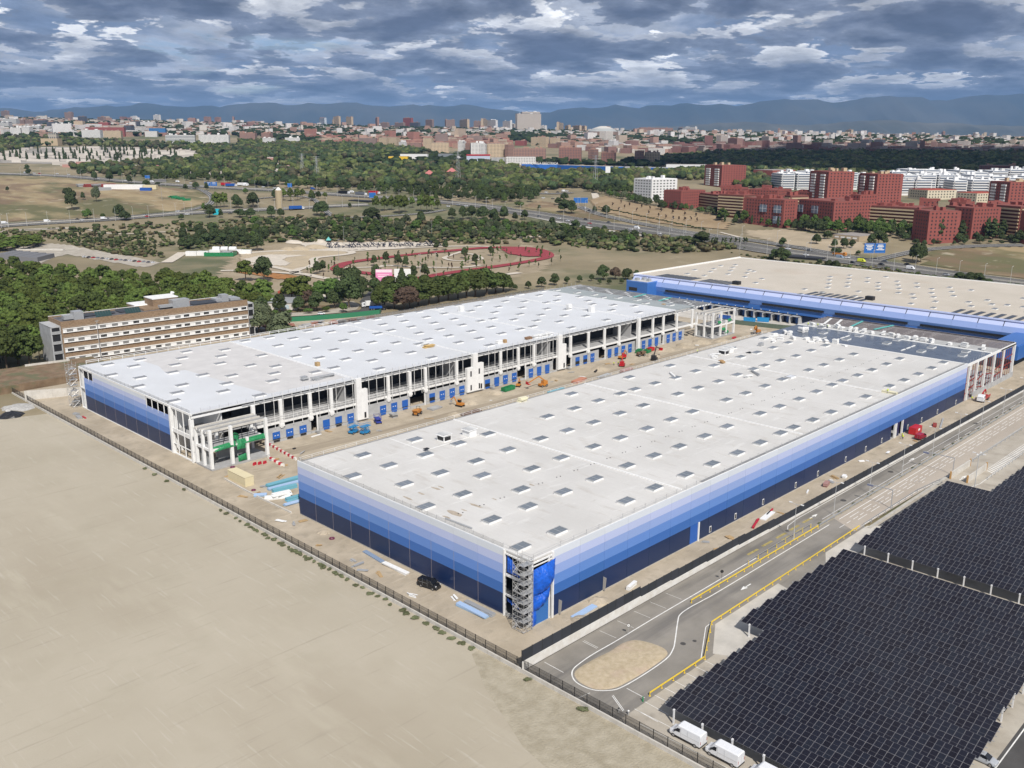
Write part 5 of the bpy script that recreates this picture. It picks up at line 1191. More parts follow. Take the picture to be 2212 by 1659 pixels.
def shape(kind,rnd):
    "unit trees about 1 m tall: crown clumps, trunk height"
    cl=[]
    if kind == 'pine':
        n=26
        for i in range(n):
            a=i*2.4+rnd.random()*.5;t=(i+.5)/n;rr=.36*np.sqrt(t)*(1+.15*rnd.normal());z=.84-.48*t**1.6+.04*rnd.normal()
            cl.append(((rr*cos(a),rr*sin(a),z),(.13+.03*rnd.random(),)*2+(.11,)))
        for i in range(5): cl.append(((.15*rnd.normal(),.15*rnd.normal(),.48),(.2,.2,.16)))
        return cl,.45
    if kind == 'broad':
        for i in range(24):
            d=rnd.normal(size=3);d /= np.linalg.norm(d);d[2]=abs(d[2])*1.3-.5
            cl.append(((d[0]*.25,d[1]*.25,.52+d[2]*.38),(.14+.05*rnd.random(),)*3))
        cl.append(((0,0,.5),(.24,.24,.34)));return cl,.2
    if kind == 'cypress':
        for i in range(9):
            z=.10+i*.095;r=.085*(1-(i/9.5)**2)+.015;cl.append(((.01*rnd.normal(),.01*rnd.normal(),z),(r*1.15,r*1.15,.10)))
        return cl,.08
    if kind == 'poplar':
        for i in range(16):
            z=.18+i*.05;r=.13*sin(pi*(.2+.75*i/16));a=i*2.4;cl.append(((r*.6*cos(a),r*.6*sin(a),z),(r*.8,r*.8,.09)))
        return cl,.15
    if kind == 'young':
        for i in range(6): cl.append(((.07*rnd.normal(),.07*rnd.normal(),.45+.085*i),(.10,.10,.11)))
        return cl,.6
    if kind == 'cedar':
        for i in range(10):
            z=.2+i*.078;r=.26*(1-i/10.5);
            for q in range(4): a=q*pi/2+i;cl.append(((r*.6*cos(a),r*.6*sin(a),z),(r*.6+.03,r*.6+.03,.05)))
        return cl,.1
    for i in range(9):
        a=rnd.random()*6.28;r=.34*rnd.random();cl.append(((r*cos(a),r*sin(a),.34+.12*rnd.random()),(.27,.27,.25)))
    return cl,.05
LIB={}
def kind_lib(kind,leafm,nv=4,nper=78,size=.029,key=None):
    key=key or kind+leafm.name
    if key in LIB: return LIB[key]
    out_=[]
    for v_ in range(nv):
        rnd=np.random.default_rng(sum(map(ord,key))+v_);cl,th=shape(kind,rnd)
        V=leaves(cl,nper,size,rnd);C_=core(cl)
        vv=np.concatenate([V,np.array(C_.v)]);nq=len(V)//4
        me=bpy.data.meshes.new('crown');me.from_pydata(vv.tolist(),[],[tuple(range(4*i,4*i+4)) for i in range(nq)]+[tuple(len(V)+j for j in f) for f in C_.f]);me.materials.append(leafm)
        tr=MB().tube((0,0,-.02),(0,0,th),.028,6,.016)
        for a in (0.3,2.3,4.4): tr.tube((0,0,th*.8),(.14*cos(a),.14*sin(a),th+.16),.012,5,.006,cap=False)
        out_.append((me,tr.mesh('trunk',M_bark)))
    LIB[key]=out_;return out_
rt=random.Random(11)
def plant(kind,leafm,p,h,name,label,group=None,cat='tree',wide=1.0,trunk=True,**kw):
    me,tr=rt.choice(kind_lib(kind,leafm,**kw))
    t=bpy.data.objects.new(name,None);COL.objects.link(t);t.location=(p[0],p[1],p[2] if len(p) > 2 else 0);t.rotation_euler=(0,0,rt.uniform(0,6.28))
    ww=h*wide*rt.uniform(.9,1.12);t.scale=(ww,ww,h);t.empty_display_size=.3;tag(t,label,cat,group)
    c=bpy.data.objects.new('crown',me);COL.objects.link(c);c.parent=t
    if trunk: c=bpy.data.objects.new('trunk',tr);COL.objects.link(c);c.parent=t
    return t
# crowds of trees that read as one mass: low detail crowns joined in one mesh
def ico():
    t=(1+5**.5)/2;v=np.array([(-1,t,0),(1,t,0),(-1,-t,0),(1,-t,0),(0,-1,t),(0,1,t),(0,-1,-t),(0,1,-t),(t,0,-1),(t,0,1),(-t,0,-1),(-t,0,1)],float)
    f=[(0,11,5),(0,5,1),(0,1,7),(0,7,10),(0,10,11),(1,5,9),(5,11,4),(11,10,2),(10,7,6),(7,1,8),(3,9,4),(3,4,2),(3,2,6),(3,6,8),(3,8,9),(4,9,5),(2,4,11),(6,2,10),(8,6,7),(9,8,1)]
    v /= np.linalg.norm(v[0]);v=v.tolist();mid={};F=[]
    def m(a,b):
        k=(min(a,b),max(a,b))
        if k not in mid:
            q=[(v[a][i]+v[b][i])/2 for i in range(3)];n=sqrt(sum(x*x for x in q));v.append([x/n for x in q]);mid[k]=len(v)-1
        return mid[k]
    for a,b,c in f: x,y,z=m(a,b),m(b,c),m(c,a);F += [(a,x,z),(b,y,x),(c,z,y),(x,y,z)]
    return np.array(v),np.array(F)
ICV,ICF=ico()
def attr_mat(name,attr='tone',rough=.85,noise=None):
    m=bpy.data.materials.new(name);m.use_nodes=True;t=m.node_tree;b=t.nodes['Principled BSDF'];b.inputs['Roughness'].default_value=rough;b.inputs['Specular IOR Level'].default_value=.15
    a=t.nodes.new('ShaderNodeAttribute');a.attribute_name=attr;src=a.outputs['Color']
    if noise:
        g=t.nodes.new('ShaderNodeNewGeometry').outputs['Position'];n=t.nodes.new('ShaderNodeTexNoise');n.inputs['Scale'].default_value=noise;n.inputs['Detail'].default_value=3
        t.links.new(g,n.inputs['Vector']);h=t.nodes.new('ShaderNodeHueSaturation');t.links.new(src,h.inputs['Color']);t.links.new(mth('MULTIPLY_ADD',n.outputs[0],2.4,-.2,tree=t),h.inputs['Value']);src=h.outputs[0]
    t.links.new(src,b.inputs['Base Color']);return m
M_mass=attr_mat('woodland leaves',noise=.55)
def mass(name,label,items,cols,cat='trees',seedv=0,tuft=1.0,kind='stuff',sizej=.3):
    "items: (x, y, z, height, width)"
    rnd=np.random.default_rng(seedv);n=len(items)
    if not n: return
    it=np.array(items);nv,nf=len(ICV),len(ICF)
    r=1+.30*rnd.normal(size=(n,nv));V=ICV[None]*r[...,None]
    V=V*np.stack([it[:,4]/2,it[:,4]/2,it[:,3]*.40],1)[:,None,:]
    V[...,2] += (it[:,2]+it[:,3]*.56)[:,None];V[...,0] += it[:,0][:,None];V[...,1] += it[:,1][:,None]
    F=ICF[None]+(np.arange(n)*nv)[:,None,None]
    me=bpy.data.meshes.new(name);V=V.reshape(-1,3);F=F.reshape(-1,3)
    me.vertices.add(len(V));me.vertices.foreach_set('co',V.ravel());me.loops.add(F.size);me.loops.foreach_set('vertex_index',F.ravel())
    me.polygons.add(len(F));me.polygons.foreach_set('loop_start',np.arange(0,F.size,3));me.update(calc_edges=True)
    cs=np.array(cols);c=cs[rnd.integers(len(cs),size=n)]*(.75+.5*rnd.random((n,1)))
    c=np.repeat(c,nf,axis=0)*(.8+.4*rnd.random((n*nf,1)))
    a=me.attributes.new('tone','FLOAT_COLOR','FACE');a.data.foreach_set('color',np.concatenate([c,np.ones((len(c),1))],1).astype(np.float32).ravel())
    me.materials.append(M_mass);o=bpy.data.objects.new(name,me);COL.objects.link(o);tag(o,label,None,None,kind);return o
def inpoly(p,poly):
    x,y=p;c=False;n=len(poly)
    for i in range(n):
        x1,y1=poly[i];x2,y2=poly[i-1]
        if (y1 > y) != (y2 > y) and x < (x2-x1)*(y-y1)/(y2-y1)+x1: c=not c
    return c
def scatter(poly,n,dmin,seedv=0,tries=12):
    "n ground points inside a polygon given in picture units, at least dmin metres apart"
    r=random.Random(seedv);xs=[p[0] for p in poly];ys=[p[1] for p in poly];out_=[];cells={}
    for _ in range(n*tries):
        if len(out_) >= n: break
        p=(r.uniform(min(xs),max(xs)),r.uniform(min(ys),max(ys)))
        if not inpoly(p,poly): continue
        g=G(*p);k=(int(g.x//dmin),int(g.y//dmin));bad=False
        for a in (-1,0,1):
            for b in (-1,0,1):
                for q in cells.get((k[0]+a,k[1]+b),()):
                    if (q-g).length < dmin: bad=True;break
        if bad: continue
        cells.setdefault(k,[]).append(g);out_.append(g)
    return out_
def S_(sh,*pts): return [sh(*p) for p in pts]
def drape(name,poly_px,m,step=5.0,off=.3,label=None,world=False):
    poly=poly_px if world else [tuple(G(*p)[:2]) for p in poly_px]
    if all(fwd(p) < 640 for p in poly): return flat(name,poly,.02+off*.1,m,label)
    xs=[p[0] for p in poly];ys=[p[1] for p in poly];mb=MB();ids={}
    def vid(i,j):
        if (i,j) not in ids: x,y=min(xs)+i*step,min(ys)+j*step;ids[(i,j)]=len(mb.v);mb.v.append((x,y,T(x,y)+off))
        return ids[(i,j)]
    for i in range(int((max(xs)-min(xs))/step)+1):
        for j in range(int((max(ys)-min(ys))/step)+1):
            if inpoly((min(xs)+(i+.5)*step,min(ys)+(j+.5)*step),poly): mb.f.append((vid(i,j),vid(i+1,j),vid(i+1,j+1),vid(i,j+1)));mb.m.append(0)
    return tag(mb.build(name,m),label,kind='structure')
def road_px(pts,wd,m,z=.5,label=None,name='road',nx=4,world=False,sm=5):
    P=pts if world else [tuple(G(*p)[:2]) for p in pts];P=smooth(P,sm);mb=MB();rows=[]
    for i,p in enumerate(P):
        a=P[max(0,i-1)];b=P[min(len(P)-1,i+1)];d=(b-a).normalized();n=Vector((-d.y,d.x))
        rows.append([p+n*wd*(k/nx-.5) for k in range(nx+1)])
    for i in range(len(rows)-1):
        for k in range(nx): mb.quad(*[(t.x,t.y,T(t.x,t.y)+z) for t in (rows[i][k],rows[i][k+1],rows[i+1][k+1],rows[i+1][k])])
    o=tag(mb.build(name,m),label,kind='structure');return P
def off_line(P,d):
    out_=[]
    for i,p in enumerate(P):
        a=P[max(0,i-1)];b=P[min(len(P)-1,i+1)];t=(b-a).normalized();out_.append(p+Vector((-t.y,t.x))*d)
    return out_
# ------------------------------------------------------------------ highways
HW={}
M_hwy=mat('motorway asphalt',(0.10,0.096,0.09),.9,scale=.03,col2=(0.145,0.138,0.128),detail=6)
def highway(key,px,wd,label,median=True):
    P=road_px(px,wd,M_hwy,.5,label,'highway');HW[key]=(P,wd)
    mb=MB()
    for d in ((wd/2-.8),-(wd/2-.8)) + ((.9,-.9) if median else (0,)):
        q=off_line(P,d)
        for i in range(len(q)-1):
            a,b=q[i],q[i+1];t=(b-a).normalized();n=Vector((-t.y,t.x))*.14
            mb.quad(*[(u.x,u.y,T(u.x,u.y)+.72) for u in (a+n,b+n,b-n,a-n)][::-1])
    tag(mb.build('edge_line',M_paint),'white edge lines of '+label,kind='structure')
    if median:
        mb=MB()
        for i in range(len(P)-1): a,b=P[i],P[i+1];mb.bar((a.x,a.y,T(*a)+.9),(b.x,b.y,T(*b)+.9),.5,.9)
        tag(mb.build('median_barrier',M_kerb),'concrete barrier along the middle of '+label,'crash barrier')
    return P
highway('low',S_(z1,(-60,1222),(0,1212),(390,1185),(860,1158),(1200,1132),(1475,1108),(1700,1098),(2212,1073))+S_(z2,(420,1066),(760,1048),(1060,1035)),24,'the lower left highway')
highway('up',S_(z1,(-60,775),(0,777),(410,792),(700,810),(1000,838),(1250,857),(1600,880),(2000,902))+S_(z2,(300,915),(800,950),(1100,970),(1330,985),(1650,1010),(2100,1056))+S_(z3,(200,1078),(500,1122),(1000,1200),(1500,1268),(1800,1312))+S_(z4,(350,1045),(700,1090),(1100,1142),(1500,1198),(1900,1252),(2300,1300)),30,'the wide highway crossing the middle distance')
highway('ramp',S_(z1,(1500,893),(1650,908),(1730,945),(1765,985),(1740,1030),(1660,1060),(1550,1085),(1400,1108)),8,'the curved slip road round the dry meadow',False)
highway('right',S_(z3,(820,1050),(960,1105),(1200,1165),(1480,1220),(1750,1268),(2100,1310))+S_(z4,(700,1050),(1050,1115)),11,'the slip road below the planted bank',False)
highway('exit',S_(z4,(1120,1120),(1300,1080),(1480,1045),(1800,1020),(2212,1010)),10,'the road climbing to the red housing estate',False)
highway('loop',S_(z2,(150,985),(300,972),(420,965),(600,985))+S_(z2,(760,1125),(1000,1140),(1500,1110),(1700,1080)),7,'the narrow road round the pine clump',False)
highway('mid',S_(z3,(420,940),(620,945),(760,935)),14,'the short road with queuing cars',False)
road_px(S_(z3,(250,1100),(500,1150),(900,1225),(1400,1300)),6,M_kerb,.45,'pale verge path along the highway','path')
# signs
M_signblue=mat('motorway sign blue',(0.02,0.13,0.42),.5)
def sign_board(px,py,w_,h_,z,label,faces=1,words=None,col=M_signblue,legs=2):
    p=G(px,py);t=thing('road_sign',label,'road sign',p);dr=Vector((RH.x,RH.y));a=Vector((p.x,p.y))
    tn=Vector((-FH.x,-FH.y))
    if legs:
        for s in ((-.35,.35) if legs == 2 else (0,)): q=a+dr*w_*s;MB().box(q.x-.12,q.x+.12,q.y-.12,q.y+.12,p.z,p.z+z).build('post',M_steel,t)
    for k in range(faces):
        c=a+dr*((k-(faces-1)/2)*(w_+.5));b=MB().obox(c,dr,w_/2,.08,p.z+z-.2,p.z+z+h_).build('board',col,t)
        c2=c+tn*.1;mb=MB()
        MB().obox(c2,dr,w_/2-.15,.02,p.z+z-.05,p.z+z+.02).obox(c2,dr,w_/2-.15,.02,p.z+z+h_-.22,p.z+z+h_-.15).build('border',M_paint,b)
        if words:
            for j in range(words):
                zt=p.z+z+h_*(.80-j*.62/words);wq=w_*(.38,.26,.32,.2)[(j+k) % 4];MB().obox(c2,dr,wq,.03,zt-h_*.045,zt+h_*.045).build('text_line',M_paint,b)
    return t
sign_board(*z4(1118,1120),8,7.5,6,'large blue direction sign on a gantry over the highway',2,4)
sign_board(*z1(1752,915),8,5,6,'pair of blue signs over the upper left highway',2,2);sign_board(*z1(1226,850),7,4,6,'single small blue sign over the upper left highway')
sign_board(*z2(415,920),6,5,5,'blue sign beside the highway left of the pine clump');sign_board(*z3(835,1040),8,6,3,'pair of blue signs beside the slip road bend',2)
sign_board(*z3(1058,860),7,9,16,'tall pole sign with white, red and green faces',1,None,M_white,1)
sign_board(*z2(1100,1010),8,6,5,'blue sign above the highway overpass',1)
sign_board(*z1(1345,1000),14,3,22,'big advertising board on one pole in the dry meadow',1,None,mat('back of board',(0.16,0.16,0.17),.8),1)
g_=G(*z6(1590,585));t=thing('billboard','pink and white site billboard beside the running track','billboard',g_);dr=Vector((RH.x,RH.y));a=Vector((g_.x,g_.y))
MB().obox(a-dr*6.2,dr,5.6,.12,g_.z+1.5,g_.z+9.5).build('board',mat('pink print',(0.72,0.25,0.46),.7),t);MB().obox(a-dr*6.2-Vector((FH.x,FH.y))*.14,dr,5.4,.02,g_.z+7.4,g_.z+9.3).obox(a-dr*6.6-Vector((FH.x,FH.y))*.14,dr,3.6,.02,g_.z+4.4,g_.z+5.0).obox(a-dr*6.6-Vector((FH.x,FH.y))*.14,dr,4,.02,g_.z+5.6,g_.z+6.0).build('print',mat('pale pink print',(0.80,0.68,0.74),.7),t)
MB().obox(a+dr*6.4,dr,5.6,.12,g_.z+1.5,g_.z+9.8).build('board',M_white,t);MB().obox(a-dr*9,dr,.2,.2,g_.z,g_.z+2).obox(a-dr*3,dr,.2,.2,g_.z,g_.z+2).obox(a+dr*3.4,dr,.2,.2,g_.z,g_.z+2).obox(a+dr*9,dr,.2,.2,g_.z,g_.z+2).build('post',M_steel,t)
# highway vehicles
CARS={}
def veh(sh,x,y,key,kind,col,label,flip=False,d=None):
    p=G(*sh(x,y));P=HW[key][0];i=min(range(1,len(P)-1),key=lambda k: (P[k]-Vector((p.x,p.y))).length);t=P[i+1]-P[i-1]
    a=atan2(t.y,t.x)+(pi if flip else 0);k_=(kind,col)
    if k_ not in CARS:
        m={'w': P_white,'s': P_silver,'k': P_black,'r': P_red,'g': P_grey,'b': P_blue,'y': P_yellow,'o': P_orange,'q': P_bluegrey}[col]
        if kind == 'car': o=make_car('car','',m,est=len(CARS) % 2 == 0)
        elif kind == 'van': o=make_van('van','',m,5.6,2.5)
        elif kind == 'tipper': o=make_truck('tipper_truck','',P_orange,P_orange,10,3,True)
        else: o=make_truck('lorry','',P_white,m,15,3.9)
        CARS[k_]=Stamp(o)
    return CARS[k_].put((p.x,p.y,T(p.x,p.y)+.5),a,label,'vehicles on the highways',1.12)
for row in ((z1,40,1198,'low','van','w','white van at the far left of the lower highway'),(z1,393,1183,'low','van','w','white van on the lower highway below a lone bush'),(z1,645,1163,'low','car','k','black car just ahead of a white one on the lower highway'),(z1,682,1170,'low','car','w','white car beside a black one on the lower highway'),(z1,862,1160,'low','van','w','white van passing the round dark trees'),(z1,888,1158,'low','car','g','grey car right behind the white van near the round trees'),(z1,1205,1130,'low','car','s','silver car right of the round dark trees'),(z1,1222,1138,'low','car','r','dark red car right of the round dark trees'),(z1,1475,1096,'ramp','car','w','white car on the slip road round the meadow'),(z1,1555,1120,'low','car','w','white car below the meadow slip road'),(z1,1910,1112,'low','car','k','black car near the small turquoise booth'),
            (z2,470,1078,'low','lorry','b','long dark blue articulated lorry beside the round tower'),(z2,312,1068,'low','car','w','white vehicle behind the round tower'),
            (z1,215,778,'up','van','s','silver van at the far left of the upper highway'),(z1,285,778,'up','car','w','white car at the left of the upper highway'),(z1,330,782,'up','car','r','red car at the left of the upper highway'),(z1,476,783,'up','car','w','white car left of the poles on the upper highway'),(z1,570,790,'up','car','w','white car under the poles on the upper highway'),(z1,815,822,'up','car','w','white car between two dark trees'),(z1,1040,838,'up','car','w','white car right of the dark trees'),(z1,1263,852,'up','van','w','white van below the single blue sign'),(z1,1475,852,'up','van','w','white van left of the blue sign pair'),(z1,1582,860,'up','car','w','white car left of the yellow hoarding'),(z1,1880,880,'up','lorry','r','dark red lorry right of the blue sign pair'),(z1,1920,888,'up','lorry','b','blue lorry right of the blue sign pair'),(z1,2018,880,'up','lorry','w','white car transporter right of the lorries'),(z1,2130,893,'up','car','k','black car following the transporter'),(z1,2185,893,'up','car','w','white car following the transporter'),
            (z2,45,882,'up','van','w','white delivery van above the lone shrub'),(z2,235,910,'up','car','k','black car left of the blue roadside sign'),(z2,288,902,'up','car','w','white car left of the blue roadside sign'),(z2,605,912,'up','van','b','blue van above the pine clump'),(z2,815,940,'up','car','g','grey car left of the lorries'),(z2,865,948,'up','lorry','k','black lorry with white cab on the overpass road'),(z2,930,938,'up','van','w','white van above the overpass'),(z2,1005,960,'up','lorry','g','grey flatbed lorry on the overpass'),(z2,1040,950,'up','car','w','white car left of the red lorry'),(z2,1115,950,'up','lorry','r','short red lorry right of the overpass'),(z2,1073,973,'up','car','w','white car on the overpass edge'),(z2,1728,1054,'up','car','w','white car leaving the trees on the wide highway'),(z2,1808,1042,'up','car','s','silver car leaving the trees on the wide highway'),(z2,1875,1052,'up','car','w','white car right of the silver one on the wide highway'),
            (z3,345,1117,'up','car','k','black car beside a round bright tree'),(z3,490,1137,'up','car','g','dark car right of the round bright tree'),(z3,655,1155,'up','car','w','white car ahead of another on the wide highway'),(z3,728,1175,'up','car','w','white car behind another on the wide highway'),(z3,875,1162,'up','car','k','black car above the red one'),(z3,910,1196,'up','car','r','bright red car on the wide highway'),(z3,1067,1188,'up','car','g','grey car near a lamp post on the wide highway'),(z3,1252,1245,'up','car','w','white car just before the large white van'),(z3,1303,1240,'up','van','w','large white van on the wide highway'),(z3,1296,1220,'up','car','s','silver car above the large white van'),(z3,1486,1280,'up','car','w','white car right of the large white van'),(z3,870,1068,'right','car','w','white car at the bend of the slip road'),(z3,905,1090,'right','car','k','dark car at the bend of the slip road'),
            (z3,550,937,'mid','car','w','white car in the queue behind the trees'),(z3,525,985,'mid','car','w','white car on the junction behind the trees'),(z3,605,990,'mid','car','k','black car on the junction behind the trees'),(z3,645,937,'mid','car','k','black car in the queue behind the trees'),(z3,695,930,'mid','van','w','white van in the queue behind the trees'),(z3,722,927,'mid','car','w','last white car of the queue'),
            (z4,185,985,'up','car','k','black car left of the first roadside bush'),(z4,495,1042,'up','car','w','white car above the big bush'),(z4,625,1088,'up','car','w','white jeep right of the big bush'),(z4,648,1054,'up','car','g','dark car above the white jeep'),(z4,870,1090,'up','tipper','o','orange tipper lorry on the highway'),(z4,872,1108,'up','van','q','grey blue van below the orange tipper'),(z4,922,1106,'up','car','w','white car right of the grey blue van'),(z4,962,1143,'up','car','k','black car left of the yellow van'),(z4,1030,1136,'up','van','y','fluorescent yellow van on the highway'),(z4,1173,1157,'up','car','k','black car right of the yellow van'),(z4,1198,1134,'up','car','g','dark car by the highway exit'),(z4,1362,1157,'up','car','k','dark car left of the white van near the dry hill'),(z4,1387,1190,'up','van','w','white van below the dry hill'),(z4,1645,1232,'up','car','s','silver car behind the long bush')):
    veh(*row)
# highway lamps
HL=Stamp(lamp_proto('highway_lamp','','street lamp',13,((pi/2,2.0),),.16,group='tall lamps along the highways'))
for key,d,st in (('low',13.5,2),('up',16.5,2),('right',7,2)):
    P=off_line(HW[key][0],-d)
    for i in range(2,len(P)-2,st):
        t=P[i+1]-P[i-1];HL.put((P[i].x,P[i].y,T(*P[i])),atan2(t.y,t.x)-0,{'low': 'tall thin lamp beside the lower left highway','up': 'tall thin lamp beside the wide highway','right': 'tall thin lamp beside the slip road under the bank'}[key])
# ------------------------------------------------------------------ meadows and park surfaces
drape('meadow',S_(z1,(0,800),(500,800),(900,850),(1500,905),(1690,940),(1720,985),(1680,1030),(1500,1075),(1150,1115),(700,1140),(0,1180),(-200,1190),(-200,800)),M_gold,7,.25,'dry golden meadow inside the slip road')
drape('hill',S_(z4,(1500,1085),(1580,1045),(1800,1025),(2212,1022),(2500,1040),(2500,1270),(2212,1250),(1800,1200),(1500,1150)),M_gold,7,.3,'dry golden hill beside the highway')
drape('meadow',S_(z3,(350,1060),(480,1000),(600,1020),(700,1080),(850,1075),(1000,1130),(1150,1175),(900,1150),(600,1110)),M_gold,6,.25,'dry grass wedge between the two highways')
drape('bank',S_(z3,(900,1000),(1050,960),(1200,1010),(1500,1060),(1900,1110),(2080,1190),(2050,1240),(1700,1220),(1300,1160),(1000,1090)),mat('bare brown bank',(0.26,0.185,0.105),.95,scale=.04,col2=(0.34,0.25,0.15)),6,.6,'bare brown bank planted with young trees')
drape('meadow',S_(z4,(180,900),(500,895),(700,930),(800,960),(1100,1000),(1000,1080),(700,1040),(400,985),(200,940)),mat('sandy lot',(0.38,0.31,0.215),.95,vary=.12,scale=.05),5,.3,'sandy open ground in front of the red housing')
M_sandpath=mat('pale sand path',(0.56,0.50,0.42),.95,vary=.08,scale=.2);M_sand=mat('raked sand bed',(0.44,0.36,0.25),.95,vary=.08,scale=.08);M_orange=mat('orange clay',(0.34,0.155,0.05),.95,vary=.18,scale=.15)
M_track=mat('red running track',(0.30,0.045,0.055),.85,vary=.08,scale=.1)
drape('park_ground',S_(z6,(-900,700),(-300,560),(-50,290),(200,200),(700,140),(1500,120),(2212,110),(2900,130),(3300,300),(3100,470),(2212,640),(1300,640),(700,660)),mat('sparse park grass',(0.27,0.215,0.14),.95,scale=.05,col2=(0.36,0.295,0.205),detail=8),7,.0,'sparse dry grass of the park')
drape('sand_bed',S_(z6,(0,390),(0,290),(60,275),(400,250),(1050,248),(1120,270),(1090,290),(800,315),(740,345),(750,400),(700,420),(620,440),(500,455),(300,420)),M_sand,3,.35,'raked sand bed between the white paths')
drape('gravel_bed',S_(z6,(30,340),(200,305),(350,292),(720,300),(500,322),(440,345),(520,385),(480,408),(300,405),(100,370)),M_sandpath,2.5,.5,'kidney shaped pale gravel bed')
drape('clay_field',S_(z6,(-60,470),(350,485),(660,520),(690,530),(580,605),(500,560),(0,480)),M_orange,2.5,.4,'bright orange clay field behind the pines')
drape('sand_area',S_(z6,(620,175),(700,165),(1100,165),(1900,160),(2100,190),(1500,235),(1150,245),(850,245),(700,225)),M_sandpath,3,.4,'pale sand of the playground')
for i,(pts,wd) in enumerate(((S_(z6,(0,290),(100,272),(400,253),(900,247),(1150,262),(1100,290),(820,320),(760,345),(780,380),(720,420),(620,440),(560,480),(700,500),(900,540),(1300,570),(1700,578),(2212,560),(2900,480)),7),(S_(z6,(0,375),(300,412),(540,462),(620,480)),6),(S_(z6,(-200,460),(0,458),(350,475),(560,490)),6),(S_(z6,(1150,255),(1500,235),(2212,205),(2700,215),(3000,260),(3050,300)),5),(S_(z6,(700,210),(860,240),(1150,260)),5),(S_(z6,(560,615),(620,560),(690,525)),2.5),(S_(z6,(710,655),(790,690),(830,745)),8),(S_(z6,(2300,260),(2180,300),(2120,330),(2250,355),(2500,340),(2420,290),(2300,280)),4),(S_(z6,(1090,430),(1450,420),(1520,405),(1900,425),(2300,425),(2500,400)),5),(S_(z3,(0,1300),(250,1310),(500,1300)),5),(S_(z5,(1380,300),(1450,260),(1520,215)),9),(S_(z5,(0,45),(300,30),(600,15)),3),(S_(z4,(0,915),(250,975),(500,1020),(760,1060)),3),(S_(z1,(0,1252),(600,1230),(1000,1280),(1650,1240)),3),(S_(z3,(950,940),(970,1000),(985,1015)),9))):
    road_px(pts,wd,M_sandpath,.45,'pale sandy path winding through the park','path',2)
TP=smooth([tuple(G(*z6(*q))[:2]) for q in ((935,435),(1000,395),(1130,362),(1500,315),(1900,270),(2212,240),(2600,212),(2950,215),(3150,240),(3250,285),(3230,325),(3050,365),(2650,430),(2212,490),(1900,545),(1700,545),(1450,515),(1150,480),(980,465))],6,True)
def track():
    t=thing('running_track','red oval running track in the park','running track',(TP[0].x,TP[0].y,0));mb=MB();n=len(TP);c=sum(TP,Vector((0,0)))/n
    for k in range(6):
        mb=MB()
        for i in range(n):
            def q(j,r):
                a,b=TP[(j-1) % n],TP[(j+1) % n];d=(b-a).normalized();nn=Vector((-d.y,d.x));s=1 if (c-TP[j % n]).dot(nn) > 0 else -1
                p=TP[j % n]+nn*s*r;return (p.x,p.y,T(p.x,p.y)+.6)
            w0,w1=k*1.6,k*1.6+1.5
            mb.quad(q(i,w0),q(i+1,w0),q(i+1,w1),q(i,w1))
        mb.build('lane',M_track,t)
    mb=MB()
    for i in range(n):
        def q(j,r):
            a,b=TP[(j-1) % n],TP[(j+1) % n];d=(b-a).normalized();nn=Vector((-d.y,d.x));s=1 if (c-TP[j % n]).dot(nn) > 0 else -1
            p=TP[j % n]+nn*s*r;return (p.x,p.y,T(p.x,p.y)+.55)
        mb.quad(q(i,-.05),q(i+1,-.05),q(i+1,9.6),q(i,9.6))
    mb.build('lane_line',mat('faded line red',(0.50,0.24,0.24),.8),t)
track()
drape('red_court',S_(z6,(2700,235),(2800,225),(3000,235),(3150,270),(3180,310),(3000,315),(2800,290)),M_track,2.5,.65,'red surfaced court inside the track bend')
# playground and depot
M_pg=mat('dark play frames',(0.03,0.035,0.06),.6)
pk=random.Random(4)
for i,x in enumerate(range(930,2050,62)):
    p=G(*z6(x+pk.uniform(-15,15),222-(x-930)*.02));t=thing('play_frame',('dark climbing frame in the playground row' if i else 'dark play tower with a teal roof'),'play equipment',p,group='dark frames of the playground' if i else None)
    w_=pk.uniform(3,7);h_=pk.uniform(2.5,5.5) if i else 7
    for q in range(5):
        a=(p.x+pk.uniform(-w_,w_),p.y+pk.uniform(-w_,w_),p.z);b=(p.x+pk.uniform(-w_,w_)*.6,p.y+pk.uniform(-w_,w_)*.6,p.z+h_);MB().bar(a,b,.35).build('beam',M_pg,t)
    MB().box(p.x-w_*.4,p.x+w_*.4,p.y-.6,p.y+.6,p.z+h_*.5,p.z+h_*.5+.5).build('deck',M_pg,t)
    if not i: MB().tube((p.x,p.y,p.z+h_),(p.x,p.y,p.z+h_+3),3,4,.1).build('roof',MATS['teal sheeting'],t)
for i,(x,y,r,m) in enumerate(((790,215,9,M_sand),(560,165,7,M_sandpath),(500,240,6,M_sand),(630,235,7,M_sand),(830,160,5,M_sandpath),(1000,190,8,M_sandpath))):
    p=G(*z6(x,y));mb=MB();n=18
    for z,k in ((0,1),(.5,.8),(1,.35)): mb.v += [(p.x+r*k*cos(j*2*pi/n)*pk.uniform(.85,1.1),p.y+r*1.6*k*sin(j*2*pi/n)*pk.uniform(.85,1.1),p.z+z*2.4) for j in range(n)]
    mb.v.append((p.x,p.y,p.z+2.6));mb.f=[(a*n+j,a*n+(j+1) % n,(a+1)*n+(j+1) % n,(a+1)*n+j) for a in (0,1) for j in range(n)]+[(2*n+j,2*n+(j+1) % n,3*n) for j in range(n)];mb.m=[0]*len(mb.f)
    tag(mb.build('sand_heap',m,smooth=True),('broad ochre sand heap beside the playground','pinkish heap behind the shrubs','small ochre heap left of the path','second small ochre heap by the path','pale heap behind the ochre one','pale heap next to the play tower')[i],'heap')
p=G(*z5(1790,240));t=thing('site_depot','white cabins inside green netting beside the sand bed','site cabins',p)
u=Vector((RH.x,RH.y));
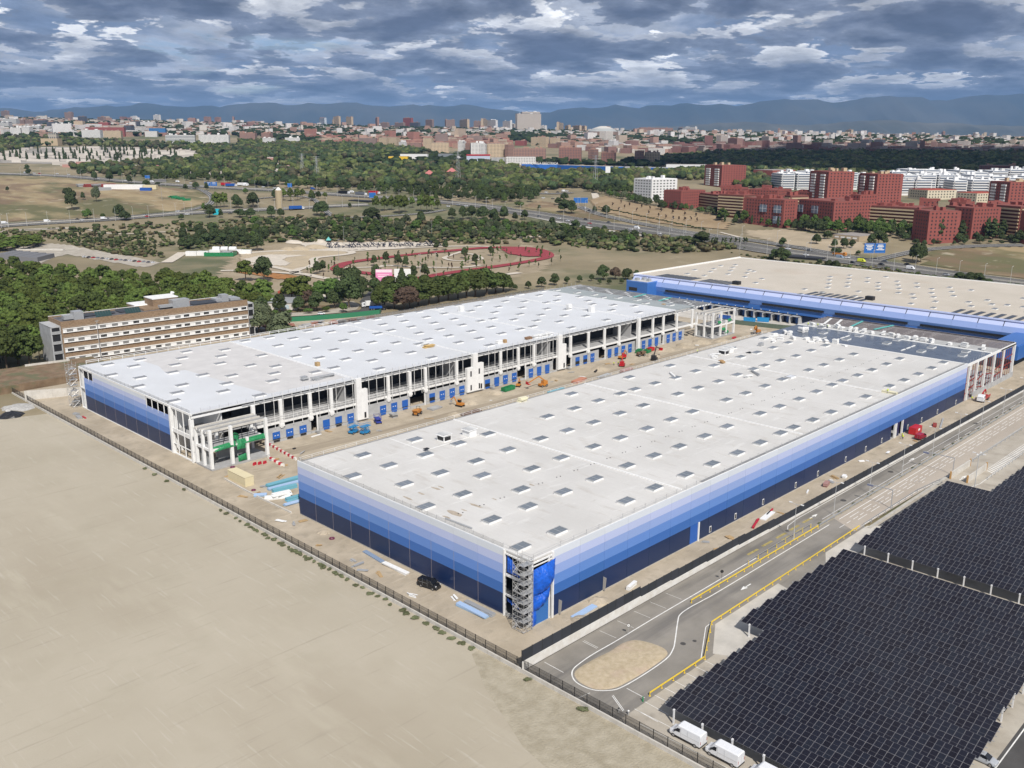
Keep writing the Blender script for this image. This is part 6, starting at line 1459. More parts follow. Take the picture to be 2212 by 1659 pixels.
def ob(c,a,b,hx,hy,z0,z1_,m,nm): MB().obox((c.x+u.x*a+FH.x*b,c.y+u.y*a+FH.y*b),u,hx,hy,c.z+z0,c.z+z1_).build(nm,m,t)
for a,b in ((-20,0),(-11,2),(14,14),(22,12),(-4,12)): ob(p,a,b,4.5,2,0,3.6,M_white,'cabin')
for a in (-3,4,11): MB().tube((p.x+u.x*(a-3)+FH.x*13,p.y+u.y*(a-3)+FH.y*13,p.z+4),(p.x+u.x*(a+2.6)+FH.x*13,p.y+u.y*(a+2.6)+FH.y*13,p.z+4),2.2,12).build('tank',M_white,t)
ob(p,4,-5,12,.15,0,3.2,M_greensheet,'net_fence');ob(p,-8,1,.15,6,0,3.2,M_greensheet,'net_fence');ob(p,16,0,.15,5,0,3.2,M_greensheet,'net_fence');ob(p,8,4,4,3,0,3,M_trim,'container')
# street behind hall A
flat('street',[(95,340),(126,335.5),(160,318),(175,313.5),(190,315.5),(200,326),(206,338),(240,372),(249,366),(216,333),(206,316),(196,303),(184,301),(172,303),(155,309),(120,322),(92,330)],.03,M_asph_dark,'dark street curving behind the white roofed hall')
flat('pavement',[(110,352),(150,338),(172,326),(192,330),(200,345),(204,341),(199,328),(189,317),(175,315.5),(160,320),(126,337.5),(96,343)],.06,M_lot,'pale pavement beyond the curving street')
flat('verge',[(115,392),(150,385),(176,362),(186,338),(172,328),(150,340),(112,354)],.04,M_gold,'dry verge between the trees')
gf=thing('green_fence','long green netting fence along the curving street','fence',(118,322,0))
for a,b in (((112,324),(132,316)),((132,316),(154,306)),((154,306),(172,299.5)),((172,299.5),(189,296)),((189,296),(193,300))): MB().bar((*a,1.3),(*b,1.3),.1,2.6).build('net_panel',M_greennet,gf)
for i,(x,y) in enumerate(((133,331),(139,328.7),(142.5,327.3),(147.5,325.0),(165.7,318.3))):
    c=make_car('white_car',('white car nearest the brick building on the street','second white car parked on the curving street','third white car parked nose to tail on the street','fourth white car parked before the gap on the street','lone white car on the curving street before the corner')[i],P_white,est=True);c.location=(x,y,.03);c.rotation_euler=(0,0,radians(-27))
t=make_truck('tipper_truck','white tipper lorry body raised at the street corner',P_white,M_white,8,3.6);t.location=(198.5,319,.03);t.rotation_euler=(0,0,radians(160))
t=make_truck('blue_truck','blue flatbed lorry at the street corner',P_black,P_blue,9.5,2,True);t.location=(197.0,308,.03);t.rotation_euler=(0,0,radians(-35))
h=thing('low_shed','low grey shed with a graffiti wall beyond the street','shed',(155,362,0));MB().prism([(150,352),(163,339),(176,352),(164,366)],0,4.2).build('wall',M_wallconc,h);MB().prism([(149.5,352),(163,338.5),(176.5,352),(164,366.5)],4.2,4.5).build('roof',M_trim,h)
MB().bar((154,347.7,2),(160,341.7,2),.06,2.2).build('graffiti',mat('graffiti paint',(0.25,0.42,0.55),.7,scale=1.6,col2=(0.62,0.62,0.6),detail=8),h)
h=thing('kiosk','small building with a red tiled roof among the trees','kiosk',(184,376,0));MB().obox((184,376),u,7,5,0,4).build('wall',M_white,h);MB().obox((184,376),u,7.6,5.6,4,5.2).build('roof',mat('red tiles',(0.36,0.07,0.04),.8),h)
mk=random.Random(8)
for i in range(12): x=118+i*5.2;cstack('rubble_heap','heap of pinkish planks and rubble behind the roof edge of the white hall',x,303-i*1.6+mk.uniform(-3,3),0,5,mat('pinkish rubble',(0.34,0.17,0.13),.9) if i % 2 else M_slab,'rubble heaps inside the green fence',w=4.5,d=2.2,h=.35,tiltp=1.2,seedv=300+i)
for k in range(14):
    x,y=120+k*11,304-k*.7;
tag(flat('yard',[(30,228),(330,228),(330,292),(190,296),(112,322),(110,300),(30,290)],.008,M_soil),None,kind='structure')
# school and grey car park right of pine forest left
drape('car_park',S_(z5,(150,170),(420,140),(560,150),(1000,230),(1330,300),(1200,340),(900,290),(560,230),(430,260),(300,320),(260,260)),M_lot,3,.2,'grey car park behind the pine forest')
h=thing('low_school','long low building with grey ribbed roofs behind the pines','building',G(*z5(300,240)))
p=G(*z5(320,245))
for k in range(5): MB().obox((p.x+u.x*(k*9-24)+FH.x*(-k*5),p.y+u.y*(k*9-24)+FH.y*(-k*5)),u,4.2,14,0,4).build('roof',mat('grey ribbed roof',(0.17,0.17,0.18),.8),h)
p=G(*z5(300,195));MB().obox((p.x,p.y),u,24,1.5,0,2.8).build('wall',M_wallconc,h)
for i in range(16):
    p=G(*z5(700+i*38,255+i*3.2));c=(dup(CARS[('car','wkrsg'[i % 5])].o));c.location=p;c.rotation_euler=(0,0,.6);c.scale=(1,1,1);c['label']='parked car in the grey car park behind the pines';c['group']='cars in the car park behind the pines'
# meadow sheds, tower
p=G(*z1(1035,905));h=thing('shed','long white and cream shed in the dry meadow','shed',p);MB().obox((p.x,p.y),u,26,4,p.z,p.z+6).build('wall',M_white,h);MB().obox((p.x+u.x*34,p.y+u.y*34),u,9,4,p.z,p.z+5.5).build('wall',mat('cream wall',(0.62,0.55,0.36),.8),h)
for k,x in enumerate((700,760,830,900,860)): p=G(*z1(x,885+(k == 4)*30));cstack('scrap_shed','dark makeshift shed in the meadow scrapyard',p.x,p.y,p.z,2,M_redsteel if k % 2 else M_trim,'sheds of the meadow scrapyard',w=18,d=8,h=2,tiltp=1,seedv=k)
p=G(*z1(1212,918));tag(MB().obox((p.x,p.y),u,7,3,p.z,p.z+4).build('blue_container',P_blue),'blue container at the end of the cream shed','container')
for k in range(5): p=G(*z1(1430+k*30,975+k*6));cstack('green_heap','heap of green scrap in the meadow',p.x,p.y,p.z,3,M_greensheet,'green heaps in the meadow',w=9,d=3,h=.8,tiltp=2,seedv=k)
p=G(*z2(328,1070));h=thing('round_tower','round sandy ventilation tower beside the lower highway','tower',p);MB().tube(p,p+Vector((0,0,21)),4,20).build('shaft',mat('sandy render',(0.42,0.34,0.22),.8),h);MB().tube(p+Vector((0,0,21)),p+Vector((0,0,24)),3.4,20,1).build('cap',M_white,h)
p=G(*z1(1797,1115));tag(MB().obox((p.x,p.y),u,3.2,2.5,p.z,p.z+6).build('booth',mat('turquoise panel',(0.03,0.45,0.55),.5)),'small turquoise booth between two dark trees','booth')
for k,(sh,x,y) in enumerate(((z2,1010,1005),(z3,60,930),(z4,600,1100))):
    p=G(*sh(x,y));tag(MB().obox((p.x,p.y),(HW['up'][0][20]-HW['up'][0][18]),17,6,p.z-6,p.z+1.3).build('overpass',M_black),('dark underpass opening left of the pine clump','dark underpass among the trees','dark underpass beside the big bush')[k],'underpass')
for k,(sh,x,y,hh) in enumerate(((z2,1810,860,46),(z3,955,890,44),(z2,640,820,34),(z2,520,790,34))):
    p=G(*sh(x,y));h=thing('pylon','lattice electricity pylon '+('by the red roofed pavilion','in front of the blue station','among the cemetery trees','left among the cemetery trees')[k],'pylon',p)
    mb=MB()
    for a in ((1,1),(1,-1),(-1,1),(-1,-1)): mb.bar((p.x+a[0]*3,p.y+a[1]*3,p.z),(p.x+a[0]*.5,p.y+a[1]*.5,p.z+hh),.3)
    for z in range(0,hh-4,5):
        r0=3-2.5*z/hh;r1=3-2.5*(z+5)/hh;mb.bar((p.x-r0,p.y-r0,p.z+z),(p.x+r1,p.y+r1,p.z+z+5),.2).bar((p.x+r0,p.y-r0,p.z+z),(p.x-r1,p.y+r1,p.z+z+5),.2)
    mb.build('lattice',M_trim,h);mb=MB()
    for z in (.8,.9,.98): mb.bar((p.x-u.x*5,p.y-u.y*5,p.z+hh*z),(p.x+u.x*5,p.y+u.y*5,p.z+hh*z),.3)
    mb.build('arm',M_trim,h)
FM=Stamp(lamp_proto('park_mast','','light mast',17,((0,.8),(pi,.8)),.14,M_steel,'slim masts in the park'))
for k,(x,y) in enumerate(((1025,355),(2035,520),(1990,130),(1080,200),(1870,540))): FM.put(G(*z6(x,y)),.3,'slim lighting mast '+('left of the track beside the path','inside the near edge of the track','behind the playground','beside the first play frames','beside the billboard')[k])
# ------------------------------------------------------------------ planting
gp=S_(z5,(-260,400),(100,380),(250,400),(480,450),(1000,450),(1290,480),(1500,480),(1700,490),(1950,560),(2230,640),(2250,720),(1700,800),(1000,900),(500,980),(330,960),(250,1010),(150,1170),(-60,1200),(-260,1200))
pts=[p for p in scatter(gp,400,8.0,3,14) if not (16 < p.x < 112 and 290 < p.y < 330) and not (92 < p.x < 215 and p.y < 345)]
pts.sort(key=lambda p: (p-Vector((CX,CY,0))).length)
print('pines',len(pts))
vis=pts[:290]
for p in vis: plant('pine' if rt.random() < .9 else 'broad',L_pine if rt.random() < .85 else L_pine2,p,rt.uniform(7.5,13),'pine_tree','rounded green pine in the dense forest behind the brick building','pines of the forest behind the brick building',wide=.95)
def mass_of(kind,leafm,pts,name,label,h0,h1,wide=1.0):
    "the remaining trees of a dense wood, same leaves, one object"
    lib=kind_lib(kind,leafm);VV=[];FF=[];n0=0;out_=[]
    data=[]
    for me,tr in lib:
        v=np.empty(len(me.vertices)*3);me.vertices.foreach_get('co',v);data.append((v.reshape(-1,3),[tuple(p.vertices) for p in me.polygons]))
    for p in pts:
        v,f=rt.choice(data);a=rt.uniform(0,6.28);h=rt.uniform(h0,h1);w_=h*wide
        R3=np.array(((cos(a)*w_,-sin(a)*w_,0),(sin(a)*w_,cos(a)*w_,0),(0,0,h)));VV.append(v@R3.T+np.array(p));FF += [tuple(q+n0 for q in ff) for ff in f];n0 += len(v)
    if not VV: return
    me=bpy.data.meshes.new(name);me.from_pydata(np.concatenate(VV).tolist(),[],FF);me.materials.append(leafm);o=bpy.data.objects.new(name,me);COL.objects.link(o);tag(o,label,kind='stuff')
mass_of('pine',L_pine,pts[290:],'pine_wood','far part of the dense pine forest',8.5,12,.92)
# big dark pines and street trees behind hall A  (sheet z6)
for x,y,h,k,w_ in ((1430,850,12,0,.8),(1500,830,15,0,1),(1600,850,16,0,1),(1700,860,14,2,1.1),(1760,840,14,2,1.1),(1850,815,16,0,1.1),(1960,800,17,0,1.1),(2060,780,17,0,1.1),(2160,765,17,0,1.1),(2260,740,17,0,1),(2350,730,18,0,1),(2440,725,19,0,1.05),(2560,700,18,0,1.05),(2650,685,15,0,1.1),(2730,668,13,0,1.1),(1570,740,15,0,1.1),(1780,700,14,0,1),(1930,690,13,0,1)):
    plant('broad',(L_pine2,0,L_brown)[k],G(*z6(x,y)),h*.95,'stone_pine' if k == 0 else 'plum_tree',('dark old pine in the row above the white roof' if k == 0 else 'purple brown tree in front of the dark pines, '+('left one' if x < 1720 else 'right one')),('dark pines above the white roof' if k == 0 else None),wide=w_*1.25)
k_=0
for x,y,h,kind,m in ((225,900,10,'broad',L_dark),(415,890,11,'broad',L_dark),(515,912,4,'bush',L_mid),(340,925,5,'bush',L_mid),(712,900,5,'bush',L_mid),(895,885,5,'bush',L_mid),(1073,885,6,'broad',L_mid),(610,880,9,'broad',L_dark),(720,850,11,'pine',L_brown),(800,880,12,'broad',L_dark),(980,840,11,'broad',L_dark),(1130,840,19,'broad',L_dark),(1150,740,19,'broad',L_dark),(835,780,13,'pine',L_mid),(900,770,12,'pine',L_mid),(960,790,15,'pine',L_mid),(1030,770,12,'pine',L_mid),(640,790,17,'pine',L_pine),(540,785,15,'pine',L_pine),(240,760,13,'pine',L_pine),(1275,730,13,'broad',L_dark),(1400,720,12,'broad',L_dark),(1680,620,13,'cedar',L_dark),(110,1110,15,'broad',L_grey),(200,1110,17,'broad',L_grey),(270,1100,15,'broad',L_grey),(450,1060,6,'bush',L_mid),(180,250,16,'broad',L_dark),(250,560,17,'broad',L_dark),(60,560,15,'pine',L_pine)):
    plant(kind,m,G(*z6(x,y)),h,{'broad': 'broadleaf_tree','bush': 'round_bush','pine': 'pine_tree','cedar': 'cedar_tree'}[kind],{'broad': 'leafy tree','bush': 'clipped round bush','pine': 'umbrella shaped tree','cedar': 'dark conical cedar'}[kind]+' '+('on the street side near the brick building' if x < 620 else 'beside the street corner' if x < 1200 else 'behind the street corner'),'street trees behind the white hall','bush' if kind == 'bush' else 'tree',wide=1.25 if kind == 'bush' else 1.0)
# near left pines by the slope
for x,y,h in ((60,1190,18),(250,1160,15),(0,1130,17),(150,1140,13),(330,1100,11),(-60,1160,18)): plant('pine',L_pine2,G(*z5(x,y)),h,'old_pine','tall dark pine with a bare trunk at the end of the brick building','tall dark pines left of the brick building',wide=.8,key='oldpine',nper=40)
p=G(*z5(2180,985));plant('broad',L_grey,(112,270,0),15,'olive_tree','large grey green tree between brick building and white roof',wide=1.3)
# park young trees
yt=S_(z6,(700,400),(1000,480),(1250,480),(1700,520),(2212,500),(2900,400),(3300,300),(3100,200),(2400,215),(1900,330),(1100,380),(1150,600),(2212,620),(3100,500))
n_=0
for p in scatter(S_(z6,(690,420),(950,360),(1800,290),(3000,210),(3400,270),(3300,420),(2500,560),(1600,600),(1000,590),(700,520)),120,9,5):
    k=rt.random();plant('young',(L_mid,L_dark,L_brown)[0 if k < .6 else 1 if k < .85 else 2],p,rt.uniform(3.8,6.5),'young_tree','slim young tree planted around the running track','young trees around the running track',wide=.9 if k < .7 else .6,nper=60,size=.045,key=None)
for x,y in ((1010,545),(1060,540),(1110,545),(1190,560),(1230,555),(1390,560),(1410,540),(1800,540),(1920,530),(1640,415),(1720,420),(1515,375),(1390,405),(800,490),(860,470),(2330,330),(2600,300),(2130,240),(2040,245),(2440,390)):
    plant('broad',L_dark,G(*z6(x,y)),rt.uniform(8,11),'park_tree','fuller dark young tree beside the running track','fuller trees beside the running track',wide=.8)
for x in (1925,1950,1965,2010,2035,2080,2120,2155,2190,2212): plant('young',L_dark,G(*z3(x,1370)),7,'young_tree','slim young tree planted around the running track','young trees around the running track',wide=.8,nper=60,size=.045)
# rows above hall A's far edge
for x,y,h in ((40,300,5),(70,305,4),(180,290,5),(290,280,7),(395,262,8),(410,262,6),(500,250,5),(605,240,5),(705,230,5),(800,220,11),(900,215,9),(985,220,8),(1005,215,8),(1075,205,6),(850,255,4),(955,250,4),(1080,250,5),(770,255,4)):
    plant('broad',L_brown if x in (900,) else L_dark,G(*sheet(1900,950,2.212)(x,y)),h,'roadside_tree','dark roadside tree on the bare slope above the far end of the white hall','roadside trees on the bare slope',wide=1.1)
# lone and grouped trees along the highways
E_=[]
def T_(sh,rows,where,m=L_dark,kind='broad',name='broadleaf_tree'):
    for x,y,top,w_ in rows:
        p=G(*sh(x,y));h=max(3,min(32,1.1*hgt(p,sh(x,top)[1])));lab={'broad': 'dark rounded tree ','pine': 'green umbrella pine ','poplar': 'tall slim poplar ','bush': 'low spreading bush ','cedar': 'conical dark tree ','cypress': 'narrow cypress '}[kind]+where
        ww=w_/1.736/getattr(sh,'s',2.212)/FPX*fwd(p);base={'broad': .88,'pine': 1.1,'poplar': .28,'bush': 1.25,'cedar': .5,'cypress': .2}[kind]
        plant(kind,m,p,h,name,lab,'trees '+where,'bush' if kind == 'bush' else 'tree',wide=ww/h/base)
T_(z1,((600,1080,920,130),(560,980,910,90),(690,995,940,45),(990,1140,1048,105),(1040,1165,1100,100),(225,750,712,50),(240,790,745,50),(785,835,768,50),(910,845,772,70),(680,800,735,80),(1215,895,840,70),(1315,880,835,60),(1540,915,872,45),(1625,905,855,60),(1715,920,860,45),(1075,860,800,60),(1740,1140,1045,110),(1832,1142,1080,50),(1975,1060,985,100),(2100,1045,960,120),(1990,1140,1080,120),(2080,1145,1075,110),(63,925,893,30),(1580,1220,1175,40),(1505,1160,1120,50)),'along the upper left highway')
T_(z1,((800,1010,895,90),),'standing alone in the dry meadow',L_grey);T_(z1,((725,1155,1075,100),(855,1150,1115,50),(2035,945,905,50),(1690,1090,1030,40),(1520,1240,1190,60)),'beside the dry meadow',L_mid)
T_(z1,((1800,1060,950,100),(1860,1055,950,90),(1830,1058,955,60)),'inside the slip road bend',L_pine,'pine','umbrella_pine');T_(z1,((1960,1060,965,100),),'inside the slip road bend',L_dark)
T_(z2,((300,1000,918,80),(110,1060,950,120),(50,945,908,40),(260,1140,1055,90),(340,1140,1075,70),(680,1125,1020,150),(640,1120,1030,90),(910,1060,1025,40),(1100,1165,1070,150),(1060,1150,1080,90),(1500,1155,1095,70),(1760,1150,1070,90),(1850,1160,1060,90),(1920,1155,1055,100),(2010,1165,1060,110),(2100,1170,1080,100),(2190,1165,1060,90),(600,1005,930,60),(650,985,930,60)),'between the two highways')
T_(z2,((360,1000,915,70),(420,1005,910,80),(480,1000,912,70),(520,985,915,60),(595,1005,925,60),(705,985,940,55),(1130,1080,975,90),(1200,1085,980,80),(1260,1080,975,80),(1320,1110,970,100),(1370,1100,975,90),(1430,1060,980,70),(1500,1090,970,90),(1550,1095,970,90),(1590,1090,975,80),(1640,1070,1000,70)),'in the pine clump beside the wide highway',L_pine,'pine','umbrella_pine')
T_(z3,((370,1160,1085,75),(790,1235,1165,85),(1030,1265,1210,60),(600,1215,1145,80),(290,1170,1105,60),(200,1160,1060,80),(120,1150,1075,80),(30,1160,1060,90),(490,1075,1040,35),(650,1035,980,80),(700,1000,940,90),(700,1100,1000,110),(760,1110,1010,110),(1045,1120,1045,75),(950,1100,1050,50),(1280,1310,1250,100),(1210,1280,1240,40),(1840,1370,1265,180),(1665,1345,1295,80),(900,1330,1250,150),(750,1310,1230,90),(960,1330,1240,120)),'beside the wide highway')
T_(z3,((325,1055,995,120),(340,1055,1000,80)),'forming a bright bush by the highway',L_mid,'bush','big_bush')
T_(z4,((435,1125,1030,130),(480,1130,1045,100),(390,1115,1040,90),(720,1160,1110,60),(790,1170,1115,80),(840,1180,1120,80),(1430,1140,1000,120),(1460,1130,1000,100),(1400,1120,1010,80),(1740,1265,1205,120),(1820,1280,1205,120),(1880,1285,1210,120),(1950,1305,1250,110),(455,1020,955,75),(860,1075,1030,80),(830,1065,1025,70),(1005,1080,1045,50),(700,1000,930,90),(780,965,905,90),(830,1030,965,70),(900,1035,960,80),(960,1030,970,70),(1150,1000,905,120),(1100,1010,930,80),(1190,1010,925,80)),'at the roadside in front of the red housing')
T_(z4,((200,830,765,110),(260,850,790,90),(590,900,830,80),(640,905,825,90),(690,915,835,80),(760,920,840,90),(960,915,850,90),(1000,920,845,90),(1040,925,860,80),(1310,960,880,90),(1345,975,920,70),(1425,1000,960,70),(2180,990,900,110),(2110,985,930,80)),'against the red apartment walls',L_dark)
T_(z4,((1080,940,840,110),(1140,945,835,110),(1200,950,850,110),(1240,940,870,80)),'in the green row before the striped balconies',L_mid)
T_(z4,((1590,990,805,65),(1640,985,835,55),(1750,985,845,65),(1940,960,825,55),(1985,965,830,60),(2050,955,835,65),(1010,880,790,40),(1050,870,790,35),(1115,860,785,30)),'between the red apartment walls',L_dark,'poplar','poplar_tree')
T_(z3,((1500,1080,1000,80),(1460,1040,960,90),(1280,1010,945,80),(1330,1030,960,60),(1380,1040,980,60),(1900,1100,1050,80),(1960,1110,1060,80),(1820,1090,1055,70),(2020,1140,1090,60),(1980,1160,1120,60),(2110,1200,1150,60)),'at the foot of the red housing',L_dark)
for x,y in ((1170,1020),(1240,1040),(1340,1055),(1410,1070),(1500,1090),(1600,1105),(1700,1120),(1790,1130),(1200,1060),(1300,1085),(1400,1110),(1480,1130),(1540,1145),(1600,1155),(1650,1160),(1700,1165),(1750,1160),(1800,1170),(1100,1040),(1150,1080)): plant('young',L_brown,G(*z3(x,y+10)),5,'bank_sapling','small brown sapling on the bare bank','saplings on the bare bank',nper=60,size=.045,wide=1.2)
for i in range(36): x=990+i*25;plant('bush',L_dark,G(*z3(x,1060+i*5.2+(i % 3)*2)),2.6,'hedge_bush','dark clipped bush in the line below the bare bank','hedge bushes below the bank','bush',wide=1.8)
# cemetery cypresses
for p in scatter(S_(z1,(0,640),(200,600),(500,590),(900,580),(1500,600),(1650,640),(1300,690),(700,690),(0,680)),95,14,9): plant('cypress',L_dark,p,rt.uniform(11,17),'cypress_tree','narrow dark cypress among the pale cemetery walls','cypresses of the cemetery',wide=1.3)
# individual trees in the wooded middle distance
DK=[(0.034,0.05,0.019),(0.06,0.08,0.026),(0.045,0.068,0.030),(0.095,0.115,0.036),(0.075,0.07,0.038),(0.11,0.12,0.05)]
nind=0
def wood(poly,n,dmin,h0,h1,seedv,label,cols=DK,ind=0,wide=1.1,where='in the wooded middle distance',leafm=L_dark):
    P=scatter(poly,n,dmin,seedv);P.sort(key=lambda p: fwd(p));
    for k,p in enumerate(P[:ind]):
        kk=rt.random();plant('broad' if kk < .62 else 'pine' if kk < .88 else 'cedar',leafm if kk < .6 else L_pine2,p,rt.uniform(h0,h1),'woodland_tree','bushy tree '+where,'trees '+where,wide=1.0)
    mass('woodland',label,[(p.x,p.y,p.z,h,h*wide*rt.uniform(.8,1.2)) for p in P[ind:] for h in (rt.uniform(h0,h1),)],cols,seedv=seedv)
wood(S_(z2,(0,720),(600,650),(1200,690),(1640,700),(2212,690),(2212,1000),(1700,1010),(1330,960),(900,930),(500,905),(0,870)),700,10,8,14,21,'woodland between the cemetery and the wide highway',ind=110)
wood(S_(z3,(0,700),(350,760),(800,780),(1100,790),(1250,860),(1270,960),(1000,950),(800,900),(500,920),(450,1010),(0,1020)),420,9,8,14,22,'woodland left of the white apartment block',ind=70,where='left of the white apartment block')
wood(S_(z1,(0,480),(400,480),(700,500),(1100,520),(1640,540),(2212,560),(2212,880),(1800,850),(1300,840),(900,800),(500,730),(900,700),(1700,660),(1600,590),(1000,560),(500,545),(280,560),(0,620)),800,13,8,13,23,'tree belts around the cemetery',ind=60,where='around the cemetery')
wood(S_(z2,(0,520),(700,530),(1150,560),(1600,600),(1250,640),(1230,660),(0,640)),900,11,8,14,24,'long green wood in front of the cream towers')
wood(S_(z3,(1250,690),(1550,650),(1900,620),(2300,600),(3700,640),(3700,840),(2800,800),(2100,760),(1560,690)),1500,13,9,14,25,'large dark park in the cloud shadow')
wood(S_(z4,(0,340),(1000,340),(2212,350),(2212,470),(1800,480),(700,470),(300,470),(70,500),(0,480)),2000,13,9,14,26,'dark forest lying under the cloud shadow')
wood(S_(z3,(1120,770),(1540,770),(1860,760),(1860,830),(1560,830),(1260,850)),300,10,8,12,27,'green belt in front of the white warehouses')
wood(S_(z4,(75,510),(300,520),(370,560),(360,600),(100,590)),90,9,8,12,28,'trees behind the first red tower')
# scrub belt between park and highway
SC=[(0.085,0.105,0.038),(0.055,0.075,0.026),(0.115,0.115,0.055),(0.045,0.058,0.022),(0.10,0.085,0.045)]
def scrub(poly,n,dmin,h0,h1,seedv,label): mass('scrub',label,[(p.x,p.y,p.z-.4,h,h*rt.uniform(.9,1.9)) for p in scatter(poly,n,dmin,seedv) for h in (rt.uniform(h0,h1),)],SC,seedv=seedv)
scrub(S_(z1,(400,1230),(1500,1180),(2212,1160),(2212,1327),(2000,1450),(500,1330)),330,4,1.5,4,41,'scrub below the lower left highway')
scrub(S_(z2,(0,1150),(700,1130),(1700,1170),(2212,1180),(2212,1360),(1300,1350),(0,1350)),560,4.5,1.5,5,42,'scrub belt between park and highway')
scrub(S_(z3,(0,1170),(600,1210),(1100,1260),(1800,1340),(2212,1400),(1600,1440),(900,1400),(0,1300)),430,4.5,1.5,5,43,'scrub belt right of the running track')
scrub(S_(z4,(0,1050),(500,1120),(1100,1160),(1500,1230),(2212,1310),(2212,1330),(1400,1260),(600,1170)),260,3,1,2.6,44,'low scrub on the verge behind the beige hall')
scrub(S_(z5,(0,20),(600,60),(1100,130),(1400,260),(1000,240),(400,100),(0,70)),240,4,1,3.5,45,'scattered scrub left of the depot')
for i,p in enumerate(scatter(S_(z2,(100,1210),(800,1190),(1700,1190),(2212,1200),(2212,1330),(1000,1340),(100,1340))+[],130,9,51)): plant('broad',(L_dark,L_mid,L_grey)[i % 3],p,rt.uniform(6,11),'thicket_tree','bushy tree in the thicket between park and highway','trees of the thicket between park and highway',wide=1.2)
for i,p in enumerate(scatter(S_(z3,(0,1200),(600,1240),(1300,1330),(1250,1380),(500,1330),(0,1300)),70,9,52)): plant('broad',(L_dark,L_mid,L_grey)[i % 3],p,rt.uniform(6,10),'thicket_tree','bushy tree in the thicket between park and highway','trees of the thicket between park and highway',wide=1.2)
for p in scatter(S_(z5,(1480,60),(2000,40),(2212,60),(2200,200),(1960,160),(1700,180),(1500,200)),40,7,53): plant('broad',L_dark,p,rt.uniform(7,11),'thicket_tree','dark bushy tree behind the site depot','trees behind the site depot',wide=1.1)
for p in scatter(S_(z5,(-100,150),(330,130),(340,160),(200,200),(-100,210)),24,6,54): plant('pine',L_pine,p,rt.uniform(8,11),'pine_tree','green pine in the small grove behind the low school roofs','pines behind the school',wide=1.1)
for i,p in enumerate(scatter(S_(z5,(500,40),(1300,120),(1300,260),(900,190),(500,130)),45,6,55)): plant('young',L_dark,p,rt.uniform(4,7),'sapling','thin sapling on the dry slope behind the car park','saplings behind the car park',nper=60,size=.045)
for i,p in enumerate(scatter(S_(z4,(0,850),(160,850),(560,905),(820,935),(1000,930),(1390,975),(1400,915),(1000,875),(950,900),(560,865),(150,830),(0,820)),60,8,57)): plant(('broad','broad','pine','poplar')[i % 4],(L_mid,L_dark)[i % 2],p,rt.uniform(8,14),'estate_tree','leafy tree at the foot of the red apartment blocks','trees at the foot of the red blocks',wide=.9)
for i,p in enumerate(scatter(S_(z4,(1380,1010),(1640,1010),(2212,1000),(2212,965),(1950,950),(1640,985),(1500,1015)),36,8,58)): plant(('broad','bush')[i % 2],L_dark,p,rt.uniform(4,9),'estate_bush','dark bush along the wall below the red gables','bushes below the red gables','bush',wide=1.1)
for i,p in enumerate(scatter(S_(z3,(1020,960),(1250,960),(1300,1010),(1500,1050),(1700,1080),(1950,1110),(2100,1160),(2000,1130),(1600,1080),(1300,1030)),60,6,59)): plant('broad',(L_mid,L_dark,L_grey)[i % 3],p,rt.uniform(6,10),'bank_tree','leafy tree along the top of the bare bank','trees along the top of the bank',wide=1.0)
# weeds along the field wall
wd=kind_lib('bush',leaf_mat('weed leaves',(0.10,0.115,0.055),(0.17,0.18,0.10),.2),nv=5,nper=60,size=.05,key='weed')
wy=[145,138,131,120,100,97,92,90,86]+[84-i*1.25 for i in range(32)]+[43-i*2.6 for i in range(16)]+[-12,-24]
for y in wy:
    h=rt.uniform(.5,1.0);o=bpy.data.objects.new('weed',rt.choice(wd)[0]);COL.objects.link(o);o.location=(-12.7+rt.uniform(-.5,.2),y+rt.uniform(-.7,.7),-.6);o.rotation_euler=(0,0,rt.uniform(0,6));ww=rt.uniform(1.1,2.2);o.scale=(ww*.8,ww,h*1.1);tag(o,'grey green weed clump at the foot of the field wall','weed','weeds along the field wall')
for i in range(26): x=90+i*8+rt.uniform(-3,3);o=bpy.data.objects.new('weed',rt.choice(wd)[0]);COL.objects.link(o);o.location=(x,-16.2+rt.uniform(-.3,.3),-.1);o.scale=(1.6,1.0,.8);tag(o,'weed clump in the narrow median','weed','weeds in the median')
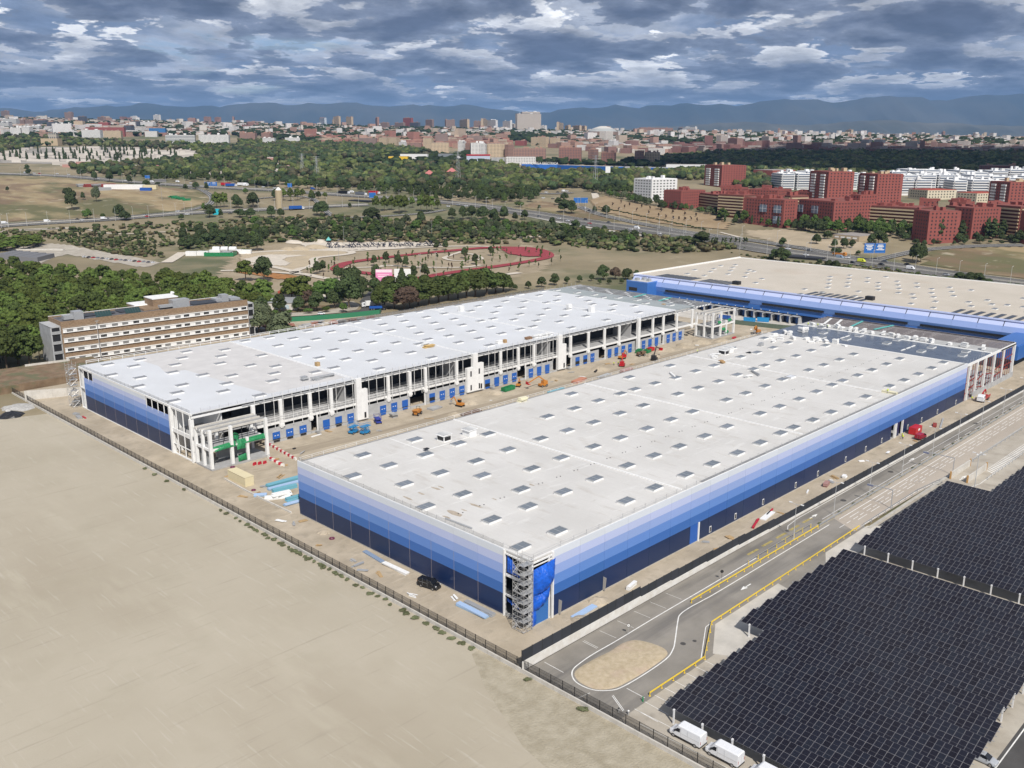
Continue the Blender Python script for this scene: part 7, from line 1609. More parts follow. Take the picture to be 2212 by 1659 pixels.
# ------------------------------------------------------------------ buildings seen in the distance
def wmat(name,base,win=(0.06,0.07,0.09),per=3.0,bay=3.2,fill=.55,fillx=.5,rnd=.1):
    "far facade: rows of window openings too small to build"
    if name in MATS: return MATS[name]
    m=bpy.data.materials.new(name);m.use_nodes=True;t=m.node_tree;b=t.nodes['Principled BSDF'];b.inputs['Roughness'].default_value=.8
    g=t.nodes.new('ShaderNodeNewGeometry');sp=t.nodes.new('ShaderNodeSeparateXYZ');t.links.new(g.outputs['Position'],sp.inputs[0]);sn=t.nodes.new('ShaderNodeSeparateXYZ');t.links.new(g.outputs['Normal'],sn.inputs[0])
    z=mth('LESS_THAN',mth('FRACT',mth('DIVIDE',sp.outputs[2],per,tree=t),tree=t),fill,tree=t)
    hx=mth('SUBTRACT',mth('MULTIPLY',sp.outputs[0],sn.outputs[1],tree=t),mth('MULTIPLY',sp.outputs[1],sn.outputs[0],tree=t),tree=t)
    x=mth('LESS_THAN',mth('FRACT',mth('DIVIDE',hx,bay,tree=t),tree=t),fillx,tree=t)
    up=mth('LESS_THAN',mth('ABSOLUTE',sn.outputs[2],tree=t),.5,tree=t)
    f=mth('MULTIPLY',mth('MULTIPLY',z,x,tree=t),up,tree=t)
    mx=t.nodes.new('ShaderNodeMix');mx.data_type='RGBA';t.links.new(f,mx.inputs['Factor'])
    if base is None: a=t.nodes.new('ShaderNodeAttribute');a.attribute_name='tone';t.links.new(a.outputs['Color'],mx.inputs['A'])
    else: mx.inputs['A'].default_value=(*base,1)
    mx.inputs['B'].default_value=(*win,1);t.links.new(mx.outputs['Result'],b.inputs['Base Color']);MATS[name]=m;return m
def lcr(sh,Lp,Cp,Rp):
    L0,C_,R0=[Vector(G(*sh(*q))[:2]) for q in (Lp,Cp,Rp)];return L0,C_,R0
def block(name,label,sh,Lp,Cp,Rp,top,wallm,depthfix=None,group=None,roofm=None,cat='building',windows=None,bands=None,storey=3.0,chim=None,cap=None,maxd=None):
    "a building known by the feet of its left, near and right corners and its top"
    L0,C_,R0=lcr(sh,Lp,Cp,Rp);gz=min(T(*L0),T(*C_),T(*R0))-1.5
    a=L0-C_;b=R0-C_
    if b.length > (maxd or a.length*1.2+14): b=b.normalized()*(maxd or a.length*1.2+14)
    if a.length > 260: a=a.normalized()*260
    b2=Vector((-a.y,a.x)).normalized();b2=b2 if b2.dot(b) > 0 else -b2
    b=b2*max(10,abs(b.dot(b2)))+a.normalized()*0
    h=hgt((C_.x,C_.y,T(*C_)),sh(*Cp[:1],top)[1])
    t=thing(name,label,cat,(C_.x,C_.y,gz),group=group);z1_=T(*C_)+h
    P4=[C_,C_+b,C_+b+a,C_+a]
    cr_=(P4[1]-P4[0]).x*(P4[3]-P4[0]).y-(P4[1]-P4[0]).y*(P4[3]-P4[0]).x
    if cr_ < 0: P4=P4[::-1]
    MB().prism([tuple(p) for p in P4],gz,z1_).build('wall',wallm,t)
    ce=C_+(a+b)/2;MB().prism([tuple(ce+(p-ce)*.97) for p in P4],z1_,z1_+.5).build('roof',roofm or mat('far grey roof',(0.30,0.27,0.25),.9),t)
    faces=[(C_,a),(C_,b)]
    for fi,(o_,v) in enumerate(faces):
        ln=v.length;d=v/ln;n=Vector((-d.y,d.x));n=n if n.dot(ce-o_) < 0 else -n
        ns=int((h-1)/storey)
        if bands and (fi in bands[1]):
            mb=MB();mg=MB()
            for k in range(ns):
                z0=z1_-(k+1)*storey+.2;c=o_+v/2+n*.55;mb.obox((c.x,c.y),d,ln/2-.6,.55,z0,z0+1.25);c=o_+v/2+n*.05;mg.obox((c.x,c.y),d,ln/2-.8,.06,z0+1.25,z0+storey-.15)
            for k in range(ns): pass
            mb.build('balcony_band',bands[0],t,kind='stuff');mg.build('window',bands[2],t,kind='stuff')  # on red blocks this window strip is a dark tone painting recess shade
        elif windows and (fi in windows[1]):
            mb=MB();bay=windows[2];nb=int((ln-1.5)/bay)
            for k in range(ns):
                for j in range(nb):
                    c=o_+d*(1.2+(j+.5)*bay)+n*.05;z0=z1_-(k+1)*storey+.7;mb.obox((c.x,c.y),d,windows[3]/2,.06,z0,z0+1.3)
            mb.build('window',windows[0],t,kind='stuff')
    if chim:
        for k in range(chim[1]):
            c=C_+a*rt.uniform(.05,.95)+b*rt.uniform(.1,.9);s=rt.uniform(1.4,3.4);MB().obox((c.x,c.y),a,s,s*.7,z1_,z1_+rt.uniform(1.5,4.2)).build('chimney',chim[0],t)
    return t
RB=mat('red brick estate',(0.27,0.082,0.068),.9,vary=.08,scale=.4);RBd=mat('red brick roof',(0.22,0.07,0.055),.9);BE=mat('beige balcony',(0.50,0.40,0.26),.8);DW=mat('far window',(0.022,0.024,0.03),.3);DG=mat('shaded balcony recess',(0.13,0.05,0.04),.8)  # DG puts the shade of the balcony recesses into a dark red
WH=mat('white apartment wall',(0.70,0.70,0.70),.8);CRM=mat('cream apartment wall',(0.60,0.54,0.42),.8);GLS=mat('grey blue strip glazing',(0.16,0.19,0.24),.4)
def red(L,C_,R,top,sh=z4,lab='',band=None,ch=6,maxd=None):
    block('red_apartments',lab,sh,L,C_,R,top,RB,roofm=RBd,cat='apartment building',windows=(DW,(0,1),3.6,1.2),bands=(BE,band,DG) if band is not None else None,chim=(RB,ch),maxd=maxd)
red((165,845),(455,885),(520,835),690,lab='red brick block with two tall glazed bays, nearest the bank',maxd=22)
red((562,855),(815,900),(960,835),703,lab='red brick block showing two windowed faces beside the sandy lot')
red((1390,965),(1500,1000),(1635,905),772,lab='narrow red brick block with a blank left face behind poplars',ch=4)
red((1688,940),(1820,965),(1935,890),748,lab='red brick block with air conditioners, third from the right edge',ch=5)
red((2165,985),(2215,1000),(2290,960),770,lab='red brick block cut by the right picture edge',ch=2)
red((1000,860),(1432,900),(1475,860),745,lab='long red block with beige balcony bands behind the green trees',band=(0,1),ch=14)
red((1625,870),(1712,890),(1760,860),735,lab='short banded red block between two blank gables',band=(0,),ch=4)
red((1935,900),(2162,945),(2290,880),738,lab='banded red block at the right edge behind tall poplars',band=(0,1),ch=9)
red((455,840),(500,850),(570,825),660,lab='banded red block in the gap between the two big red faces',band=(0,1),ch=3)
red((930,860),(1000,870),(1060,835),655,lab='red stepped block left of the long balcony bands',ch=4)
red((-20,795),(165,815),(200,795),655,lab='banded red block left of the glazed bays',band=(0,1),ch=8)
red((1660,1085-20),(1785,1040),(1800,1030),960,sh=z3,lab='narrow banded red corner of the nearest estate wing',band=(0,),ch=3,maxd=12)
red((1520,1060),(1665,1078),(1740,1040),930,sh=z3,lab='blank red gable block closest to the white apartment block',ch=7)
red((1785,1050),(2150,1145),(2212,1105),985,sh=z3,lab='long banded red wing above the green hedge',band=(0,1),ch=14)
def bay_(c,l,f,z0,z1_,dx=9):
    C_=Vector(G(*z4(*c))[:2]);v=Vector(G(*z4(*l))[:2])-C_;d=v.normalized();n=Vector((d.y,-d.x));n=n if n.dot(Vector((CX,CY))-C_) > 0 else -n;q=C_+v*f+n*.5
    o=MB().obox(q,d,4.2,.5,T(*C_)+z0,T(*C_)+z1_).build('glazed_bay',GLS);r=MB().obox(q+n*.5,d,4.3,.06,T(*C_)+z0+(z1_-z0)*.48,T(*C_)+z0+(z1_-z0)*.52).obox(q+n*.5,d,.2,.06,T(*C_)+z0,T(*C_)+z1_).build('frame',M_white,o);tag(o,'grey glazed bay projecting from a red brick face','glazed bay','glazed bays of the red estate')
for c,l,f,z0,z1_ in (((455,885),(165,845),.50,14,21),((455,885),(165,845),.15,4,11),((455,885),(165,845),.15,14,21),((815,900),(562,855),.52,14,21),((815,900),(562,855),.52,3,10),((815,900),(562,855),.95,14,21),((815,900),(960,835),.45,5,12),((815,900),(960,835),.45,15,22),((1500,1000),(1635,905),.4,15,23),((1820,965),(1935,890),.3,14,22),((1820,965),(1935,890),.3,4,11)): bay_(c,l,f,z0,z1_)
for k,(l,c,r,tp) in enumerate((((200,690),(420,700),(500,680),612),((540,690),(700,705),(800,690),628),((840,700),(920,705),(960,690),650),((1440,790),(1560,795),(1600,780),690),((0,700),(150,705),(200,690),600),((1660,790),(1780,800),(1850,785),700),((1940,800),(2090,800),(2212,790),715))):
    red(l,c,r,tp,lab=('low red roofscape with many chimneys behind the glazed block','low red roofscape between the two big red blocks','small red roofscape right of the second red tower','red roofscape behind the long balcony bands','red roofscape at the left end of the estate','red roofscape behind the third gable','red roofscape at the right edge of the estate')[k],ch=10)
for l,c,r,tp,sh,lab in (((1857,870),(2000,890),(2075,865),722,z3,'red tower behind the white apartment block, leftmost of four'),((638,695),(772,722),(835,690),490,z4,'second red tower, above the two big red blocks'),((995,695),(1128,718),(1195,690),505,z4,'third red tower, left of the cream houses'),((1942,725),(2088,748),(2165,722),560,z4,'fourth red tower near the right picture edge')):
    t=block('red_tower',lab,sh,l,c,r,tp,RB,roofm=RBd,cat='tower block',windows=(DW,(0,1),4,1.4),chim=(BE,5))
    C_=Vector(G(*sh(*c))[:2]);L0=Vector(G(*sh(*l))[:2]);a=L0-C_;d=a.normalized();n=Vector((d.y,-d.x));n=n if n.dot(Vector((CX,CY))-C_) > 0 else -n
    h=hgt((C_.x,C_.y,T(*C_)),sh(0,tp)[1])
    for f0 in (.12,.62):
        for k in range(int(h/3)-1): q=C_+a*(1-f0-.12)+n*.7;MB().obox((q.x,q.y),d,a.length*.11,.7,T(*C_)+2+k*3,T(*C_)+3.9+k*3).build('balcony',M_white,t)
def white(l,c,r,tp,sh=z4,lab='white apartment slab in the dense white estate',grp='slabs of the white estate'):
    block('white_slab',lab,sh,l,c,r,tp,WH,roofm=M_white,cat='apartment building',group=grp,bands=(WH,(0,1),GLS),chim=(WH,3))
block('white_block','white apartment block with dark window squares above the bank',z3,(1272,985),(1420,1003),(1480,955),835,WH,roofm=M_white,cat='apartment building',windows=(DW,(0,1),5.2,2.4),storey=3.3,chim=(WH,5))
wr=random.Random(3)
for row,(y0,x0,x1) in enumerate(((600,370,640),(598,835,1000),(640,1185,1370),(575,1150,2212),(605,1380,1640),(640,1620,1945),(585,430,620),(618,1240,2230))):
    x=x0
    while x < x1:
        w_=wr.uniform(70,105);white((x,y0-12),(x+w_,y0+6),(x+w_+26,y0-10),y0-wr.uniform(92,114));x += w_+30
for l,c,r,tp,lab in (((1365,665),(1505,680),(1565,655),610,'cream house with a red tiled roof, leftmost of three'),((1712,690),(1862,705),(1918,680),632,'cream house with a red tiled roof in the middle'),((2140,710),(2260,725),(2300,700),650,'cream house with a red roof at the right edge')):
    block('cream_house',lab,z4,l,c,r,tp,CRM,roofm=mat('red tiles',(0.36,0.07,0.04),.8),cat='house',windows=(DW,(0,1),4,1.5))
block('low_school','low beige school with flat roofs behind the sandy lot',z4,(820,960),(1010,985),(1300,975),945,mat('school beige',(0.40,0.32,0.22),.9),cat='school',windows=(M_white,(0,),6,4))
block('red_hall','low red hall with a tent roof behind the first red tower',z4,(240,500),(380,510),(425,490),465,RB,cat='hall');block('white_shed','long white shed left of the red hall',z4,(75,515),(200,520),(240,505),497,WH,cat='shed')
# slab blocks farther out  (sheet, left, near, right x, foot y, top y, colour, label)
PINK=wmat('pink brick facade',(0.33,0.19,0.145));DPINK=wmat('dark pink brick facade',(0.30,0.145,0.11));CREAM=wmat('cream facade',(0.54,0.42,0.28));WHT=wmat('white facade',(0.66,0.65,0.63),fillx=.45);BRN=wmat('brown facade',(0.25,0.17,0.14));OFF=wmat('office strip facade',(0.60,0.60,0.58),fillx=1.1,per=3.6,fill=.45);GRY=wmat('grey facade',(0.25,0.25,0.26));RED=wmat('bright red brick facade',(0.30,0.065,0.05));BLU=mat('blue store wall',(0.03,0.13,0.30),.7);DRK=wmat('dark glass facade',(0.07,0.075,0.09),fillx=1.1);HOS=wmat('banded hospital facade',(0.56,0.50,0.44),(0.17,0.15,0.14),fillx=1.1,per=3.7,fill=.42);LBL=wmat('pale blue facade',(0.5,0.56,0.62))
far=((z3,275,545,655,680,578,PINK,'long pink brick block with beige end left of the blue station'),(z3,652,835,880,700,572,DPINK,'dark pink block above the middle of the blue station'),(z3,895,940,1010,700,585,PINK,'narrow pink and cream block right of the dark pink one'),(z3,1003,1110,1280,716,612,DPINK,'broad pink brick block with checkered windows'),(z3,1280,1330,1370,712,608,PINK,'pink brick block beside the curved cream one'),(z3,1362,1480,1555,708,608,CREAM,'curved cream block at the right end of the pink row'),
       (z3,0,45,60,640,540,WHT,'white fronted block at the left end of the pink row'),(z3,62,175,200,642,538,CREAM,'cream block with dense windows left of the pink row'),(z3,205,235,275,640,545,PINK,'thin brick block beside the dense cream one'),(z2,1155,1220,1235,560,487,CREAM,'left one of the twin cream slabs above the wood'),(z2,1238,1300,1316,568,487,CREAM,'right one of the twin cream slabs above the wood'),(z2,1520,1590,1604,580,492,CREAM,'single cream tower left of the pink row'),(z2,1590,1735,1806,622,530,CREAM,'cream and brick block above the grey store'),(z2,1808,1850,1860,625,520,WHT,'white slab above the grey store'),(z2,1870,1905,1915,628,535,PINK,'brick slab between two white ones'),(z2,1915,2035,2050,632,532,WHT,'white fronted slab with brick edges'),(z2,2055,2110,2125,632,540,PINK,'brick slab near the white strip fronts'),(z2,2120,2200,2210,636,540,CREAM,'cream slab with balconies near the white strip fronts'),(z2,985,1130,1150,548,490,BRN,'low brown block left of the twin cream slabs'),(z2,1385,1500,1515,590,528,PINK,'low pink block between cream slabs'),(z2,1318,1365,1375,572,520,WHT,'small white block right of the twin slabs'),
       (z2,1620,1725,1770,540,455,BRN,'brown block with a stepped top above the pink row'),(z2,1890,2010,2040,525,470,BRN,'broad brown roofed block above the pink row'),(z3,423,485,490,545,482,CREAM,'left of three cream towers above the pink row'),(z3,491,545,557,555,480,CREAM,'middle of three cream towers above the pink row'),(z3,578,640,646,555,487,CREAM,'right of three cream towers above the pink row'),(z3,726,780,793,565,514,PINK,'pinkish tower right of the three cream ones'),(z3,1063,1110,1135,590,510,WHT,'white and brown tower before the shaded town'),(z3,290,370,395,545,507,RED,'low red block below the three cream towers'),(z3,1310,1370,1385,600,552,CREAM,'cream block above the curved one'),(z3,1395,1460,1480,545,495,DRK,'dark tower at the edge of the cloud shadow'),
       (z3,293,490,496,416,297,HOS,'huge banded hospital slab standing above the skyline'),(z3,243,300,330,418,370,HOS,'low left wing of the hospital slab'),(z3,340,488,494,415,282,HOS,'roof storeys of the hospital slab'),(z3,497,555,566,418,382,WHT,'white right wing of the hospital slab'),(z3,1315,1600,1612,443,402,PINK,'long pink brick estate in front of the far plain'),(z3,1655,1695,1700,432,400,GRY,'grey slab right of the long pink estate'),(z3,1712,1800,1812,432,394,WHT,'white slab group on the far town edge'),(z3,1935,1985,1990,445,420,WHT,'lone white block at the far town edge'),(z3,765,825,833,418,383,CREAM,'cream towers right of the hospital'),(z3,838,868,874,412,386,CREAM,'small cream tower right of the hospital'),(z3,704,733,738,412,380,CREAM,'single cream tower right of the hospital'),(z3,622,675,684,412,366,CREAM,'stepped cream tower beside the hospital'),(z3,1030,1066,1071,420,390,CREAM,'cream towers behind the dome'),(z3,188,250,260,385,348,WHT,'white towers left of the hospital'),(z3,60,130,140,390,342,WHT,'row of white towers on the skyline left of the hospital'),(z3,0,45,52,390,340,CREAM,'cream tower on the skyline left of the white row'),
       (z2,1790,1885,1895,392,335,CREAM,'pair of cream towers on the skyline'),(z2,1950,2040,2050,392,350,BRN,'brown towers on the skyline'),(z2,2055,2120,2130,392,340,WHT,'white towers on the skyline right of the brown ones'),(z2,1555,1610,1620,392,338,BRN,'brown tower on the skyline in the centre'),(z2,1700,1775,1785,398,340,BRN,'dark brown tower before the cream pair'),(z2,1410,1480,1487,408,358,DRK,'dark tower left of centre below the skyline'),(z2,1285,1355,1364,408,362,BRN,'brown tower below the skyline, second of three'),(z2,1165,1222,1230,412,360,BRN,'brown tower below the skyline, first of three'),(z2,1370,1438,1446,360,325,RED,'reddish pink tower on the skyline'),(z2,1108,1140,1160,365,318,PINK,'pink tower on the skyline'),(z2,882,925,933,378,317,CREAM,'right of two cream towers on the skyline'),(z2,793,838,845,380,313,CREAM,'left of two cream towers on the skyline'),(z2,765,790,795,378,333,CREAM,'short cream tower beside the pair'),(z2,660,703,711,378,323,LBL,'pale blue tower on the skyline'),
       (z2,190,290,372,545,490,WHT,'long white block above the cemetery woods'),(z2,375,500,527,538,487,WHT,'white and brick block right of the long white one'),(z2,180,250,268,525,450,PINK,'pinkish tall block above the long white one'),(z2,0,130,178,520,450,PINK,'pinkish beige block left above the cemetery woods'),(z2,480,520,560,455,422,DRK,'dark office block among small houses'),
       (z1,1375,1620,1645,524,466,OFF,'long white row of flats left above the cemetery woods'),(z1,1652,1900,1922,526,464,WHT,'second white row of flats above the cemetery woods'),(z1,715,1035,1045,470,405,RED,'long bright red building in the office district'),(z1,680,835,842,480,426,WHT,'white office in front of the bright red building'),(z1,862,1005,1013,487,432,CREAM,'beige office in front of the bright red building'),(z1,1035,1090,1096,452,388,DRK,'dark office tower beside the bright red building'),(z1,1240,1375,1381,462,410,BLU,'big blue windowless store'),(z1,1097,1160,1166,400,352,DRK,'dark striped office behind the red building'),(z1,1168,1272,1282,405,358,WHT,'white office block behind the blue store'),(z1,460,600,606,428,374,OFF,'white office with dark window strips'),(z1,393,455,480,420,360,DRK,'black and white stepped office'),(z1,0,78,90,420,365,OFF,'white office at the left picture edge'),(z1,92,178,185,468,408,WHT,'white office block with square windows, left one'),(z1,187,250,258,470,405,WHT,'white office block with square windows, right one'),(z1,255,330,405,440,392,OFF,'curved white office left of the stepped one'),(z1,540,598,606,345,281,BRN,'dark brown round topped tower on the left skyline'),(z1,12,70,76,320,268,BRN,'dark brown tower at the far left skyline'),(z1,648,705,712,352,312,DRK,'dark tower behind the left office district'),(z1,812,860,890,356,315,BRN,'dark red brown tower behind the offices'),(z1,1288,1338,1345,345,299,WHT,'white tower standing alone on the left skyline'),(z1,1085,1130,1140,340,310,WHT,'small white tower left of the lone one'),(z1,1708,1755,1763,362,315,PINK,'first of three pinkish towers on the left skyline'),(z1,1795,1838,1845,358,318,PINK,'second of three pinkish towers on the left skyline'),(z1,1892,1938,1944,354,320,PINK,'third of three pinkish towers on the left skyline'),(z1,1558,1620,1628,362,325,PINK,'low pinkish tower left of the three'),(z1,215,290,300,390,345,BRN,'brown office behind the curved one'),(z1,615,690,712,400,352,CREAM,'beige office above the striped one'),(z1,820,900,925,405,362,RED,'dark red block above the long red building'),(z1,30,140,150,395,335,OFF,'white slab at the far left above the offices'),(z1,280,385,392,392,345,DRK,'glassy dark office behind the curved one'),(z1,120,205,213,388,340,BRN,'brown slab above the left offices'),
       (z4,1022,1080,1087,292,240,DRK,'dark tower at the edge of the cloud shadow, left one of two'),(z4,1118,1178,1186,296,240,DRK,'dark tower at the edge of the cloud shadow, right one of two'),(z4,1305,1335,1341,262,232,WHT,'white tower above the far right town'),(z4,1383,1445,1452,300,250,DRK,'dark slab in the far right town'),(z4,1500,1560,1568,300,252,CREAM,'cream slab in the far right town'),(z4,1703,1780,1790,305,270,CREAM,'cream slab right in the far town'),(z4,910,952,958,205,168,CREAM,'cream block standing on the far skyline'),(z4,815,840,845,245,210,WHT,'white tower in the sunlit far town'),(z4,1603,1622,1628,215,180,PINK,'thin pink tower on the right skyline'),(z4,398,422,426,195,165,PINK,'pink tower on the skyline beside the mast'),(z4,1890,2150,2190,500,430,wmat('shaded red estate',(0.20,0.07,0.06)),'dark red estate at the edge of the shaded forest'))  # the last facade is a darker red with shade put into its colour
for sh,l,c,r,fy_,tp,m,lab in far:
    block('city_block',lab,sh,(l,fy_-2),(c,fy_),(r,fy_-3),tp,m,maxd=20 if fy_ < 640 or sh is not z3 else 30,cat='apartment building' if m not in (OFF,DRK,BLU) else 'office building',roofm=mat('far terracotta roof',(0.36,0.22,0.17),.9) if m in (PINK,DPINK) else None,chim=(M_white if m in (WHT,OFF,HOS) else MATS.get('far terracotta roof') or RB,4))
# stores in front of the pink row
for l,c,r,fy_,tp,m,lab in ((1330,1555,1562,685,622,WH,'long white showroom with a bowed roof'),(1232,1390,1395,690,640,mat('yellow showroom wall',(0.75,0.48,0.03),.7),'yellow fronted showroom left of the white one'),(1645,1755,1765,680,620,mat('grey store wall',(0.20,0.22,0.24),.8),'grey windowless store'),(1765,1870,1878,678,636,WH,'low white shed right of the grey store'),(1880,2075,2085,705,626,mat('pale blue store',(0.45,0.50,0.60),.7),'pale blue store with red trim'),(2085,2195,2203,700,648,wmat('vertical white fins',(0.62,0.62,0.6),fill=1.1,bay=2.4),'office with white vertical fins')):
    t=block('store',lab if len(lab.split()) > 3 else lab+' in the row',z2,(l,fy_-3),(c,fy_),(r,fy_-4),tp,m,cat='store')
    if 'red trim' in lab:
        C_=Vector(G(*z2(c,fy_))[:2]);L0=Vector(G(*z2(l,fy_-3))[:2]);v=L0-C_;h=hgt((C_.x,C_.y,T(*C_)),z2(0,tp)[1]);q=C_+v/2;MB().obox((q.x,q.y),v,v.length/2+.3,.5,T(*C_)+h-2.2,T(*C_)+h+.4).build('red_trim',P_red,t)
for l,c,r,fy_,tp,m,lab in ((215,460,512,705,645,WHT,'white office with yellow lit windows left of the blue station'),(1543,1880,1890,760,705,WH,'long white warehouse at the edge of the dark park'),(345,640,1150,748,702,mat('station blue',(0.02,0.12,0.42),.6),'long blue fronted bus station, left part'),(1415,1620,1632,768,730,MATS['station blue'],'blue fronted station, right part'),(980,1230,1260,885,860,WH,'white petrol station canopy behind the trees'),(135,400,405,845,815,RB,'low red brick arcade among the trees'),(1195,1412,1418,755,725,M_trim,'grey framed station hall')):
    block('store',lab if len(lab.split()) > 3 else lab+' behind the trees',z3,(l,fy_-3),(c,fy_),(r,fy_-4),tp,m,cat='store',roofm=M_roofB if 'station' in lab else None)
bs=block('blue_station','long blue fronted bus station, middle part',z3,(640,738),(1140,768),(1155,762),722,MATS['station blue'],cat='station',roofm=M_roofC)
q1=G(*z3(350,742));q2=G(*z3(1140,768));vv=Vector((q2.x-q1.x,q2.y-q1.y));q=Vector((q1.x,q1.y))+vv*.13-Vector((FH.x,FH.y))*3;lettering('ESTACIÓN DE CARGA ELÉCTRICA',6.5,M_paint,bs,(q.x-bs.location.x,q.y-bs.location.y,T(*q)+12-bs.location.z),(pi/2,0,atan2(vv.y,vv.x)),ext=.2)
p=G(*z3(1018,478));h=thing('arena','arena with a wide white dome on the far skyline','arena',p);MB().tube(p,p+Vector((0,0,20)),52,32).build('wall',mat('arena wall',(0.24,0.17,0.14),.8),h);mb=MB().tube(p+Vector((0,0,20)),p+Vector((0,0,30)),50,32,36);mb.build('lower_roof',mat('dull dome ring',(0.36,0.37,0.36),.6),h);MB().tube(p+Vector((0,0,30)),p+Vector((0,0,38)),36,32,10).build('dome',M_wallconc,h)
for k,(x,y) in enumerate(((1572,830),(1758,808))): p=G(*z2(x,y));h=thing('pavilion',('red tiled pavilion with two tiers among the cemetery trees','small pavilion with a pointed pink roof')[k],'pavilion',p);MB().obox(p,u,6,6,p.z,p.z+9).build('wall',RB,h);MB().tube(p+Vector((0,0,9)),p+Vector((0,0,15)),12,4,1).build('roof',mat('pink tiles',(0.45,0.16,0.15),.8),h)
p=G(*z1(432,545));h=thing('chapel','beige cemetery chapel with an open tower','chapel',p);MB().obox(p,u,20,12,p.z,p.z+17).build('wall',mat('chapel stone',(0.46,0.36,0.24),.8),h);MB().obox((p.x+u.x*6,p.y+u.y*6),u,10,6,p.z+17,p.z+30).build('tower',wmat('open tower',(0.36,0.33,0.28),per=12,bay=5),h)
# cemetery walls of niches
crm=random.Random(2)
for i in range(120):
    x=crm.uniform(0,1700);y=565+crm.random()*125 if x > 120 else 600+crm.random()*80;p=G(*z1(x,y));
    t=tag(MB().obox(p,u,crm.uniform(8,32),2.2,p.z-1,p.z+crm.uniform(3,5.5)).build('niche_wall',mat('cemetery wall',(0.50,0.46,0.42),.9,rnd=.18)),'low pale wall of niches in the cemetery terraces','cemetery wall','niche walls of the cemetery')
for i in range(70):
    x=crm.uniform(0,1);sh,a,b=((z2,crm.uniform(80,560),crm.uniform(640,770)),(z1,crm.uniform(1450,2200),crm.uniform(700,790)),(z1,crm.uniform(500,1500),crm.uniform(690,740)))[i % 3];p=G(*sh(a,b))
    tag(MB().obox(p,u,crm.uniform(6,22),2.2,p.z-1,p.z+crm.uniform(3,6)).build('niche_wall',mat('pink cemetery wall',(0.40,0.22,0.19),.9,rnd=.2) if i % 2 else MATS['cemetery wall']),'low wall of niches among the cemetery trees','cemetery wall','niche walls among the trees')
drape('cemetery_ground',S_(z1,(-40,660),(150,590),(400,555),(1000,560),(1500,590),(1700,620),(1700,680),(700,700),(0,690)),mat('pale cemetery paving',(0.30,0.275,0.24),.9,vary=.15,scale=.02),14,.4,'pale paving of the cemetery terraces')
drape('meadow',S_(z2,(0,600),(0,640),(250,645),(200,620)),M_gold,9,.4,'yellow field strip by the cemetery');drape('meadow',S_(z1,(1640,600),(2212,620),(2212,650),(1900,640)),M_gold,9,.5,'yellow field left by the cemetery woods')
# the sea of small buildings
PAL=[((0.60,0.56,0.51),4),((0.66,0.64,0.62),4),((0.38,0.24,0.19),3),((0.42,0.26,0.20),3),((0.46,0.38,0.30),3),((0.24,0.13,0.11),2),((0.68,0.67,0.66),1)]
def pick(pal,r): k=r.choices(range(len(pal)),[p[1] for p in pal])[0];return pal[k][0]
M_cityw=wmat('small house facade',None,(0.10,0.09,0.09),fillx=.42,fill=.45)
def houses(poly,n,dmin,w0,w1,h0,h1,seedv,label,ind=0,pal=PAL,sk=.0):
    r=random.Random(seedv);P=scatter(poly,n,dmin,seedv,6);P.sort(key=fwd);VV=[];FF=[];CC=[]
    for i,p in enumerate(P):
        w_=r.uniform(w0,w1);d_=r.uniform(w0,w1)*.6;h_=r.uniform(h0,h1)*(.72 if r.random() > .04 else 1.7);a=r.choice((.15,.3,1.1,-.2))+r.uniform(-.1,.1)
        c=Vector(pick(pal,r));rc=r.choice(((0.40,0.20,0.15),(0.45,0.27,0.21),(0.52,0.49,0.46),(0.34,0.31,0.29),(0.48,0.34,0.27)));ux=(cos(a),sin(a))
        mb=MB().obox(p,ux,w_/2,d_/2,p.z-2,p.z+h_,0)
        if i < ind:
            me=mb.mesh('city_house',M_cityw);at=me.attributes.new('tone','FLOAT_COLOR','FACE');at.data.foreach_set('color',[q for k in range(6) for q in (*(rc if k == 1 else c),1)]);o=bpy.data.objects.new('city_house',me);COL.objects.link(o)
            tag(o,'small town building '+label,'building','town buildings '+label)
        else:
            b0=len(VV);VV += mb.v;FF += [tuple(q+b0 for q in f) for f in mb.f];CC += [q for k in range(6) for q in (*(rc if k == 1 else c),1)]
    if VV:
        me=bpy.data.meshes.new('town_buildings');me.from_pydata(VV,[],FF);me.materials.append(M_cityw);at=me.attributes.new('tone','FLOAT_COLOR','FACE');at.data.foreach_set('color',CC);o=bpy.data.objects.new('town_buildings',me);COL.objects.link(o);tag(o,'mass of small buildings '+label,kind='stuff')
LIGHT=[((0.62,0.60,0.58),5),((0.68,0.67,0.66),3),((0.44,0.28,0.22),3),((0.54,0.45,0.36),3),((0.34,0.18,0.14),1)]
houses(S_(z1,(-60,320),(700,320),(2212,345),(2212,455),(1380,460),(1100,400),(700,350),(-60,400)),1350,22,14,40,7,15,61,'in the left town',60,PAL)
houses(S_(z1,(-60,400),(1100,395),(1400,440),(1300,470),(700,470),(-60,460)),150,35,25,60,12,22,62,'between the offices',30,LIGHT)
houses(S_(z2,(0,355),(700,360),(1200,360),(2212,380),(2212,480),(1500,500),(1000,510),(500,480),(0,440)),2500,18,12,34,7,14,63,'in the middle town',70,PAL)
houses(S_(z2,(560,480),(1150,490),(1600,500),(2212,480),(2212,560),(1500,570),(1150,530),(700,540)),260,26,22,48,12,20,64,'behind the cream slabs',40,[((0.36,0.17,0.13),4),((0.42,0.26,0.20),3),((0.5,0.4,0.3),1)])
houses(S_(z3,(0,412),(900,420),(1800,430),(2300,440),(2700,445),(2700,540),(2000,540),(1500,480),(1150,490),(700,470),(0,470)),3000,17,11,30,7,14,65,'in the bright far town',50,LIGHT)
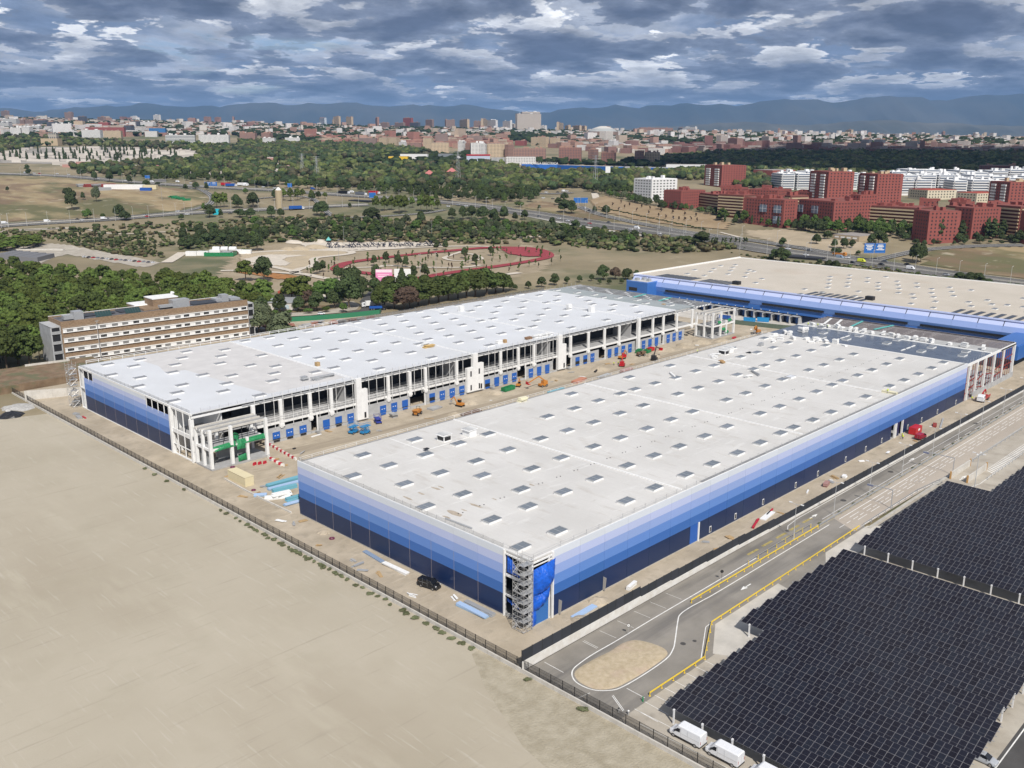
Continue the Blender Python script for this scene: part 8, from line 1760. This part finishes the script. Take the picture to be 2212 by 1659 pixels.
houses(S_(z4,(0,190),(1000,200),(1700,220),(2280,235),(2280,290),(1500,300),(800,280),(0,280)),2600,17,11,30,7,14,66,'on the sunlit right plain',30,LIGHT)
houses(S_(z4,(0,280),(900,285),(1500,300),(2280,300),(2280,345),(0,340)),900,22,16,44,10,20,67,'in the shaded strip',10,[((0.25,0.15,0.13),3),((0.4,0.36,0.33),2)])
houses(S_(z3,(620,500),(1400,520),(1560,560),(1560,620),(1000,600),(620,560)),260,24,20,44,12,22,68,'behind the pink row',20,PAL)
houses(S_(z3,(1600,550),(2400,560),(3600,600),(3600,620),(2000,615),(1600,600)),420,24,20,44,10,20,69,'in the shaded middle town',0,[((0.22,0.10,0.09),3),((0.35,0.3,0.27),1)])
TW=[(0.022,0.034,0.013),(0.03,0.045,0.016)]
for i,(poly,n) in enumerate(((S_(z1,(0,320),(2212,340),(2212,470),(1100,470),(0,480)),700),(S_(z2,(0,350),(2212,380),(2212,520),(500,520),(0,480)),900),(S_(z3,(0,400),(2400,430),(2400,560),(600,560),(0,480)),700),(S_(z3,(100,450),(450,455),(900,480),(800,520),(100,500)),250),(S_(z3,(1120,470),(1400,500),(1500,540),(1150,520)),150),(S_(z4,(0,200),(2212,240),(2212,300),(0,290)),500),(S_(z2,(1230,640),(1880,640),(1880,700),(1230,700)),120),(S_(z3,(480,680),(1000,700),(1500,710),(1500,735),(480,705)),120))):
    mass('town_trees','trees scattered through the town',[(p.x,p.y,p.z,h,h*1.6) for p in scatter(poly,n,20,80+i,5) for h in (rt.uniform(8,15),)],TW,seedv=80+i)
# dark plain edge beyond the town
# ------------------------------------------------------------------ hills on the horizon
def ridge(name,label,prof,D,depth,m,seedv,zb=40,rows=14):
    rnd=random.Random(seedv);n=len(prof);cols=[]
    X0,X1=prof[0][0],prof[-1][0];xs=[X0+(X1-X0)*k/260 for k in range(261)]
    def zy(x):
        for i in range(n-1):
            if prof[i][0] <= x <= prof[i+1][0]: f=(x-prof[i][0])/(prof[i+1][0]-prof[i][0]);f=f*f*(3-2*f);return prof[i][1]*(1-f)+prof[i+1][1]*f
        return prof[-1][1]
    v=[];f=[]
    ph=[rnd.uniform(0,6.3) for _ in range(12)]
    for k,x in enumerate(xs):
        ztop=CH+(306-zy(x))/FPX*D;lat=(x-1106)/FPX
        for r in range(rows):
            t=r/(rows-1);d=D-depth+depth*1.5*t;q=t*1.5 if t < .667 else 2*(1-t)*1.5
            q=min(1,q);e=zb+(ztop-zb)*(q**1.15)
            nz_=sum(sin(x*.022*(i+1)*1.37+ph[i]+t*5*(i % 3))/(i+1.5) for i in range(8));e += nz_*(ztop-zb)*.10*(1-q)*q*4
            v.append((CX+FH.x*d+RH.x*lat*D*(d/D)**.5,CY+FH.y*d+RH.y*lat*D*(d/D)**.5,e if 0 < r < rows-1 else -5))
    for k in range(260):
        for r in range(rows-1): f.append((k*rows+r,(k+1)*rows+r,(k+1)*rows+r+1,k*rows+r+1))
    me=bpy.data.meshes.new(name);me.from_pydata(v,[],f);me.materials.append(m);me.polygons.foreach_set('use_smooth',[True]*len(f));o=bpy.data.objects.new(name,me);COL.objects.link(o);tag(o,label,kind='structure')
M_hill=mat('mountain scrub',(0.03,0.045,0.05),.95,scale=.0005,col2=(0.075,0.08,0.075),detail=8)
PF=[(-900,262),(-500,255),(-200,248),(0,239),(86,235),(125,241),(182,238),(224,233),(310,229),(344,222),(406,232.5),(492,230),(552,223),(600,224),(649,228),(714,223),(763,220),(828,231),(880,229),(935,225),(982,229.5),(1005,226.5),(1052,234),(1094,238),(1123,240.5),(1183,241),(1214,235),(1287,232.5),(1328,226),(1362,231.4),(1388,225),(1427,229),(1464,223.5),(1521,227.5),(1542,221),(1565,227),(1592,221),(1640,217),(1700,214),(1760,218),(1830,211),(1900,208),(1980,213),(2060,207),(2140,203),(2212,201),(2500,210),(3000,225),(3400,250)]
ridge('mountains','long blue mountain chain on the horizon',PF,19000,4500,M_hill,4)
ridge('hills','lower dark foothills at the right of the horizon',[(1100,290),(1280,278),(1430,272),(1560,262),(1700,268),(1800,262),(1880,257),(1960,262),(2080,268),(2212,270),(2500,262),(3000,275)],13500,2000,mat('foothill scrub',(0.05,0.055,0.04),.95,scale=.0006,col2=(0.15,0.135,0.10),detail=8),9,40)
# ------------------------------------------------------------------ haze and shading clouds
hb=MB().box(-17000,30000,-17000,30000,-30,1250)
M_haze=bpy.data.materials.new('haze');M_haze.use_nodes=True;t=M_haze.node_tree;t.nodes.clear();o_=t.nodes.new('ShaderNodeOutputMaterial');v_=t.nodes.new('ShaderNodeVolumePrincipled')
v_.inputs['Color'].default_value=(0.30,0.56,1.0,1);v_.inputs['Density'].default_value=3.4e-5;v_.inputs['Anisotropy'].default_value=0.0;t.links.new(v_.outputs[0],o_.inputs['Volume'])
hz_=hb.build('haze',M_haze);tag(hz_,'thin bluish haze over the whole plain',kind='stuff')
M_cloud=mat('cloud',(0.8,0.8,0.8),1.0,spec=0)
def cloud(px,py,R_,sx,sy,seedv,label):
    g=G(px,py);H_=2600.0;c=Vector((g.x,g.y,H_))+Vector((sv.x,sv.y,0))*((H_-g.z)/sv.z);rnd=random.Random(seedv);mb=MB();its=[]
    for k in range(26):
        a=rnd.uniform(0,6.28);r=sqrt(rnd.random());q=Vector((FH.x,FH.y))*sin(a)*r*sy+Vector((RH.x,RH.y))*cos(a)*r*sx;its.append((c.x+q.x,c.y+q.y,c.z-120,rnd.uniform(.7,1.2)*260,rnd.uniform(.8,1.3)*R_))
    o=mass('cloud',label,its,[(.8,.8,.8)],seedv=seedv);o.data.materials.clear();o.data.materials.append(M_cloud)
cloud(1960,352,330,380,430,1,'flat cloud shading the dark forest on the right')
cloud(2480,352,380,500,450,2,'second flat cloud shading the dark forest on the right')
# ------------------------------------------------------------------ yard: cabin, barriers, machines, stacks, people
h=thing('site_cabin','cream double cabin beside the path in front of the white frame','cabin',(0,109,0))
for y in (109.3,114.1): MB().box(-.1,2.6,y,y+4.75,0,2.55).build('cabin_module',mat('cream cabin wall',(0.66,0.58,0.38),.7),h);MB().box(-.2,2.7,y-.05,y+4.8,2.62,2.74).build('roof',MATS['cream cabin wall'],h)
MB().box(0,2.5,109.4,118.8,2.5,2.66).build('gap',M_black,h)
M_bred=mat('red plastic barrier',(0.45,0.02,0.04),.5);M_bwhite=mat('white plastic barrier',(0.70,0.68,0.64),.5)
def barr(p,a,red_,lab,grp): t=MB().side([(-.65,0),(.65,0),(.6,.35),(.5,.8),(-.5,.8),(-.6,.35)],-.22,.22).build('road_barrier',M_bred if red_ else M_bwhite);t.location=(*p,0);t.rotation_euler=(0,0,a);tag(t,lab,'barrier',grp)
for k in range(14): f=k/13;barr((23.9-1.7*f,136.2-16.9*f),radians(90),k % 2 == 0,('red' if k % 2 == 0 else 'white')+' plastic barrier in the long row beside the white frame','long row of red and white barriers')
for k in range(7): f=k/6;barr((17.3-.8*f,126-9*f),radians(90+k*6),k % 2,('red' if k % 2 else 'white')+' plastic barrier in the short row by the cabin','short row of barriers')
for k in range(3): barr((11.2+k*1.4,123.8-k*.5),.3,1,'red plastic barrier in the small group left of the short row','small group of red barriers')
def scissor(x,y,a,m,label,hh=1.3):
    t=thing('scissor_lift',label,'scissor lift',(x,y,0),a);t['_o']=[0,0,0]
    MB().box(-1.5,1.5,-.9,.9,.45,1.0).build('chassis',m,t);mb=MB()
    for k in range(3):
        z=1.0+k*hh/3
        for s in (-.7,.7): mb.bar((-1.3,s,z),(1.3,s,z+hh/3),.12).bar((1.3,s,z),(-1.3,s,z+hh/3),.12)
    mb.build('scissor_arms',m,t);MB().box(-1.7,1.9,-.95,.95,1.0+hh,1.15+hh).build('platform',m,t);mb=MB()
    for z in (.55,1.1):
        for s in (-.95,.9): mb.box(-1.7,1.9,s,s+.05,1.15+hh+z,1.2+hh+z)
        for s in (-1.7,1.85): mb.box(s,s+.05,-.95,.95,1.15+hh+z,1.2+hh+z)
    for q in range(5): mb.box(-1.7+q*.88,-1.64+q*.88,-.95,-.9,1.15+hh,2.3+hh).box(-1.7+q*.88,-1.64+q*.88,.9,.95,1.15+hh,2.3+hh)
    mb.build('guard_rail',m,t);wheels(t,(-1.1,1.1),1.05,.4,.25)
scissor(50.2,128.4,.25,P_machblue,'left of two blue scissor lifts at the dock');scissor(52.6,125.2,.1,P_machblue,'right of two blue scissor lifts, with boards on top',1.6);scissor(62.8,131.8,1.2,mat('violet blue paint',(0.03,0.05,0.3),.5),'small violet blue lift beside the first white stair core',.6)
def boom(x,y,a,m,label,reach=6,up=2.2):
    t=thing('boom_lift',label,'boom lift',(x,y,0),a);t['_o']=[0,0,0];MB().box(-1.6,1.6,-1.1,1.1,.5,1.2).box(-1.7,.3,-.9,.9,1.2,2.3).build('chassis',m,t)
    MB().bar((-1,0,2.2),(2.2,0,2.2+up),.35,.4).bar((2.2,0,2.2+up),(reach,0,1.6+up*.5),.3,.35).build('boom',m,t);MB().box(reach-.2,reach+1,-.9,.9,.9+up*.5,1.0+up*.5).box(reach-.2,reach+1,-.9,-.84,1.9+up*.5,2.0+up*.5).box(reach-.2,reach+1,.84,.9,1.9+up*.5,2.0+up*.5).box(reach+.95,reach+1,-.9,.9,1.0+up*.5,2.0+up*.5).build('basket',M_red,t);wheels(t,(-1.1,1.1),1.15,.5,.3)
boom(138.5,125.2,radians(172),P_orange,'orange boom lift with its basket near the dock',7);boom(187,124,.55,P_red,'red boom lift with a raised arm beside the far stack of blocks',7,3.2);boom(206,121,.35,M_black,'dark telescopic arm reaching up near the edge of the near roof',9,3.5)
def digger(x,y,a,m,label,s=1.0):
    t=thing('excavator',label,'excavator',(x,y,0),a);t['_o']=[0,0,0];t.scale=(s,)*3
    for q in (-1,.55): MB().side([(-1.5,.1),(1.5,.1),(1.7,.4),(1.5,.7),(-1.5,.7),(-1.7,.4)],q,q+.45).build('track',M_tyre,t)
    MB().box(-1.5,1.1,-1,1,.75,1.5).build('body',m,t);MB().box(-.1,1.1,-.9,.1,1.5,2.6).build('cab',M_window,t);MB().box(-.2,1.2,-1,.2,2.6,2.7).build('cab_roof',m,t)
    MB().bar((1.1,.4,1.4),(2.6,.4,3.6),.3,.35).bar((2.6,.4,3.6),(4.0,.4,2.0),.25,.3).build('arm',m,t);MB().side([(3.6,2.1),(4.4,2.0),(4.3,1.2),(3.7,1.1)],.1,.75).build('bucket',M_trim,t)
digger(96.4,127.2,radians(100),P_orange,'yellow orange mini excavator with upright arm near the dock',.95);digger(197.8,132.6,0,P_orange,'small yellow excavator between far dock doors');digger(290,119.5,radians(190),P_orange,'orange excavator at the far end of the yard',1.3);digger(131.5,131.8,radians(30),P_orange,'small orange excavator in front of the open dock bay',.8)
def dumper(x,y,a,m,label):
    t=thing('dumper',label,'site dumper',(x,y,0),a);t['_o']=[0,0,0];MB().box(-2,1.6,-.6,.6,.6,1.1).box(-2,-.8,-.8,.8,1.1,1.9).build('chassis',m,t);MB().side([(0,1.2),(1.6,1.2),(2.3,2.1),(-.2,2.1)],-1.0,1.0).build('skip',m,t)
    mb=MB();mb.bar((-.7,-.7,1.1),(-.7,-.7,3.0),.1).bar((-.7,.7,1.1),(-.7,.7,3.0),.1).bar((-.7,-.7,3),(-.7,.7,3),.1);mb.build('roll_bar',M_black,t);wheels(t,(-1.3,1.2),1.1,.55,.35)
dumper(78.6,129.8,radians(205),P_orange,'orange and yellow wheeled dumper near the dock');dumper(208.5,130.2,radians(-20),mat('muddy brown paint',(0.16,0.10,0.06),.7),'muddy brown dumper near the green skips')
def skip(x,y,a,m,label,lx=2.2,hh=1.6,word=None,cat='skip'):
    t=thing('skip',label,cat,(x,y,0),a);t['_o']=[0,0,0];mb=MB();mb.side([(-lx+.4,.1),(lx-.4,.1),(lx,hh),(lx-.12,hh),(lx-.5,.25),(-lx+.5,.25),(-lx+.12,hh),(-lx,hh)],-1,1);mb.box(-lx+.2,lx-.2,-1.05,-1,.15,hh).box(-lx+.2,lx-.2,1,1.05,.15,hh);mb.build('body',m,t)
    for k in range(5): MB().box(-lx+.5+k*lx*.45,-lx+.6+k*lx*.45,-1.1,-1.05,.15,hh).build('rib',m,t)
skip(213,134.8,.3,M_greensheet,'left of two green skips by the dock');skip(216.2,132.4,.2,M_greensheet,'right of two green skips by the dock');skip(220,133.5,.1,M_red,'red skip behind the two green skips');skip(124.5,130.6,.1,M_greensheet,'green netted skip in front of the dock doors',3.2);skip(315.5,138.9,radians(-70),P_machblue,'blue roll container in front of the far docks, left one',3.2,2.2);skip(320.8,133.8,radians(-65),P_machblue,'blue roll container in front of the far docks, right one',3.2,2.2);skip(312,152,radians(-80),P_blue,'blue container farther left at the docks',3.2,2.2)
t=thing('yard_fence','green netted mesh fence across the far end of the yard','fence',(303,146,0));MB().bar((302,150,1.2),(309,116,1.2),.08,2.3).bar((309,116,1.2),(322,84,1.2),.08,2.3).build('net_panel',net_mat('grey green net',(0.10,0.14,0.10),.8),t)
flat('apron',[(303,150),(310,116),(322,84),(329,84),(329,210),(300,208)],.012,M_palelot,'pale concrete apron in front of the far docks')
# board stacks
BL=mat('pale blue wrapped board',(0.32,0.45,0.62),.5,rnd=.2);BL2=mat('teal wrapped board',(0.16,0.40,0.50),.5,rnd=.2);BG=mat('blue grey panel',(0.22,0.29,0.40),.5,rnd=.15)
for i,(x,y,L_,d,n,m,a,lab) in enumerate(((9,104.6,10,1.6,3,BL2,-.05,'long teal wrapped panel stack nearest the left wall corner'),(8,102.4,10,1.3,2,BL,-.05,'long pale blue panel stack beside the teal one'),(6.5,99.9,7,1.4,3,BL2,-.1,'teal and blue panel pack behind the scattered offcuts'),(3,95.4,5,1.6,5,M_foam,-.3,'heap of pale crossed offcuts beside the blue hall corner'),(5.6,91.8,7,1.4,3,BL2,-.1,'teal wrapped pack against the corner of the near hall'),(4.5,89.2,9,1.2,2,BL,-.1,'pale blue panels lying nearest the hall corner'),(-.6,100.6,3.4,1.5,2,BL,-.6,'small pale blue sheets beside the low kerb wall'),(.2,96.3,3.6,1.4,3,M_foam,-.6,'off white board pile beside the low kerb wall'),
        (-2.1,48.2,7.6,1.1,1,BG,1.5,'blue grey panel lying at the foot of the navy wall'),(-2.5,39.5,8.2,1.1,2,M_foam,1.6,'white panel on trestles at the foot of the navy wall'),(-3.5,13.2,8.4,1.2,2,BL,1.6,'pale blue panel stack near the scaffold tower'),(-1.9,12.8,8.4,1.1,2,M_trim,1.6,'dark grey panel stack near the scaffold tower'),(12.6,-3.2,7,1.4,1,BL,.05,'pale blue sheets between wall and screen fence'),(16.4,-5.9,9,1.1,1,BL,.03,'long pale blue sheet beside the screen fence'),(28,-3.4,3.5,.8,3,M_foam,.2,'small heap of white tools by the navy wall'),(84,-4.2,6.5,1.6,1,M_foam,.1,'white frame lying between wall and screen fence'),
        (86.5,-3.3,5,.4,1,M_bred,.2,'red pipe above the white frame'),(77,-4.7,6,.5,2,M_bred,.3,'red pipes lying near the navy wall'),(115,-4.6,3,1.2,3,mat('pinkish pallet',(.35,.2,.18),.8),.2,'pinkish pallet with red pipes by the navy wall'),(125,-5.2,1.8,1.0,2,M_foam,.2,'small white pallet by the screen fence'),(199,-4.6,12,.5,1,M_slab,.25,'long white pipes bundled past the red van'),(194,-4.3,4,1.2,2,M_redsteel,.3,'dark red steel offcuts past the red van'),(107,-3.2,2.4,.4,1,M_foam,.3,'short white profiles by the navy wall'),(27.5,128.2,1,.6,1,M_black,.2,'black tray on the soil near the barrier row'),(137,116.8,9,1.5,2,BL2,.05,'teal wrapped stack behind the left edge of the near roof'),(154.5,120.3,8,2.6,3,mat('salmon slabs',(0.42,0.17,0.12),.8,rnd=.2),.2,'salmon coloured slab stack in the yard'),(168,118.5,8,1.6,2,M_trim,.1,'dark planks beside the salmon slabs'),
        (92.5,117,8,3,3,mat('brown formwork',(0.15,0.09,0.06),.8,rnd=.1),.1,'brown formwork stack beside the near roof'),(181,117,7,1.8,4,mat('pinkish pallet',(.35,.2,.18),.8),.05,'pinkish block stack beside the near roof'),(172,126,4,.5,2,M_black,.4,'black pipes on the soil near the third core'),(-6.1,214.5,2.2,1.2,2,M_trim,-1.2,'grey pallet at the back of the left passage'),(-5.5,209,3,.5,1,M_bred,1.5,'red boards on the soil of the left passage'),(-6.8,209.8,3,1.3,2,M_trim,1.5,'grey and white pallet beside the red boards'),(40,134.6,4,.4,1,M_foam,.1,'white pipes lying at the dock wall'),(272,121.5,3,1.2,2,M_bred,.2,'red barrier pile at the far end of the yard'),(88,131.5,5,3,2,M_slab,.1,'concrete rings and slabs beside the dumper'),(70.8,133.4,2.2,2.0,5,M_slab,0,'square concrete block near the first doors'))):
    cstack('panel_stack',lab,x,y,.02,n,m,w=L_,d=d,h=.3 if L_ > 3 else .35,tiltp=.12 if n < 5 else .5,seedv=500+i,rz=a,cat='building material')
yr=random.Random(12)
for i in range(70):
    g_=yr.choice(((24,260,116,134),(24,260,118,136),(-9,-1.5,0,130),(5,230,-8,-1.5),(0,30,95,125),(250,300,100,130)));x,y=yr.uniform(*g_[:2]),yr.uniform(*g_[2:])
    cstack('timber_pile','small pile of timber and offcuts lying on the site soil',x,y,.01,yr.randint(2,4),yr.choice((M_wood,M_wood,M_slab,M_foam,M_trim)),'small timber piles on the site soil',w=yr.uniform(.8,3),d=yr.uniform(.2,.8),h=.1,tiltp=.5,seedv=700+i,rz=yr.uniform(0,3))
def heap(x,y,r,hh,m,label,z=0):
    mb=MB();n=16
    for zk,k in ((0,1),(.45,.75),(.85,.4)): mb.v += [(x+r*k*cos(j*2*pi/n)*yr.uniform(.8,1.15),y+r*k*sin(j*2*pi/n)*yr.uniform(.8,1.15),z+zk*hh*yr.uniform(.8,1.1)) for j in range(n)]
    mb.v.append((x,y,z+hh));mb.f=[(a*n+j,a*n+(j+1) % n,(a+1)*n+(j+1) % n,(a+1)*n+j) for a in (0,1) for j in range(n)]+[(2*n+j,2*n+(j+1) % n,3*n) for j in range(n)];mb.m=[0]*len(mb.f);tag(mb.build('soil_heap',m),label,'heap')
for i,(x,y,r) in enumerate(((102,128,3),(176,127,4),(150,130,2.6),(226,130,5),(240,128,5),(252,127,5),(118,131,3),(212,126,3.5),(262,122,4),(88,121,2.4),(-2.2,68,1.8),(18,-2.4,2.4),(9.5,-5.5,2.6))):
    heap(x,y,r,.35*r,M_soil,'low mound of excavated soil '+('in the yard between the halls','at the foot of the navy walls')[i > 9]);COL.objects[-1]['group']='soil mounds'
tag(flat('mud_track',[(24,124),(60,120),(120,119),(200,119),(280,121),(280,125),(200,123.5),(120,123.5),(60,125),(24,130)],.008,mat('rutted mud',(0.27,0.225,0.165),.95,scale=.5,col2=(0.38,0.32,0.24),stretch=(.06,1,1))),'rutted mud track along the yard',kind='structure')
heap(-22,231,4.2,1.7,mat('black plastic sheet',(0.02,0.02,0.022),.35,bump=.8,scale=1),'heap under black plastic at the left end of the field',-.5);heap(-17,240,6,1.2,mat('grey rubble',(0.33,0.32,0.30),.9,scale=1.2,col2=(.5,.49,.47)),'grey rubble heap behind the black plastic',-.5);heap(-27,243,5,1.5,MATS['grey rubble'],'second grey rubble heap at the left picture edge',-.5)
for i,(x,y,r,m) in enumerate(((-3.1,63.4,.55,0),(0.2,105.5,.5,0),(5.5,126.5,.6,1))):
    mb=MB();n=16
    for k in range(n): a,b=k*2*pi/n,(k+1)*2*pi/n;mb.tube((x+r*cos(a),y+r*sin(a),.15),(x+r*cos(b),y+r*sin(b),.15),.16,6)
    tag(mb.build('hose_coil',mat('purple hose',(0.15,0.02,0.07),.5)),('purple hose coil at the foot of the navy wall','small purple hose coil left of the cream cabin','red hose loop at the base of the white frame')[i],'hose')
kw=thing('kerb_wall','low concrete kerb wall running past the cream cabin','wall',(-1,118,0));pts_=[(-1.2,119),(-1.6,108),(-1.7,98),(-1.4,84)]
for a,b in zip(pts_,pts_[1:]): MB().bar((*a,.25),(*b,.25),.3,.5).build('wall_segment',M_wallconc,kw)
for x in (41.2,121.0,166): # steel steps at the docks
    t=thing('steel_steps','small steel steps in front of the dock opening '+{41.2: 'between the first and second door groups',121.0: 'beside the green skip',166: 'beside the third core'}[x],'steps',(x,136.5,0))
    for k in range(5): MB().box(x,x+1.6,136.9-k*.32,137.2-k*.32,.9-k*.19,.95-k*.19).build('tread',M_trim,t)
    MB().bar((x,137.2,1.9),(x,135.6,1.1),.06).bar((x+1.6,137.2,1.9),(x+1.6,135.6,1.1),.06).bar((x,135.6,0),(x,135.6,1.1),.06).build('handrail',M_trim,t)
# people: one continuous body each
def person_mesh():
    vs=[(0,0,.95),(0,0,1.2),(0,0,1.42),(0,0,1.52),(.03,0,1.66),(0,.20,1.40),(.05,.27,1.15),(.16,.25,.95),(0,-.20,1.40),(.02,-.27,1.14),(.10,-.27,.90),(0,.10,.88),(.02,.12,.48),(-.02,.13,.06),(.12,.13,.03),(0,-.10,.88),(.10,-.12,.48),(.10,-.13,.06),(.24,-.13,.03)]
    es=[(0,1),(1,2),(2,3),(3,4),(2,5),(5,6),(6,7),(2,8),(8,9),(9,10),(0,11),(11,12),(12,13),(13,14),(0,15),(15,16),(16,17),(17,18)]
    rr=[.15,.14,.17,.06,.11,.07,.05,.04,.07,.05,.04,.10,.07,.05,.05,.10,.07,.05,.05]
    me=bpy.data.meshes.new('person');me.from_pydata(vs,es,[]);o=bpy.data.objects.new('person',me);COL.objects.link(o);m=o.modifiers.new('s','SKIN');o.modifiers.new('d','SUBSURF').levels=1
    for i,r in enumerate(rr): me.skin_vertices[0].data[i].radius=(r,r)
    me.skin_vertices[0].data[0].use_root=True;bpy.context.view_layer.update();e_=o.evaluated_get(bpy.context.evaluated_depsgraph_get());me2=bpy.data.meshes.new_from_object(e_);COL.objects.unlink(o);bpy.data.objects.remove(o)
    for m_ in (mat('hi vis vest',(0.62,0.75,0.06),.6),mat('dark work trousers',(0.03,0.04,0.07),.8),mat('skin tone',(0.35,0.2,0.14),.6)): me2.materials.append(m_)
    for p in me2.polygons: z=p.center.z;p.material_index=1 if z < .92 else 2 if z > 1.52 or (abs(p.center.y) > .2 and z < 1.05) else 0
    return me2
PM_=person_mesh();HM_=MB().tube((.03,0,1.70),(.03,0,1.80),.13,10,.07).mesh('helmet',M_white)
for i,(x,y,z,a,lab) in enumerate(((185.8,127.6,0,0,'worker in a yellow vest standing in the yard, left of two'),(188.0,127.0,0,3,'worker in a yellow vest standing in the yard, right of two'),(171.8,-2.6,0,1,'worker in a yellow vest outside the open bay of the near hall'),(173.6,-1.6,0,2.5,'worker with a white helmet outside the open bay'),(259.5,68,14.35,2,'worker among the white packs on the roof end'),(259.0,72.5,14.35,0,'worker at the far corner of the blue membrane'),(257.9,76.5,14.35,1,'worker beside the membrane edge at the back corner'),(236.5,-1.6,0,0,'worker in a yellow vest beside the crane truck'),(177,80.2,14.35,2,'worker on the gutter beside the hatches'),(171.0,3.6,14.42,1,'worker kneeling by the cream pack on the roof'))):
    o=bpy.data.objects.new('person',PM_);COL.objects.link(o);tag(o,lab,'person');o.location=(x,y,z);o.rotation_euler=(0,0,a);h=bpy.data.objects.new('helmet',HM_);COL.objects.link(h);h.parent=o
